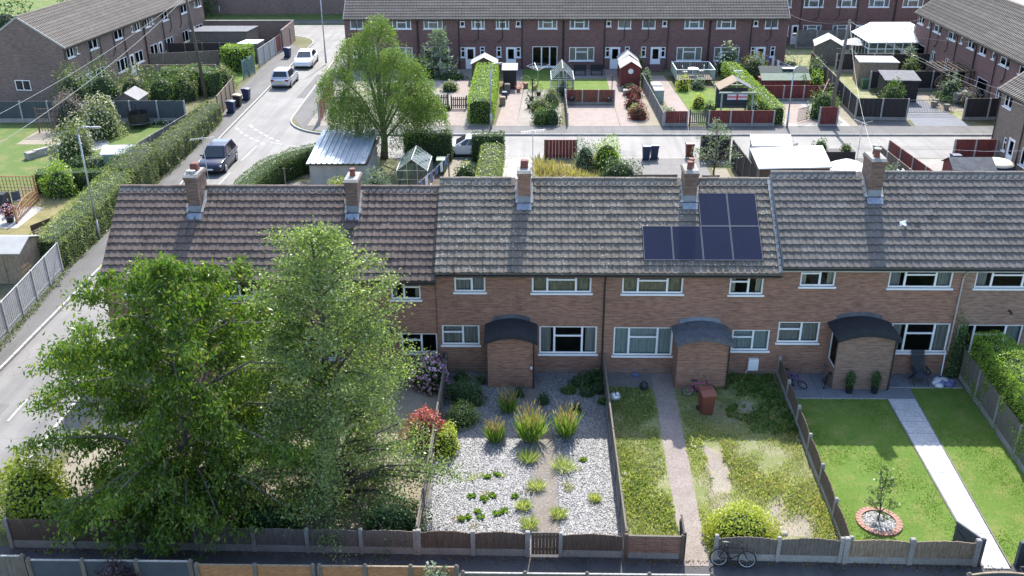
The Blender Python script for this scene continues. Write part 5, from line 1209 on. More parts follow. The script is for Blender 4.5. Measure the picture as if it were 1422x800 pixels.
# ------------------------------------------------------------------ lamp posts, poles and wires
def lamp(label, x, y, h, arm, ang, mat='steel'):
    t = thing('street_lamp', label, 'street lamp', (x,y,0), R(ang), 'street lamps')
    b = B(); b.tube([(0,0,0),(0,0,1.2)],.085,10); b.tube([(0,0,1.2),(0,0,h-.35)],[.06,.045],10); b.o('column',mat,t,True)
    B().tube([(0,0,h-.36),(0,0,h-.15),(.12,0,h),(.35,0,h+.06),(arm,0,h+.06)],.035,8).o('arm',mat,t,True)
    hd = B(); hd.ball((arm+.28,0,h+.04),(.36,.12,.07),12,6); hd.o('lamp_head','concrete_pale',t,True); B().ball((arm+.34,0,h-.0),(.2,.08,.05),10,5).o('lamp_lens','lamp_glass',t,True)
lamp('tall grey street lamp rising from the hedge beside the end house', -25.0,51.0,6.6,.75,0)
lamp('street lamp behind the weeping tree at the junction', -20.9,97.5,6.6,.9,180)
lamp('street lamp standing at the end of the clipped tall hedge', -3.2,73.9,5.0,.5,30)
lamp('street lamp post on the verge beyond the far road', -40,125.5,8,.6,0)
lamp('thin lamp post beside the leaning telegraph pole', 20.1,74.2,4.6,.35,60)
def pole(label, x, y, h, top=(0,0), pale=False):
    t = thing('telegraph_pole', label, 'telegraph pole', (x,y,0), 0, 'telegraph poles')
    B().tube([(0,0,0),(top[0]*.5,top[1]*.5,h*.5),(top[0],top[1],h)],[.15,.13,.10],10).o('shaft','trunk' if not pale else 'wood_grey',t,True)
    for k in range(4): B().tube([(-.18,0,h*.4+k*.9),(.18,0,h*.4+k*.9)],.012,5).o('step_iron','steel',t)
    B().ball((top[0],top[1],h-.25),(.12,.12,.1),8,5).o('terminal_box','black_plastic',t)
pole('dark telegraph pole behind the garden hedge by the pavement bins', -27.8,80.6,9.4,(-.5,0)); pole('leaning pale telegraph pole beside the red fence corner', 23.65,75.3,8.1,(.55,0),True)
def wire(a, b, sag, label):
    a = Vector(a); b = Vector(b); n = 14
    tag(B().tube([a.lerp(b,i/n)+Vector((0,0,-sag*4*(i/n)*(1-i/n))) for i in range(n+1)],.007 if 'chimney' in label or 'leaning pole' in label else .013,4).o('overhead_wire','black_plastic' if label.startswith('dark') else 'pipe_grey'),label,'wire','overhead wires')
wire((-28.3,80.6,9.2),(-34.6,50.0,5.0),.7,'pale overhead wire dropping from the dark telegraph pole to the left gardens')
wire((-28.3,80.6,9.1),(-31.6,47.0,4.6),.8,'second pale overhead wire dropping from the dark telegraph pole to the left gardens')
wire((24.2,75.3,8.0),(14.6,39.5,8.6),.9,'pale overhead wire from the leaning pole to the capped chimney')
wire((24.2,75.3,8.0),(32.75,64.5,5.0),.4,'pale overhead wire from the leaning pole to the pale brick house')
wire((24.2,75.3,7.9),(37.9,82.0,5.1),.4,'pale overhead wire from the leaning pole past the pergola')
wire((24.2,75.3,8.0),(32.75,58.5,5.0),.5,'pale overhead wire from the leaning pole to the nearer pale brick house')
wire((24.2,75.3,8.0),(24.7,94.5,5.2),.4,'pale overhead wire from the leaning pole to the far terrace')
wire((24.2,75.3,8.0),(38.0,95.0,5.0),.5,'pale overhead wire from the leaning pole to the corner house')
# ================================================================== builders for back garden things
def shed(label, x, y, w, d, h, rh, rz=0., wall='wood_tan', roof='felt_grey', ridge='x', doorx=None, name='garden_shed', over=.12, group=None, rows=None, doormat=None):
    """timber shed: boarded walls, pitched or sloping roof, door; origin at the front left corner"""
    t = thing(name, label, 'shed', (x,y,0), rz, group); nb = max(5, round(h/.13))
    for (nm, ext) in (('front_wall',(0,w,0,.03)),('rear_wall',(0,w,d-.03,d)),('side_wall',(0,.03,.03,d-.03)),('side_wall',(w-.03,w,.03,d-.03))):
        b = B()
        for k in range(nb):
            q = .006*(k%2); b.box(ext[0]+(q if 'side' not in nm else q),ext[1]-q,ext[2]+q,ext[3]-q,k*h/nb,(k+1)*h/nb-.004)
        if ridge == 'x' and nm == 'side_wall': b.extx([(.02,h),(d-.02,h),(d/2,h+rh-.05)],ext[0]+.004,ext[1]-.004)
        if ridge == 'y' and nm in ('front_wall','rear_wall'): b.exty([(.02,h),(w-.02,h),(w/2,h+rh-.05)],ext[2]+.004,ext[3]-.004)
        b.o(nm, wall, t)
    o = over
    if ridge == 'x':
        for s, (a, c) in ((0,((-o,h-o*rh/(d/2)),(d/2,h+rh))),(1,((d+o,h-o*rh/(d/2)),(d/2,h+rh)))):
            B().extx([a,c,(c[0],c[1]+.05),(a[0],a[1]+.05)],-o,w+o).o('roof_slope',roof,t)
    elif ridge == 'y':
        for s, (a, c) in ((0,((-o,h-o*rh/(w/2)),(w/2,h+rh))),(1,((w+o,h-o*rh/(w/2)),(w/2,h+rh)))):
            B().exty([a,c,(c[0],c[1]+.05),(a[0],a[1]+.05)],-o,d+o).o('roof_slope',roof,t)
        B().bar((-o,-o-.01,h-o*rh/(w/2)),(w/2,-o-.01,h+rh),.02,.1).bar((w+o,-o-.01,h-o*rh/(w/2)),(w/2,-o-.01,h+rh),.02,.1).o('bargeboard',wall,t)
    else:
        B().extx([(-o,h+.02),(d+o,h+rh),(d+o,h+rh+.06),(-o,h+.08)],-o,w+o).o('roof_slope',roof,t)
    if doorx is not None:
        dd = B().box(doorx,doorx+.75,-.03,-.004,.05,min(h-.08,1.85)).o('door',doormat or wall,t); B().box(doorx+.62,doorx+.67,-.05,-.03,.9,1.0).o('handle','steel',dd)
    return t
def bay_fence(label, pts, h, mat, post='concrete_pale', gravel=.25, bay=1.83, group='panel fences of the back gardens', cap=False, name='garden_fence', ribs=None, hs=None):
    """posts and panels, each panel a part with board relief"""
    p0 = pts[0]; t = thing(name, label, 'fence', (p0[0],p0[1],0), 0, group)
    done = set()
    for si, (a, c) in enumerate(zip(pts[:-1],pts[1:])):
        A = Vector((a[0]-p0[0],a[1]-p0[1],0)); C = Vector((c[0]-p0[0],c[1]-p0[1],0)); d = C-A; n = max(1,round(d.length/bay)); rot = Matrix.Rotation(math.atan2(d.y,d.x),4,'Z')
        for k in range(n+1):
            if k == 0 and si > 0: continue
            p = A.lerp(C,k/n); o = B().bev(-.06,.06,-.06,.06,0,h+.03,.02).o('post',post,t); o.matrix_local = Matrix.Translation(p) @ rot
        bl = d.length/n
        for k in range(n):
            m = Matrix.Translation(A.lerp(C,k/n)) @ rot
            if gravel: o = B().box(.055,bl-.055,-.022,.022,0,gravel).o('gravel_board','concrete',t); o.matrix_local = m
            nb = ribs or 9; pb = B(); w = (bl-.11)/nb
            for i in range(nb): pb.box(.055+i*w,.055+(i+.96)*w,-.018+.007*(i%2),.012+.007*(i%2),gravel,h-.02)
            pb.box(.055,bl-.055,-.028,.026,h-.018,h+.012); pb.box(.055,bl-.055,-.03,-.02,gravel+.15,gravel+.22)
            o = pb.o('fence_panel',mat,t); o.matrix_local = m
    return t
def greenhouse(label, x, y, w, d, he, hr, rz=0., white=False, base=None, fm='aluminium'):
    """glazed house: thin frame, glass in every bay"""
    t = thing('greenhouse', label, 'greenhouse', (x,y,0), rz); b = B(); r = .025
    nx = max(2,round(w/.62)); ny = max(2,round(d/.62))
    for i in range(ny+1):
        yy = d*i/ny
        for s in (0,w): b.bar((s,yy,0),(s,yy,he),r)
        b.bar((0,yy,he),(w/2,yy,hr),r); b.bar((w,yy,he),(w/2,yy,hr),r)
    for yy in (0,d):
        for i in range(1,nx):
            xx = w*i/nx; zt = he+(hr-he)*(1-abs(xx-w/2)/(w/2)); b.bar((xx,yy,0),(xx,yy,zt),r)
        b.bar((0,yy,he),(w,yy,he),r); b.bar((0,yy,.9),(w,yy,.9),r*.8)
    for s, z in ((0,he),(w,he),(w/2,hr),(0,.05),(w,.05)): b.bar((s,0,z),(s,d,z),r*1.3)
    b.o('frame',fm,t)
    gl = 'glass_green'
    for i in range(ny):
        y0, y1 = d*i/ny+.015, d*(i+1)/ny-.015
        for s in (0,w): B().box(s-.004,s+.004,y0,y1,.05,he-.02).o('pane',gl,t)
        for s in (0,w): B().add([(s,y0,he),(s,y1,he),(w/2,y1,hr),(w/2,y0,hr)],[(0,1,2,3)]).o('roof_pane',gl if not white else 'white_sheet',t,fix=False)
    for yy in (0,d):
        for i in range(nx):
            x0, x1 = w*i/nx+.015, w*(i+1)/nx-.015; z = lambda q: he+(hr-he)*(1-abs(q-w/2)/(w/2))
            B().add([(x0,yy,.05),(x1,yy,.05),(x1,yy,z(x1)-.02),(x0,yy,z(x0)-.02)],[(0,1,2,3)]).o('pane',gl,t,fix=False)
    return t
def flat_roof(label, pts, z, zb, mat, wall, th=.08, name='lean_to'):
    """low outbuilding with a flat sheet roof; pts roof corners"""
    c = (sum(p[0] for p in pts)/4, sum(p[1] for p in pts)/4); t = thing(name,label,'shed',(c[0],c[1],0))
    q = [(p[0]-c[0],p[1]-c[1]) for p in pts]; ins = [(a*.94,b_*.94) for a,b_ in q]
    b = B(); n = len(q); b.add([(a,e,z) for a,e in q]+[(a,e,z+th) for a,e in q],[tuple(range(n-1,-1,-1)),tuple(range(n,2*n))]+[(i,(i+1)%n,n+(i+1)%n,n+i) for i in range(n)]); b.o('roof',mat,t)
    for i in range(n):
        a = Vector((*ins[i],0)); e = Vector((*ins[(i+1)%n],0)); B().bar(a+Vector((0,0,z/2)),e+Vector((0,0,z/2)),.04,z-.006).o('wall',wall,t)
    return t
def pot_plant(label, x, y, s, mat='leaf_hedge', pot='terracotta', group='potted plants in the back gardens', flowers=None):
    t = thing('potted_plant', label, 'potted plant', (x,y,0), 0, group); B().tube([(0,0,0),(0,0,.3*s),(0,0,.31*s)],[.13*s,.18*s,.14*s],10).o('pot',pot,t)
    u = unit(NR.normal(size=(120,3))); obj('foliage', leaf_mesh('foliage', u*np.array((.3,.3,.28))*s+np.array((0,0,.5*s)),.12,mat,.6,axis=u*.5),t)
def chair(label, x, y, rz, mat, group=None, s=1.):
    t = thing('garden_chair', label, 'chair', (x,y,0.02), rz, group)
    B().bev(-.25*s,.25*s,-.25*s,.25*s,.40*s,.45*s,.015).o('seat',mat,t); B().box(-.25*s,.25*s,.21*s,.26*s,.45*s,.95*s).o('backrest',mat,t)
    for a in (-1,1):
        for c in (-1,1): B().bar((a*.22*s,c*.22*s,0),(a*.22*s,c*.22*s,.40*s),.035).o('leg',mat,t)
    return t

# ================================================================== west gardens
bay_fence('grey ribbed panel fence with concrete posts along the left pavement', [(-23.75,30.5),(-25.0,46.2)], 1.75, 'panel_grey', gravel=.2, ribs=18, group='fences of the left gardens')
xs = NR.uniform(31,46.3,1100); P = np.stack([-23.62-(xs-30.5)*.0796+NR.normal(size=1100)*.10, xs, NR.uniform(.03,.25,1100)],1)
tag(obj('verge_weeds',leaf_mesh('verge_weeds',P,.12,'leaf_olive',.5)),'pale green weeds along the foot of the grey panel fence','weeds',None,'stuff')
shed('wooden shed with a pale felt roof behind the grey panel fence',-29.6,44.9,3.2,2.3,1.75,.42,0,'wood_tan','felt_pale','x',1.6)
sheet('lawn',rect(-34,-26.4,46.5,57.8),.006,'lawn_dry'); sheet('lawn',[(-38,60.2),(-26.8,60.2),(-27.4,75.2),(-38,75.2)],.006,'lawn_far')
sheet('garden_ground',[(-44,46),(-33.9,46),(-33.9,75.2),(-44,75.2)],.005,'lawn_far')
sheet('patio',rect(-38,-30.6,52.6,56.2),.012,'concrete_pale')
sheet('patio',arc(-33.8,69.2,1.9,0,360,20)[:-1],.012,'concrete_pale')
sheet('sand_bed',rect(-39,-35.2,69.5,73.5),.012,'earth_pale')
HW = 'hedges along the left pavement'
hedge('privet_hedge','sunlit rounded privet hedge with a pale top beside the street lamp',[(-25.9,46.9,1.7,1.6),(-25.9,49,1.9,2.0),(-25.95,52,2.0,2.0),(-25.95,55,2.1,1.9),(-25.95,57.2,2.2,1.9)],1.9,2.0,'leaf_privet',190,.09,group=HW,lump=.16,roundtop=.4)
hedge('privet_hedge','olive green domed hedge between the privet and the long garden hedge',[(-26.0,57.6,2.3,2.2),(-26.1,60,2.5,2.3),(-26.2,62.2,2.3,2.0)],2.2,2.4,'leaf_olive',190,.09,group=HW,lump=.12,roundtop=.5)
hedge('privet_hedge','long loose green hedge beside the parked dark blue car',[(-25.85,62.4,1.5,1.5),(-25.8,65,1.75,1.7),(-25.8,69,1.7,1.7),(-25.85,73,1.6,1.6),(-25.9,76.4,1.5,1.4)],1.6,1.7,'leaf_olive',170,.10,group=HW,lump=.25,roundtop=.3)
hedge('dividing_hedge','low dark hedge dividing the two left gardens',[(-32.2,59.0),(-27.2,59.6)],1.0,1.4,'leaf_hedge',110,.11)
bush('rose_climber','tall bright green climber with pale roses at the trellis end',(-30.4,58.2),(1.15,.7,2.0),'leaf_hedge_lime',1500,.13,'flower_cream',70,fsize=.14)
bush('hedge_end','rounded shrub on the lawn side of the privet hedge',(-27.6,48.6),(1.1,1.2,1.0),'leaf_hedge',900,.12)
bush('silver_grass','pale spiky grass plant on the lawn beside the privet',(-29.2,49.4),(.9,.6,.7),'leaf_grey',600,.2,aspect=.15)
bush('dark_bush','dark bush at the lawn edge behind the shed',(-31.6,49.0),(.9,.7,.7),'leaf_dark',600,.12)
# trellis screen around the seating area
def trellis(label, x0, y0, x1, y1, h, mat='wood_orange', arch=0., group='trellis screens of the left patio', cell=.22):
    d = Vector((x1-x0,y1-y0,0)); L = d.length; t = thing('trellis',label,'trellis',(x0,y0,0),math.atan2(d.y,d.x),group); b = B(); n = int(L/cell); zt = lambda u: h-arch*(abs(u/L*2-1))**2
    for i in range(n+1): u = L*i/n; b.bar((u,0,.1),(u,0,zt(u)),.035)
    for k in range(1,int(h/cell)): b.bar((0,.02,k*cell),(L,.02,k*cell),.03)
    for i in range(n): b.bar((L*i/n,0,zt(L*i/n)),(L*(i+1)/n,0,zt(L*(i+1)/n)),.05)
    b.o('lattice',mat,t)
    for u in (0,L): B().bev(u-.045,u+.045,-.045,.045,0,h+.12,.02).o('post',mat,t)
trellis('brown square trellis screen behind the covered barbecue',-36.5,57.4,-31.6,57.4,1.6); trellis('low arched brown trellis beside the red flower pot',-31.5,57.3,-31.0,53.4,1.0,arch=.35)
trellis('leaning lattice panel near the raised bed',-38.6,72.6,-37.2,72.6,1.9,'wood_brown')
t = thing('covered_barbecue','dark covered barbecue by the trellis screen','barbecue',(-33.6,55.8,0.015)); B().extx([(-.45,0),(-.5,.7),(-.3,1.05),(.3,1.05),(.5,.7),(.45,0)],-.9,.9).o('cover','felt_dark',t)
for x,y,a,m,l in ((-32.3,56.2,30,'felt_grey','tilted grey lounger cushion chair at the barbecue'),(-31.9,55.0,120,'black_plastic','dark garden chair on the patio'),(-33.0,53.7,200,'white_sheet','white garden chair at the patio edge'),(-34.2,53.7,170,'white_sheet','second white chair by the patio edge')): chair(l,x,y,R(a),m)
pot_plant('red flowers in a black pot by the arched trellis',-31.5,53.6,1.5,'flower_pink','black_plastic'); bush('red_flowers','red flowering plant in the patio pot',(-31.5,53.6,.5),(.35,.35,.3),'leaf_red',160,.1)
t = thing('garden_bench','plain timber bench at the lawn edge','bench',(-28.4,51.5,0),R(65)); B().box(-.7,.7,-.2,.2,.40,.45).o('seat','wood_brown',t); B().box(-.7,.7,.16,.2,.5,.85).o('backrest','wood_brown',t)
for s in (-.6,.6): B().box(s-.04,s+.04,-.18,.18,0,.40).o('leg','wood_brown',t); B().box(s-.03,s+.03,.14,.158,.45,.85).o('back_post','wood_brown',t)
# second left garden
bush('flowering_shrub','tall shrub with cream and pink blossom on the left lawn',(-32.3,64.9),(1.6,1.4,2.6),'leaf_olive',2600,.14,'flower_cream',500,fsize=.14,lump=.3)
bush('flowering_shrub','rounded shrub with pale peach blossom near the slate fence',(-33.2,71.6),(1.7,1.5,2.6),'leaf_olive',2200,.15,'flower_cream',700,fsize=.15)
bush('purple_shrub','dusky purple smoke bush against the slate fence',(-36.6,74.0),(1.5,1.0,2.7),'leaf_smoke',1900,.14)
bush('border_shrub','bushy green shrub beneath the flowering shrub',(-30.2,63.6),(1.3,.8,.9),'leaf_grey',900,.13); bush('border_shrub','dark shrub with mixed leaves beside the playhouse',(-31.2,62.8),(.9,.8,1.1),'leaf_dark',800,.13)
hedge('box_hedge','small clipped box hedge at the round patio',[(-35.6,70.9),(-33.9,70.8)],.9,.7,'leaf_hedge_lime',110,.1)
shed('pale green playhouse with a white roof beside the hedge',-29.7,63.4,2.0,1.5,1.2,.35,R(4),'leaf_wall','white_sheet','x',.9,'playhouse',doormat='gutter_black') if 'leaf_wall' in MATS else (paint('leaf_wall',(.30,.36,.31),(.25,.30,.26),2,.8), shed('pale green playhouse with a white roof beside the hedge',-29.7,63.4,2.0,1.5,1.2,.35,R(4),'leaf_wall','white_sheet','x',.9,'playhouse',doormat='gutter_black'))
t = thing('white_table','white folded table top leaning behind the playhouse','table',(-27.9,66.0,0)); B().bar((-.9,0,.5),(.9,.3,.6),1.0,.05).o('top','white_sheet',t)
for s in (-1,1): B().bar((s*.7,.1,0),(s*.7,.1,.5),.05).o('leg','white_sheet',t)
t = thing('raised_bed','white rendered low wall around the raised bed','planter',(-36.0,66.3,0),R(55)); B().box(0,4.2,-.15,.15,0,.55).o('wall','concrete_pale',t); B().box(-.6,-.004,-.3,.3,0,.5).o('end_block','concrete',t)
t = thing('patio_table','dark round patio table on the curved paving','table',(-33.6,69.4,.012)); B().tube([(0,0,.68),(0,0,.72)],.5,18).o('top','felt_dark',t); B().tube([(0,0,0),(0,0,.68)],.04,8).o('leg','black_plastic',t)
chair('dark folding chair beside the round patio table',-34.8,68.9,R(90),'felt_dark')
bay_fence('slate grey panel fence with pale posts behind the left lawn',[(-43.5,75.5),(-28.0,75.7)],1.75,'fence_slate',gravel=.35,group='fences of the left gardens',bay=2.2)
bay_fence('pale topped fence between the left lawn and the long hedge',[(-28.4,63.6),(-26.9,75.4)],1.25,'concrete_dark',gravel=.3,group='fences of the left gardens')
t = thing('trampoline','dark netted toy enclosure standing against the slate fence','trampoline',(-31.3,74.3,0))
for a in range(6): q = a*math.pi/3; B().bar((.8*math.cos(q),.8*math.sin(q),0),(.8*math.cos(q),.8*math.sin(q),1.7),.04).o('post','black_plastic',t)
B().tube([(0,0,.35),(0,0,.40)],.85,16).o('mat','bin_blue',t); B().tube([(0,0,.41),(0,0,1.2)],.80,14,False).o('net','black_plastic',t,fix=False)
bush('white_flowers','small white flowering plants at the slate fence foot',(-29.7,75.0),(1.3,.25,.3),'leaf_hedge',200,.1,'flower_white',40,fsize=.12)
# gardens between the slate fence and the brown terrace
for k,(x,y,r,h,m) in enumerate(((-38.6,79.2,1.6,3.4,'leaf_olive'),(-36.4,80.6,1.7,3.2,'leaf_hedge'),(-34.4,81.6,1.6,2.6,'leaf_olive'),(-32.2,82.4,1.6,2.4,'leaf_hedge'),(-37.6,80.2,1.2,2.4,'leaf_grey'),(-30.4,82.9,1.3,2.2,'leaf_olive'))):
    bush('tall_shrub',['tall pale shrub at the gable corner of the brown terrace','bushy green shrub below the first terrace windows','spreading shrub in front of the brown terrace','rounded green shrub behind the slate fence','silvery shrub in front of the tall pale shrub','last shrub of the row towards the telegraph pole'][k],(x,y),(r,r,h),m,1900,.15,group='tall shrubs in front of the brown terrace',lump=.4)
hedge('boundary_hedge','dark green hedge behind the small gabled shed',[(-33.0,85.2,2.3,2.0),(-30.4,85.6,2.3,2.2),(-28.2,84.6,2.1,1.8)],2.1,2.2,'leaf_hedge',90,.14,lump=.25)
shed('small shed with a pale gabled roof against the slate fence',-34.2,77.0,1.9,2.2,1.5,.55,0,'wood_grey','felt_mid','y')
bay_fence('brown board fence beside the pavement bins',[(-25.8,77.2),(-26.3,83.6)],1.75,'wood_tan',post='wood_grey',gravel=0,group='fences of the left gardens')
bay_fence('brown fence with posts behind the boundary hedge',[(-36.6,88.8),(-29.4,88.9)],1.75,'wood_tan',gravel=.2,group='fences of the left gardens')
bay_fence('weathered fence behind the little back lawn',[(-37.2,93.5),(-31.0,95.0)],1.8,'wood_grey',post='wood_grey',gravel=0,group='fences of the left gardens')
sheet('lawn',rect(-31.5,-27.6,88.5,93.5),.006,'lawn_fresh')
hedge('garden_hedge','clipped bright hedge block behind the silver car',[(-30.2,94.6),(-27.6,94.4)],2.0,2.4,'leaf_hedge_lime',90,.15,lump=.2,roundtop=.3)
for k,(x,y) in enumerate(((-27.3,90.2),(-27.1,91.6))): trellis(['green arched trellis panel behind the pavement','second green arched trellis panel beside the clipped hedge'][k],x,y,x+.15,y+1.3,1.8,'fence_teal' if 'fence_teal' in MATS else (paint('fence_teal',(.16,.24,.22),(.12,.19,.18),2,.8).name),arch=.3,group='green arched trellis panels',cell=.16)
bush('round_shrub','round green shrub next to the arched trellis',(-28.4,87.6),(1.3,1.3,1.8),'leaf_olive',1200,.15)
bay_fence('grey then red panel fence with pale posts behind the parked cars',[(-27.2,95.6),(-26.9,101.2)],1.8,'panel_grey',gravel=.2,group='fences of the left gardens')
bay_fence('dark red panel fence with pale posts behind the white saloon',[(-26.9,101.4),(-26.6,107.0)],1.8,'fence_red',gravel=.2,group='fences of the left gardens')
t = thing('yard_wall','tall dark brick yard wall beside the far road','wall',(-39.6,109.0,0)); B().box(0,13.0,-.11,.11,0,2.2).o('brickwork','brick_west',t); B().box(-.02,13.02,-.15,.15,2.202,2.28).o('coping','concrete',t); B().box(12.8,13.0,-5.5,-.12,0,2.2).o('brickwork','brick_west',t)
flat_roof('long grey felt-roofed garage in the walled yard',[(-36.4,102.4),(-30.0,102.4),(-29.6,105.6),(-35.6,105.6)],2.2,0,'felt_grey','wood_grey')
flat_roof('small white-roofed store beside the grey garage',[(-29.8,97.6),(-27.7,97.6),(-27.5,99.6),(-29.4,99.6)],1.9,0,'white_sheet','wood_grey')
bay_fence('dark timber fence across the walled yard',[(-37.5,99.2),(-28.5,99.4)],1.7,'fence_black',post='wood_grey',gravel=0,group='fences of the left gardens')
# beyond the far road
t = thing('brick_wall','long dark brick wall beyond the far road','wall',(-47.0,126.5,0)); B().box(0,73,-.2,.2,0,7.0).o('brickwork','brick_west',t); B().box(-.02,73.02,-.25,.25,7.002,7.12).o('coping','concrete',t)
for k,(x,y,h) in enumerate(((-52,125,6),(-58,127,7),(-44.0,124.5,5))): bush('distant_tree',['bushy tree beyond the far road left of the brick wall','tall bushy tree at the far left beyond the terrace','dark bushy tree touching the distant brick wall'][k],(x,y),(3.2,2.5,h),'leaf_dark' if k else 'leaf_olive',1800,.32,cat='tree',lump=.35)
for k,(x,y,r) in enumerate(((-55,91,3.0),(-52.5,97,3.4))): bush('distant_tree',['dark tree behind the brown terrace roof','second dark tree behind the brown terrace roof'][k],(x,y),(r,r,6.),'leaf_dark',1700,.3,cat='tree')

# ================================================================== gardens behind the near terrace
sheet('garden_ground',[(-18.4,43),(-4,43),(-4,65.9),(-13.5,65.9),(-17.5,62)],.005,'weed_ground'); sheet('patio',rect(-16.6,-13.8,56.0,61),.012,'concrete_dark'); sheet('patio',rect(-14.6,-12.0,57.2,58.6),.018,'concrete_pale')
hedge('boundary_hedge','long curving clipped hedge round the road corner',[(-17.9,50.5,1.5,1.3),(-17.9,57.5,1.6,1.4),(-17.3,60.6,1.65,1.5),(-16.2,62.8,1.65,1.5),(-14.4,64.4,1.65,1.5),(-12.0,65.2,1.65,1.5)],1.4,1.6,'leaf_hedge',220,.085,lump=.07)
def corrugated(label,):
    t = thing('garden_shed',label,'shed',(-14.3,58.9,0)); w, d, h0, h1 = 3.55, 5.4, 2.0, 2.55
    for (nm,e) in (('front_wall',(0,w,0,.06)),('rear_wall',(0,w,d-.06,d)),('side_wall',(0,.06,.06,d-.06)),('side_wall',(w-.06,w,.06,d-.06))):
        b = B(); b.box(*e,0,h0 if nm != 'rear_wall' else h1-.06)
        if nm == 'front_wall':
            for k in range(5): x = .02+k*(w-.1)/4; b.box(x,x+.06,-.02,-.001,0,h0)
        b.o(nm,'panel_grey',t)
    n = 11
    for k in range(n):
        x0 = -.15+k*(w+.3)/n; pw = (w+.3)/n; b = B(); pr = [(0,0),(pw*.62,0),(pw*.72,.05),(pw*.90,.05),(pw,0)]
        vs = []
        for x,z in pr: vs += [(x0+x,-.2,h0+.05+z),(x0+x,d+.15,h1+.05+z),(x0+x,-.2,h0+.02+z),(x0+x,d+.15,h1+.02+z)]
        fs = []
        for i in range(4): fs += [(4*i,4*i+4,4*i+5,4*i+1),(4*i+2,4*i+3,4*i+7,4*i+6),(4*i,4*i+2,4*i+6,4*i+4)]
        b.add(vs,fs); b.o('roof_sheet','metal_roof',t,fix=False)
    B().box(-.15,w+.15,-.24,-.2,h0-.06,h0+.05).o('gutter','gutter_black',t); B().box(w+.15,w+.2,-.2,d+.15,h0-.1,h0+.2).o('bargeboard','gutter_black',t)
corrugated('grey shed with a ribbed metal roof beneath the weeping tree')
bush('round_conifer','small round bright yellow-green conifer beside the metal-roofed shed',(-12.2,57.3),(.72,.72,1.5),'leaf_yellow',1100,.1,cat='conifer')
bush('grey_shrub','grey-green bushy shrub between the shed and the greenhouse',(-9.9,57.6),(1.2,1.0,1.7),'leaf_grey',1300,.13); bush('yellow_shrub','low yellow flowering shrub at the greenhouse corner',(-8.6,57.0),(.7,.6,.9),'leaf_yellow',500,.12); bush('lilac_shrub','trailing dark shrub beside the clothes line',(-6.8,57.5),(.5,.7,.9),'leaf_dark',400,.12)
greenhouse('small aluminium greenhouse behind the lower roof',-8.7,59.0,2.0,3.0,1.5,2.25)
for k,(x,y) in enumerate(((-15.6,57.6),(-5.45,60.5))): tag(B().tube([(x,y,0),(x,y,2.1)],.045,8).bar((x-.1,y,2.1),(x+.1,y,2.1),.05).o('clothes_post','wood_grey'),['leaning pale clothes post beside the curving hedge','wooden clothes post next to the greenhouse'][k],'post')
def clothesline(label, a, b, items, mats):
    t = thing('clothes_line',label,'clothes line',a); A = Vector((0,0,0)); Bv = Vector(b)-Vector(a); B().tube([A,A.lerp(Bv,.5)+Vector((0,0,-.1)),Bv],.008,4).o('line','cloth_white',t)
    for i in range(items):
        f = (i+.5)/items; p = A.lerp(Bv,f); d = Bv.normalized()*.22; h = rnd.uniform(.5,.9); q = B(); vs = []
        for k in range(5): u = -1+k*.5; vs += [p+d*u, p+d*u+Vector((.03*math.sin(k*2),.04*math.cos(k*2+i),-h))]
        q.add(vs,[(2*k,2*k+2,2*k+3,2*k+1) for k in range(4)]); q.o('garment',mats[i%len(mats)],t,fix=False)
clothesline('washing in blue and white hanging beside the greenhouse',(-5.45,60.5,2.05),(-6.9,55.5,1.9),6,['cloth_blue','cloth_white','cloth_blue'])
hedge('garden_hedge','dark clipped hedge behind the greenhouse at the road',[(-9.0,65.9),(-5.7,65.9)],1.2,2.1,'leaf_dark',120,.12); wheelie_bin('green wheelie bin in front of the dark hedge',-6.2,63.0,0,'bin_green')
hedge('garden_hedge','short clipped hedge right of the white car',[(-4.2,65.9),(-2.0,65.9)],1.1,2.0,'leaf_dark',120,.12); hedge('garden_hedge','long sunlit hedge running back from the lichened roof',[(-3.0,52.5,1.5,1.3),(-2.75,64.6,1.6,1.5)],1.4,1.55,'leaf_privet',120,.12,lump=.12)
bush('round_shrub','round dark shrub at the head of the long sunlit hedge',(-4.4,61.3),(.95,.9,1.2),'leaf_dark',800,.12); sheet('garden_path',rect(-5.9,-4.9,50,66),.012,'earth_pale'); sheet('earth_patch',rect(-8.3,-5.95,60,66),.012,'earth_brown')
sheet('slab_path',rect(-2.0,.3,50,66.2),.010,'concrete_pale'); sheet('garden_ground',rect(-2,5,50,66),.005,'lawn_dry')
grass_stuff('dry_grass','tall dry straw-coloured grass behind the lichened roof',(.2,4.6,54,65),3600,.75,'grass_straw',lambda x,y: True,.05,.45); grass_stuff('rough_grass','green grass growing between the slabs',(-2,.4,54,65),260,.35,'grass_weed',lambda x,y: abs(x+1.9)<.3 or abs(x)<.4,.05)
bay_fence('dark red panel beside the dry grass',[(.95,66.3),(3.2,66.3)],1.35,'fence_red',post='wood_grey',gravel=0,bay=2.3)
bush('lavender_shrub','grey-violet flowering shrub next to the red panel',(3.7,63.8),(.9,.9,1.9),'leaf_grey',900,.12,'leaf_smoke',220); bush('leafy_shrub','tall yellow-green shrub between the violet shrub and the bins',(5.2,64.0),(1.2,1.0,2.0),'leaf_hedge_lime',1500,.13); bush('leafy_shrub','dark lower shrub at the foot of the yellow-green shrub',(5.9,61.4),(1.5,1.0,1.4),'leaf_dark',1400,.13)
sheet('drive',rect(6.4,12.2,58,66.3),.012,'concrete_dark'); bay_fence('arched lattice-topped timber panel below the blue bins',[(6.6,59.0),(9.3,59.0)],1.25,'wood_grey',post='wood_grey',gravel=0,bay=2.8); bay_fence('short fence panel beside the white blossom tree',[(11.0,59.0),(12.0,59.0)],1.2,'wood_grey',post='wood_grey',gravel=0,bay=1.2)
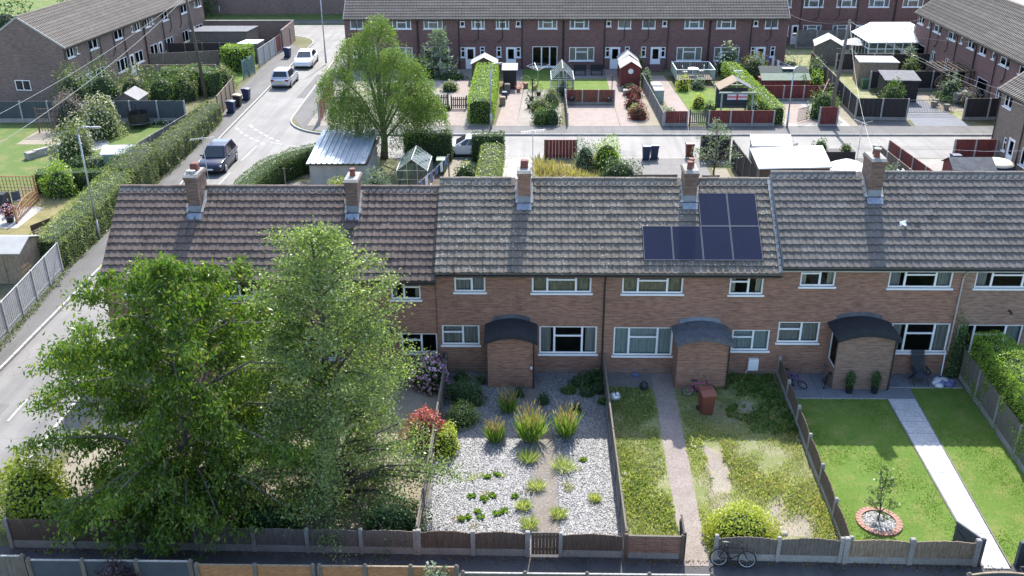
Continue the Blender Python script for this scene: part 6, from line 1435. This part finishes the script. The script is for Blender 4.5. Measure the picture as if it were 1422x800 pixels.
def p_small(h): return 1.6*(1-max(0,h-.5)/.5*.7)*min(1,h/.3)
tree('blossom_tree','small silvery tree with white blossom beside the black fence',(12.1,61.2),4.3,p_small,30,9,12,.13,'leaf_grey','trunk',.06,.3,.6,.1,.12,.4,.5,0,31)
bay_fence('tall black board fence running back to the road',[(14.5,51.0),(14.0,64.8)],1.8,'fence_black',post='wood_grey',gravel=0); bay_fence('short black fence return facing the road',[(12.0,66.0),(14.0,66.0)],1.8,'fence_black',gravel=0,post='wood_grey',bay=1.0)
sheet('garden_path',rect(12.5,13.5,50,64),.012,'earth_pale')
flat_roof('large white sheet-roofed outbuilding behind the stepped roof',[(14.0,56.9),(18.6,57.2),(19.2,61.7),(14.3,61.1)],2.3,0,'white_sheet','wood_brown'); flat_roof('smaller white-roofed shed at the road behind the large one',[(14.7,62.2),(17.4,62.2),(17.9,64.9),(15.1,64.9)],2.1,0,'white_sheet','concrete_pale')
shed('small dark lean-to with corrugated roof by the white outbuilding',12.9,54.2,1.4,1.4,1.7,.25,0,'fence_black','felt_grey','none')
t = thing('covered_car','white tarpaulin draped over a low hump beside the chimney','tarpaulin',(19.2,58.2,0)); b = B(); vs = []; nx, ny = 12, 8
for j in range(ny+1):
    for i in range(nx+1):
        u, v = i/nx*2-1, j/ny*2-1; e = max(0,1-abs(u)**4)*max(0,1-abs(v)**4); vs.append((1.5+u*1.6, 2.0+v*1.9, .02+1.75*e**.5*(.9+.06*math.sin(5*u+3*v))))
b.add(vs,[(j*(nx+1)+i,j*(nx+1)+i+1,(j+1)*(nx+1)+i+1,(j+1)*(nx+1)+i) for j in range(ny) for i in range(nx)]); b.o('sheet','white_sheet',t,True,fix=False)
t = thing('toy_slide','red and white plastic slide lying behind the ridge','slide',(23.2,56.6,0),R(12))
for k in range(3): B().extx([(0,.9),(.25,1.25),(.5,.9),(.42,.9),(.25,1.1),(.08,.9)],k*.75,k*.75+.7).o('hood',('red_plastic','white_sheet','red_plastic')[k],t)
B().box(0,2.2,.1,.42,0,.9).o('base','red_plastic',t)
t = thing('ladder','aluminium ladder leaning in the garden behind the capped chimney','ladder',(24.6,55.2,0),R(115))
for s in (-.2,.2): B().bar((0,s,.5),(3.4,s,1.9),.07,.04).o('rail','aluminium',t)
for k in range(10): f = (k+.5)/10; B().bar((3.4*f,-.2,.5+1.4*f),(3.4*f,.2,.5+1.4*f),.035).o('rung','aluminium',t)
B().bar((3.2,0,0),(3.2,0,1.8),.06).bar((.2,0,0),(.2,0,.58),.06).o('prop','wood_grey',t)
bush('spiky_shrub','pale green bamboo-like shrub behind the toy slide',(23.2,60.4),(1.1,.8,1.4),'leaf_grey',700,.2,aspect=.2); t = thing('planter','dark raised planter with leafy plants at the road','planter',(19.4,65.0,0)); B().box(0,3.2,0,.8,0,.9).o('box','fence_black',t)
bush('planter_shrub','leafy green plant growing in the dark raised planter',(20.2,65.4,.85),(.6,.4,.8),'leaf_hedge',300,.13); bush('planter_shrub','smaller leafy plant at the right end of the raised planter',(22.0,65.4,.85),(.4,.35,.5),'leaf_olive',200,.12)
bay_fence('brown fence running back beside the bamboo-like shrub',[(24.6,52.0),(23.9,64.6)],1.6,'fence_brown',gravel=.15); bay_fence('parallel red-brown fence next to the playhouse',[(26.0,52.0),(25.0,65.4)],1.6,'fence_red',gravel=.15)
shed('grey-roofed red playhouse in the garden by the pale house',27.5,60.3,2.6,1.8,1.2,.5,0,'fence_red','felt_grey','x',None,'playhouse')
t = thing('hot_tub','blue tub with a white domed cover','tub',(31.2,62.3,0)); B().tube([(0,0,0),(0,0,.95)],1.0,20).o('tub','bin_blue',t,True); B().ball((0,0,.95),(1.05,1.05,.3),18,5,0).o('cover','pot_cream' if 'pot_cream' in MATS else paint('pot_cream',(.66,.60,.47),(.58,.52,.41),2,.8).name,t,True)
wheelie_bin('blue wheelie bin behind the red playhouse',29.1,64.0,R(180),'bin_blue'); bay_fence('dark red fence at the road beside the pale house',[(29.8,66.0),(32.7,66.0)],1.5,'fence_red',gravel=.2); bay_fence('red-brown fence behind the stepped ridge at the right edge',[(26.2,52.6),(33.0,52.6)],1.5,'fence_red',gravel=.15)
sheet('patio',rect(24,40,44,66.2),.005,'concrete')
clothesline('bare pale washing line before the pale brick house',(26.6,61.5,2.2),(32.6,60.5,2.4),0,['cloth_white'])
# TV aerial mast beside the capped chimney garden
t = thing('aerial_mast','leaning pale aerial on a mast at the road','aerial',(22.4,64.0,0)); B().tube([(0,0,0),(0,0,3.3)],.03,6).o('mast','aluminium',t); B().bar((-.6,0,3.5),(.35,0,3.1),.12,.06).bar((-.1,-.3,3.3),(.8,.3,3.3),.02).o('antenna','concrete_pale',t)
# ================================================================== gardens of the far terrace
FG = 'fences of the far gardens'
sheet('garden_ground',rect(-18,-5,74.7,94.7),.005,'gravel_pale'); sheet('lawn',rect(-10,-6.2,76.5,78.2),.010,'lawn_far'); sheet('garden_path',rect(-6.9,-5.7,74.7,90),.014,'paving_pink')
t = bay_fence('dark red fence at the corner behind the weeping tree',[(-17.0,74.9),(-17.6,84.0)],1.8,'fence_red',gravel=.15,group=FG)
tree('white_flowering_tree','white flowering shrub tree before the French doors',(-8.9,91.5),4.4,lambda h: 1.9*(1-max(0,h-.4)/.6*.8)*min(1,h/.15),36,10,14,.2,'leaf_grey','trunk',.07,.15,.5,0,.16,.4,.6,0,41)
bush('border_shrub','green shrub below the white flowering tree',(-10.2,91.0),(1.3,1.0,1.8),'leaf_hedge',900,.16); bush('border_shrub','brownish plant bed behind the picket fence',(-7.4,86.0),(.9,.8,.9),'leaf_olive',400,.16); bush('border_shrub','dark low plants on the shaded terrace',(-7.6,90.5),(1.6,.7,.7),'leaf_dark',500,.15)
def picket(label, x0, x1, y, h, mat, n, group=FG):
    t = thing('picket_fence',label,'fence',(x0,y,0),0,group); w = (x1-x0)/n
    for i in range(n): B().add([(i*w,-.01,.05),(i*w+w*.62,-.01,.05),(i*w+w*.62,-.01,h-.06),(i*w+w*.31,-.01,h),(i*w,-.01,h-.06),(i*w,.012,.05),(i*w+w*.62,.012,.05),(i*w+w*.62,.012,h-.06),(i*w+w*.31,.012,h),(i*w,.012,h-.06)],[(4,3,2,1,0),(5,6,7,8,9),(0,1,6,5),(1,2,7,6),(2,3,8,7),(3,4,9,8),(4,0,5,9)]).o('picket',mat,t)
    for z in (.25,h-.3): B().box(0,x1-x0,.014,.05,z,z+.07).o('rail',mat,t)
    for x in (0,x1-x0): B().bev(x-.05,x+.05,.05,.15,0,h+.1,.02).o('post',mat,t)
picket('dark picket fence behind the weeping tree',-11.4,-7.1,80.2,1.15,'fence_black',30); picket('low picket gate section at the pink path',-6.8,-5.5,79.8,1.05,'wood_grey',8)
hedge('edging_hedge','low clipped edging along the picket fence',[(-11,79.4),(-6.9,79.4)],.5,.4,'leaf_hedge',70,.13)
shed('little gabled shed with a pale roof behind the tall clipped hedge',-5.6,89.2,2.3,2.0,1.7,.6,0,'wood_brown','felt_pale','y'); shed('narrow store with a pale sloping roof beside the tall hedge',-2.6,86.6,1.2,2.6,1.75,.3,0,'fence_black','felt_pale','x')
hedge('tall_hedge','tall bright green clipped hedge ending at the pavement',[(-4.1,75.3),(-4.1,88.5)],2.0,2.0,'leaf_hedge_lime',100,.13,lump=.05)
for k,(x,y,m) in enumerate(((-2.4,83.5,'bin_blue'),(-2.5,81.2,'wood_tan'),(-2.2,85.2,'wood_grey'))): tag(B().bev(x-.25,x+.25,y-.3,y+.3,0,.55+.15*k,.06).o('storage_box',m),['blue plastic tub beside the tall hedge','tan box of garden odds by the tall hedge','grey crate beside the narrow store'][k],'box')
sheet('garden_path',[(-2.9,74.6),(-1.2,74.6),(-.7,89.5),(-2.0,89.5)],.012,'paving_pink'); sheet('gravel_garden',[(-1.2,74.6),(2.4,74.6),(2.6,86.5),(-.7,86.5)],.010,'gravel_pale'); sheet('lawn',rect(-.8,2.9,86.5,94.6),.010,'lawn_fresh')
sheet('step',rect(-2.4,-.9,89.5,94.7),.014,'concrete_dark')
t = thing('rotary_dryer','white rotary clothes dryer on the small lawn','clothes dryer',(.55,87.5,0)); B().tube([(0,0,0),(0,0,2.0)],.03,8).o('pole','aluminium',t)
for k in range(4): a = k*math.pi/2+.3; B().bar((0,0,1.45),(1.1*math.cos(a),1.1*math.sin(a),2.0),.03).o('arm','aluminium',t)
for r in (.5,.8,1.05): 
    b = B(); pts = [(r*math.cos(k*math.pi/2+.3),r*math.sin(k*math.pi/2+.3),1.45+.5*r) for k in range(4)]
    for k in range(4): b.tube([pts[k],pts[(k+1)%4]],.008,3)
    b.o('line','cloth_white',t)
tag(B().tube([(.05,82.5,0),(.05,82.5,1.9)],.05,8).ball((.05,82.5,1.9),(.08,.08,.08),8,5).bar((-.2,82.5,1.5),(.3,82.5,1.5),.04).o('bird_feeder','fence_black'),'dark bird feeder post in the gravel garden','bird feeder')
greenhouse('white framed greenhouse with pointed roof before the patio doors',1.7,84.0,2.0,3.4,1.5,2.5,0,False,fm='white_paint'); bush('greenhouse_plants','tall plants filling the pointed greenhouse',(2.7,84.7),(.7,.6,1.1),'leaf_grey',300,.16)
for k,(px,py,r,h,m) in enumerate(((752,172,.85,1.2,'leaf_hedge'),(750,155,1.0,1.1,'leaf_olive'),(765,146,.9,1.2,'leaf_olive'),(766,172,.75,1.5,'leaf_dark'))): c = G(px,py); bush('garden_shrub',['rounded shrub at the front of the gravel garden','feathery shrub behind the rounded one in the gravel garden','brown-tinted shrub below the pointed greenhouse','upright dark shrub at the pavement by the drive'][k],(c.x,c.y),(r,r,h),m,700,.15)
for k,(px,py,s) in enumerate(((738,140,1.3),(748,133,1.3),(735,150,1.2),(720,128,1.2),(730,122,1.5),(742,125,1.3))): c = G(px,py); pot_plant(['dark urn planter in the gravel garden','low planter behind the dark urn','pot standing before the dark urn','pot of orange flowers by the pink path','white trough of leafy plants by the dryer','small pot near the pointed greenhouse'][k],c.x,c.y,s,('leaf_dark','leaf_hedge','leaf_dark','leaf_coral','leaf_grey','leaf_hedge')[k],'fence_black' if k<3 else 'terracotta')
bay_fence('low dark wire fence between the gravel garden and the drive',[(2.85,74.8),(2.9,90)],1.0,'concrete_dark',gravel=.2,group=FG)
sheet('lawn',rect(3.0,7.1,81.4,90.5),.010,'lawn_fresh'); sheet('drive',rect(2.95,7.0,74.6,81.1),.010,'paving_pink'); sheet('garden_path',rect(7.05,8.3,74.6,94.7),.012,'paving_pink'); sheet('patio',rect(3.0,7.0,90.6,94.7),.012,'concrete_dark')
bay_fence('dark red fence with pale posts between the lawn and the drive',[(2.95,81.3),(7.05,81.3)],1.25,'fence_red',gravel=.2,group=FG,bay=1.4)
for k,x in enumerate((3.5,6.6)): bush('hanging_basket',['purple and white flowers at the red fence, left of the pair','purple and white flowers at the red fence beside the path'][k],(x,81.0,.35),(.35,.22,.35),'leaf_purple',120,.11,'flower_white',30)
for k,x in enumerate((4.6,6.2)): 
    t = thing('garden_bench',['dark bench under the far window by the lawn','dark table set next to the bench under the far window'][k],'bench',(x,92.2,.012)); B().box(-.6,.6,-.25,.25,.42,.48).o('seat','fence_black',t); B().box(-.6,.6,.2,.25,.48,.95).o('backrest','fence_black',t)
    for s in (-.5,.5): B().box(s-.04,s+.04,-.2,.2,0,.42).o('leg','fence_black',t)
tag(B().tube([(7.0,83.5,0),(7.0,83.5,1.9)],.035,6).bar((6.85,83.5,1.9),(7.2,83.5,1.9),.05).o('lamp_stake','fence_black'),'dark post at the lawn corner by the red shed','post')
shed('dark red gabled shed with a round window',8.1,87.4,1.75,2.4,1.75,.55,0,'fence_red','felt_pale','y'); shed('second dark red shed standing behind the round-windowed one',8.2,90.2,1.7,2.2,1.75,.6,0,'fence_red','felt_pale','y')
tag(B().tube([(8.97,87.38,1.45),(8.97,87.34,1.45)],.24,16).o('shed_window','white_paint'),'round white framed window panel hung on the red shed','window')
for k,(px,py,r,h,m) in enumerate(((884,165,.9,1.1,'leaf_red'),(876,150,.8,1.0,'leaf_red'),(880,158,.7,.7,'leaf_privet'),(878,135,.9,.9,'leaf_red'))): c = G(px,py); bush('border_shrub',['dark red rounded shrub at the pavement','smaller red shrub behind the rounded one','yellow-green shrub between the red shrubs','red shrub nearest the red shed'][k],(c.x+.15,c.y),(r,r*.9,h),m,700,.13)
bush('border_shrub','mixed low plants in front of the red shed',(8.9,85.9),(.9,.6,.6),'leaf_hedge',300,.14,'flower_white',40); tag(B().bev(8.1,9.1,84.3,85.0,0,.45,.05).o('stone_trough','concrete_pale'),'pale stone trough below the red shed','trough')
sheet('border',rect(8.3,10.3,74.7,87),.008,'earth_pale'); bay_fence('thin dark fence with pale cap between path and green boxes',[(10.4,74.6),(10.1,88)],1.1,'concrete_dark',gravel=.1,group=FG)
sheet('garden_path',[(11.7,75),(13.3,75),(12.6,92),(11.2,92)],.010,'paving_pink'); sheet('lawn',[(13.3,74.8),(16.6,74.8),(16.4,87),(12.9,87)],.010,'lawn_fresh')
for k,y in enumerate((82.6,84.4)): t = thing('storage_bin',['grey-green lidded storage box beside the pink path','second grey-green lidded box behind the first'][k],'box',(10.95,y,0)); B().bev(-.4,.4,-.7,.7,0,.95,.05).o('box','leaf_wall',t); B().bev(-.44,.44,-.74,.74,.955,1.05,.04).o('lid','concrete_pale',t)
bush('white_flowers','white flowering plants along the thin fence',(11.2,77.6),(.6,1.3,.6),'leaf_grey',400,.13,'flower_white',90); bush('white_flowers','pale shrub beside the door steps',(10.5,88.5),(.6,.8,1.2),'leaf_grey',400,.14,'flower_white',50); bush('conifer','slim green conifer between the red sheds and the door',(10.3,91.5),(.35,.35,2.0),'leaf_hedge',300,.12,cat='conifer')
t = thing('door_steps','brick steps up to the far white door','steps',(11.45,93.6,0))
for k in range(3): B().box(0,1.3,k*.35,1.18,k*.16+.001*k,k*.16+.158).o('step','brick_far',t)
# timber deck with railing
t = thing('garden_deck','grey-green timber deck with railings below the far window','deck',(13.2,88.2,0))
for i in range(12): B().box(i*.3,i*.3+.285,0,3.6,.45,.49).o('board','wood_grey',t)
for x in (0,1.75,3.5):
    for y in (.05,3.5): B().bev(x,x+.09,y,y+.09,0,1.4,.02).o('post','leaf_wall',t)
for (a,c) in (((.05,.1),(3.55,.1)),((.05,.1),(.05,3.5)),((3.55,.1),(3.55,3.5)),((.05,3.52),(3.55,3.52))):
    B().bar((*a,1.38),(*c,1.38),.07,.05).o('handrail','white_paint',t)
    b = B(); A, C = Vector((*a,0)), Vector((*c,0)); n = int((C-A).length/.2)
    for i in range(1,n): p = A.lerp(C,i/n); b.bar(p+Vector((0,0,.5)),p+Vector((0,0,1.36)),.04)
    b.o('balusters','leaf_wall',t)
t = thing('deck_table','white table on the timber deck','table',(15.0,89.8,.49)); B().tube([(0,0,.66),(0,0,.7)],.5,14).o('top','white_paint',t); B().tube([(0,0,0),(0,0,.66)],.04,8).o('leg','white_paint',t)
for k,(x,y) in enumerate(((14.2,89.6),(15.8,90.0))): chair(['white chair left of the deck table','white chair right of the deck table'][k],x,y,R(90-180*k),'panel_grey').location.z = .49
# arbour with its timber gable roof
t = thing('garden_arbour','grey-green timber arbour with a gabled felt roof behind the red fence','arbour',(15.3,77.0,0))
for x in (0,2.5):
    for y in (0,2.4): B().bev(x,x+.12,y,y+.12,0,2.0,.02).o('post','leaf_wall',t)
B().box(-.2,2.8,-.05,.09,2.0,2.12).box(-.2,2.8,2.43,2.57,2.0,2.12).o('beam','leaf_wall',t); B().box(0,2.6,2.3,2.36,.2,1.9).o('back_panel','fence_slate',t)
for s in (0,1): 
    a, c = ((-.1,2.1),(1.3,2.85)) if s == 0 else ((2.7,2.1),(1.3,2.85)); B().exty([a,c,(c[0],c[1]+.06),(a[0],a[1]+.06)],.6,2.7).o('roof_slope','felt_grey' if s else 'wood_tan',t)
B().box(.4,2.2,1.6,2.2,.40,.46).o('bench','wood_grey',t); B().box(.5,2.1,.0,.05,1.5,1.95).o('flag','cloth_white',t); B().box(1.2,1.35,-.012,-.002,1.5,1.95).box(.5,1.19,-.012,-.002,1.68,1.78).box(1.36,2.1,-.012,-.002,1.68,1.78).o('flag_cross','red_plastic',t)
for k,(x,y,r,h,m) in enumerate(((14.1,80.2,.7,1.1,'leaf_yellow'),(14.6,78.0,.7,1.0,'leaf_hedge'),(18.1,77.6,.7,1.2,'leaf_grey'),(13.6,86.2,.7,1.2,'leaf_yellow'),(15.1,75.9,.5,.6,'leaf_grey'),(15.0,86.6,.8,.9,'leaf_grey'))): bush('border_shrub',['yellow shrub at the lawn edge left of the arbour','green shrub at the arbour post','silvery shrub right of the arbour','bright yellow shrub by the timber deck','pale flowers at the arbour foot','silvery plants in front of the timber deck'][k],(x,y),(r,r*.9,h),m,420,.13)
tag(B().tube([(18.0,84.2,0),(18.0,84.2,2.2)],.04,8).bar((17.6,84.2,2.2),(18.4,84.2,2.2),.06).o('clothes_post','white_paint'),'white T-shaped clothes post between arbour and hedge','post')
bay_fence('dark red fence with pale posts along the pavement left of the gate',[(10.5,74.6),(12.3,74.6)],1.2,'fence_red',gravel=.25,group=FG,bay=1.7); picket('open slatted garden gate in the red fence',12.5,13.9,74.6,1.25,'wood_grey',9); bay_fence('dark red fence with pale posts along the pavement right of the gate',[(14.0,74.6),(19.1,74.6)],1.25,'fence_red',gravel=.25,group=FG,bay=1.75)
hedge('diagonal_hedge','bright clipped hedge between the arbour and the red-fenced garden',[(19.5,75.2,1.4,1.2),(19.0,82,1.5,1.3),(18.4,90.5,1.7,1.3)],1.3,1.5,'leaf_hedge_lime',90,.13,lump=.06)
bush('border_shrub','white-topped shrub beside the far window',(18.6,92.2),(1.2,1.0,2.5),'leaf_hedge',700,.17,'flower_white',160,fsize=.2); bush('border_shrub','large shrub with pinkish tips by the aviary',(20.6,89.6),(1.6,1.3,2.4),'leaf_olive',1100,.17,'leaf_coral',140)
bay_fence('dark red fence with pale posts behind the pale drive',[(20.0,82.6),(25.2,82.6)],1.3,'fence_red',gravel=.2,group=FG,bay=1.75)
t = thing('cold_frame','red based glass-roofed aviary behind the red fence','aviary',(20.2,84.4,0)); B().box(0,4.2,0,1.8,0,1.3).o('base','fence_red',t); B().extx([(-.08,1.31),(.75,1.75),(.75,1.8),(-.08,1.36)],-.05,4.25).o('lower_slope','felt_moss' if 'felt_moss' in MATS else paint('felt_moss',(.22,.27,.20),(.17,.21,.15),2,.8).name,t); B().extx([(.78,1.76),(1.85,2.15),(1.85,2.2),(.78,1.81)],-.05,4.25).o('upper_slope','glass_green',t); B().box(2.0,3.0,1.1,1.6,2.05,2.12).o('white_panel','white_sheet',t)
sheet('drive',[(19.9,74.6),(25.2,74.6),(25.0,82.4),(20.2,82.4)],.010,'concrete_pale'); sheet('drive_inlay',[(20.6,75.4),(23.2,75.4),(22.9,81.6),(20.7,81.6)],.014,'paving_pink')
clothesline('line of white and lilac washing before the far white door',(21.5,93.5,2.1),(23.6,86.0,2.0),8,['cloth_white','cloth_white','cloth_blue'])
for k,(x,y,r,h,m,f) in enumerate(((25.9,88.2,1.1,2.3,'leaf_hedge','flower_white'),(25.2,85.4,.8,1.7,'leaf_hedge_lime',None),(23.9,84.6,.6,1.4,'leaf_hedge',None),(24.4,91.2,1.2,1.8,'leaf_dark',None),(26.2,84.4,.8,1.0,'leaf_olive',None),(25.4,81.0,.6,1.0,'leaf_grey','flower_white'))): bush('border_shrub',['white blossom shrub beside the tall brown fence','tall leafy shrub below the white blossom shrub','leafy plant left of the bird bath','dark shrub against the far wall by the door','golden shrub on the low red fence','white-flecked plant by the iron gate'][k],(x,y),(r,r,h),m,500,.15,f,80)
tag(B().tube([(24.6,85.6,0),(24.6,85.6,.7),(24.6,85.6,.75),(24.6,85.6,.85)],[.14,.08,.35,.38],14).o('bird_bath','concrete'),'stone bird bath beside the leafy shrub','bird bath')
bay_fence('red-brown fence corner panels beside the leaning telegraph pole',[(24.1,74.7),(22.7,74.7)],1.5,'fence_red',gravel=.15,group=FG,bay=1.6); bay_fence('red fence rising behind the iron gate',[(24.2,79.6),(25.9,84.0)],1.5,'fence_red',gravel=.15,group=FG)
bush('laurel','glossy bush at the red fence corner beside the telegraph pole',(23.6,77.0),(1.4,1.0,2.3),'leaf_hedge',1100,.15)
def iron_gate(label, x0, x1, y, h=1.1, rz=0.):
    t = thing('iron_gate',label,'gate',(x0,y,0),rz); n = int((x1-x0)/.13)
    for i in range(n+1): B().bar(((x1-x0)*i/n,0,.1),((x1-x0)*i/n,0,h),.02).o('bar','black_plastic',t)
    for z in (.15,h-.05): B().bar((0,0,z),(x1-x0,0,z),.03).o('rail','black_plastic',t)
iron_gate('thin black iron gate at the front of the pale drive',21.2,22.5,75.4,1.2,R(40)); iron_gate('second black iron gate at the red fence end',25.2,26.4,82.4,1.2); iron_gate('long black iron gates across the block-paved drive',30.3,34.6,78.2,1.2)
sheet('side_path',[(24.6,74.6),(26.2,74.6),(27.2,82),(26.4,88)],.008,'earth_pale')
bay_fence('tall brown fence running back beside the gabled garden shed',[(27.0,94.0),(26.4,83.0)],1.8,'fence_brown',gravel=.0,group=FG); bay_fence('black panel fence around the right-hand corner plot',[(26.4,82.8),(26.1,76.5),(30.1,76.3)],1.75,'fence_black',gravel=.25,group=FG)
bay_fence('black panel fence right of the block-paved drive',[(34.7,76.4),(40.5,76.6)],1.75,'fence_black',gravel=.25,group=FG); bay_fence('black panel fence in front of the conservatory',[(29.2,93.2),(38,93.0)],1.8,'fence_black',gravel=.3,group=FG); bay_fence('lower black fence behind the swing seat',[(30.2,86.0),(37.5,86.0)],1.75,'fence_black',gravel=.25,group=FG); bay_fence('grey panel fence behind the gabled garden shed',[(28.2,104.5),(34.5,104.5)],1.9,'concrete_dark',gravel=.2,group=FG)
sheet('block_drive',[(30.3,74.6),(34.6,74.6),(34.2,85.5),(31.5,85.5)],.010,'paving_grey'); sheet('garden_ground',rect(26,38,76.5,104),.006,'weed_ground'); sheet('patio',rect(33.8,37.9,79,85.5),.012,'earth_pale'); sheet('footway',rect(26,30,74.62,76.2),.006,'asphalt_foot')
shed('grey gabled garden shed behind the tall brown fence',28.0,96.5,2.6,3.0,1.9,.7,R(-12),'wood_grey','felt_pale','y'); flat_roof('open lean-to with a pale roof and stacked pots',[(29.6,87.8),(33.2,87.6),(33.4,90.4),(30.0,90.6)],2.1,0,'felt_pale','wood_tan'); shed('dark shed with a sloping grey roof by the black fence',30.2,82.2,2.8,2.2,1.8,.35,R(-3),'fence_black','felt_grey','none')
bush('laurel','round leafy bush in front of the dark sloping-roofed shed',(30.4,80.6),(1.15,1.0,2.0),'leaf_hedge',900,.15); t = thing('garden_parasol','faded grey parasol tilted over the shed yard','parasol',(32.6,99.0,0)); B().tube([(0,0,0),(0,0,2.0)],.03,6).o('pole','wood_tan',t); B().tube([(0,0,1.7),(0,0,2.2)],[1.5,.05],8).o('canopy','felt_pale',t)
tag(B().bev(29.8,31.0,86.6,87.3,0,.9,.05).o('water_butt','bin_green'),'green water tank beside the lean-to','tank')
for k,(x,y) in enumerate(((31.9,86.9),(32.6,87.1),(33.2,87.0),(32.3,86.6))): pot_plant(['white tray of plants on the lean-to shelf','second tray of plants by the lean-to','pot at the lean-to corner','low tray in front of the lean-to'][k],x,y,1.4,'leaf_grey','white_paint')
# conservatory
t = thing('conservatory','white framed conservatory with a pale polycarbonate roof','conservatory',(33.2,96.4,0)); w, d, h = 6.6, 5.6, 2.2
B().box(0,w,0,d,.0,.12).o('floor','concrete_pale',t)
n = 8
for i in range(n+1): B().box(w*i/n-.04,w*i/n+.04,-.04,.04,.12,h).o('post','upvc',t)
for i in range(7): B().box(-.04,.04,d*i/6-.04+.05,d*i/6+.04+.05,.12,h).o('post','upvc',t)
for z in (.5,1.6,h): B().box(-.05,w+.05,-.05,.05,z-.04,z+.04).box(-.05,.05,.06,d,z-.04,z+.04).o('rail','upvc',t)
for i in range(n): B().box(w*i/n+.04,w*(i+1)/n-.04,-.01,.01,.14,h-.04).o('pane','glass_green',t)
for i in range(6): B().box(-.01,.01,d*i/6+.1,d*(i+1)/6,.14,h-.04).o('pane','glass_green',t)
rb = B(); rb.add([(-.15,-.15,h+.05),(w+.1,-.15,h+.05),(w-.9,2.3,h+1.0),(1.7,2.3,h+1.0),(-.15,d,h+.05),(1.7,d,h+1.0),(w-.9,d,h+1.0),(w+.1,d,h+.05)],[(0,1,2,3),(0,3,5,4),(3,2,6,5),(2,1,7,6)]); rf = rb.o('roof','white_sheet',t,fix=False)
for k in range(9): f = k/8; B().bar((-.15+(w+.25)*f,-.17,h+.08),(1.7+(w-2.6)*f,2.3,h+1.03),.05,.05).o('glazing_bar','upvc',rf)
b = B()
for k in range(24): b.bar((1.7+(w-2.6)*k/23,2.3,h+1.0),(1.7+(w-2.6)*k/23,2.3,h+1.22),.04)
b.o('ridge_cresting','fence_slate',rf)
sheet('distant_ground',[(60,125),(160,125),(160,300),(60,300)],.004,'gravel_pale')
chair('dark armchair inside the conservatory',37.0,98.3,R(20),'wood_brown',None,1.2).location.z = .14
# swing seat, pergola, shrubs of the corner plot
t = thing('hanging_chair','oval wicker hanging chair on a stand','chair',(36.0,84.6,0)); B().torus((0,0,1.15),(0,1,.15),.62,.05,22,6).o('ring','wood_grey',t); B().torus((0,.15,1.15),(0,1,.15),.4,.03,18,5).o('ring','wood_grey',t); B().bar((-.6,.1,1.1),(.6,.1,1.1),.03).bar((0,.1,.5),(0,.1,1.75),.03).o('weave','wood_grey',t); B().ball((0,.05,.75),(.42,.3,.12),10,4).o('cushion','felt_grey',t); B().tube([(0,.3,0),(0,.5,1.2),(0,.2,2.0)],.04,8).o('stand','black_plastic',t)
t = thing('pergola','dark timber pergola against the right-hand terrace','pergola',(35.2,83.2,0))
for x in (0,2.7):
    for y in (0,3.2): B().bev(x-.06,x+.06,y-.06,y+.06,0,2.3,.02).o('post','wood_brown',t)
for y in (0,3.2): B().box(-.2,2.75,y-.04,y+.04,2.302,2.42).o('beam','wood_brown',t)
for k in range(7): B().box(-.1+k*.45,-.03+k*.45,-.3,3.5,2.424,2.52).o('rafter','wood_brown',t)
for k,(x,y,r,h,m,f) in enumerate(((35.9,82.4,1.1,2.1,'leaf_grey','flower_white'),(37.0,80.6,1.3,1.4,'leaf_smoke',None),(36.6,94.4,.8,2.2,'leaf_grey','flower_white'),(34.6,88.6,.9,2.4,'leaf_olive',None),(31.5,85.2,1.2,.6,'leaf_hedge',None))): bush('garden_shrub',['grey-green rose bush at the pergola foot','dusky purple bush beside the pergola','white flowered climber beside the conservatory','sparse small tree between the two black fences','low weeds below the black fence'][k],(x,y),(r,r,h),m,600,.16,f,70)
t = thing('garden_bench','red cushioned bench on the block drive edge','bench',(32.6,85.2,.012)); B().box(-.8,.8,-.3,.3,.35,.45).o('seat','fence_red',t); B().box(-.8,-.7,-.3,.3,0,.7).box(.7,.8,-.3,.3,0,.7).o('side','wood_brown',t); B().box(-.8,.8,.3,.36,.3,.9).o('backrest','wood_grey',t)
for k,(x,y) in enumerate(((36.2,81.6),(37.3,82.2))): tag(B().tube([(x,y,0),(x,y,.9),(x,y,1.0)],[.25,.42,.1],10).o('garden_pot','concrete'),['grey urn at the pergola front','second grey urn at the pergola side'][k],'pot')
for k,(x,y) in enumerate(((33.9,80.5),(34.3,81.2),(34.6,79.6))): pot_plant(['pot at the open gate','taller pot beside the gate','pot behind the gate post'][k],x,y,1.5,'leaf_dark','concrete')
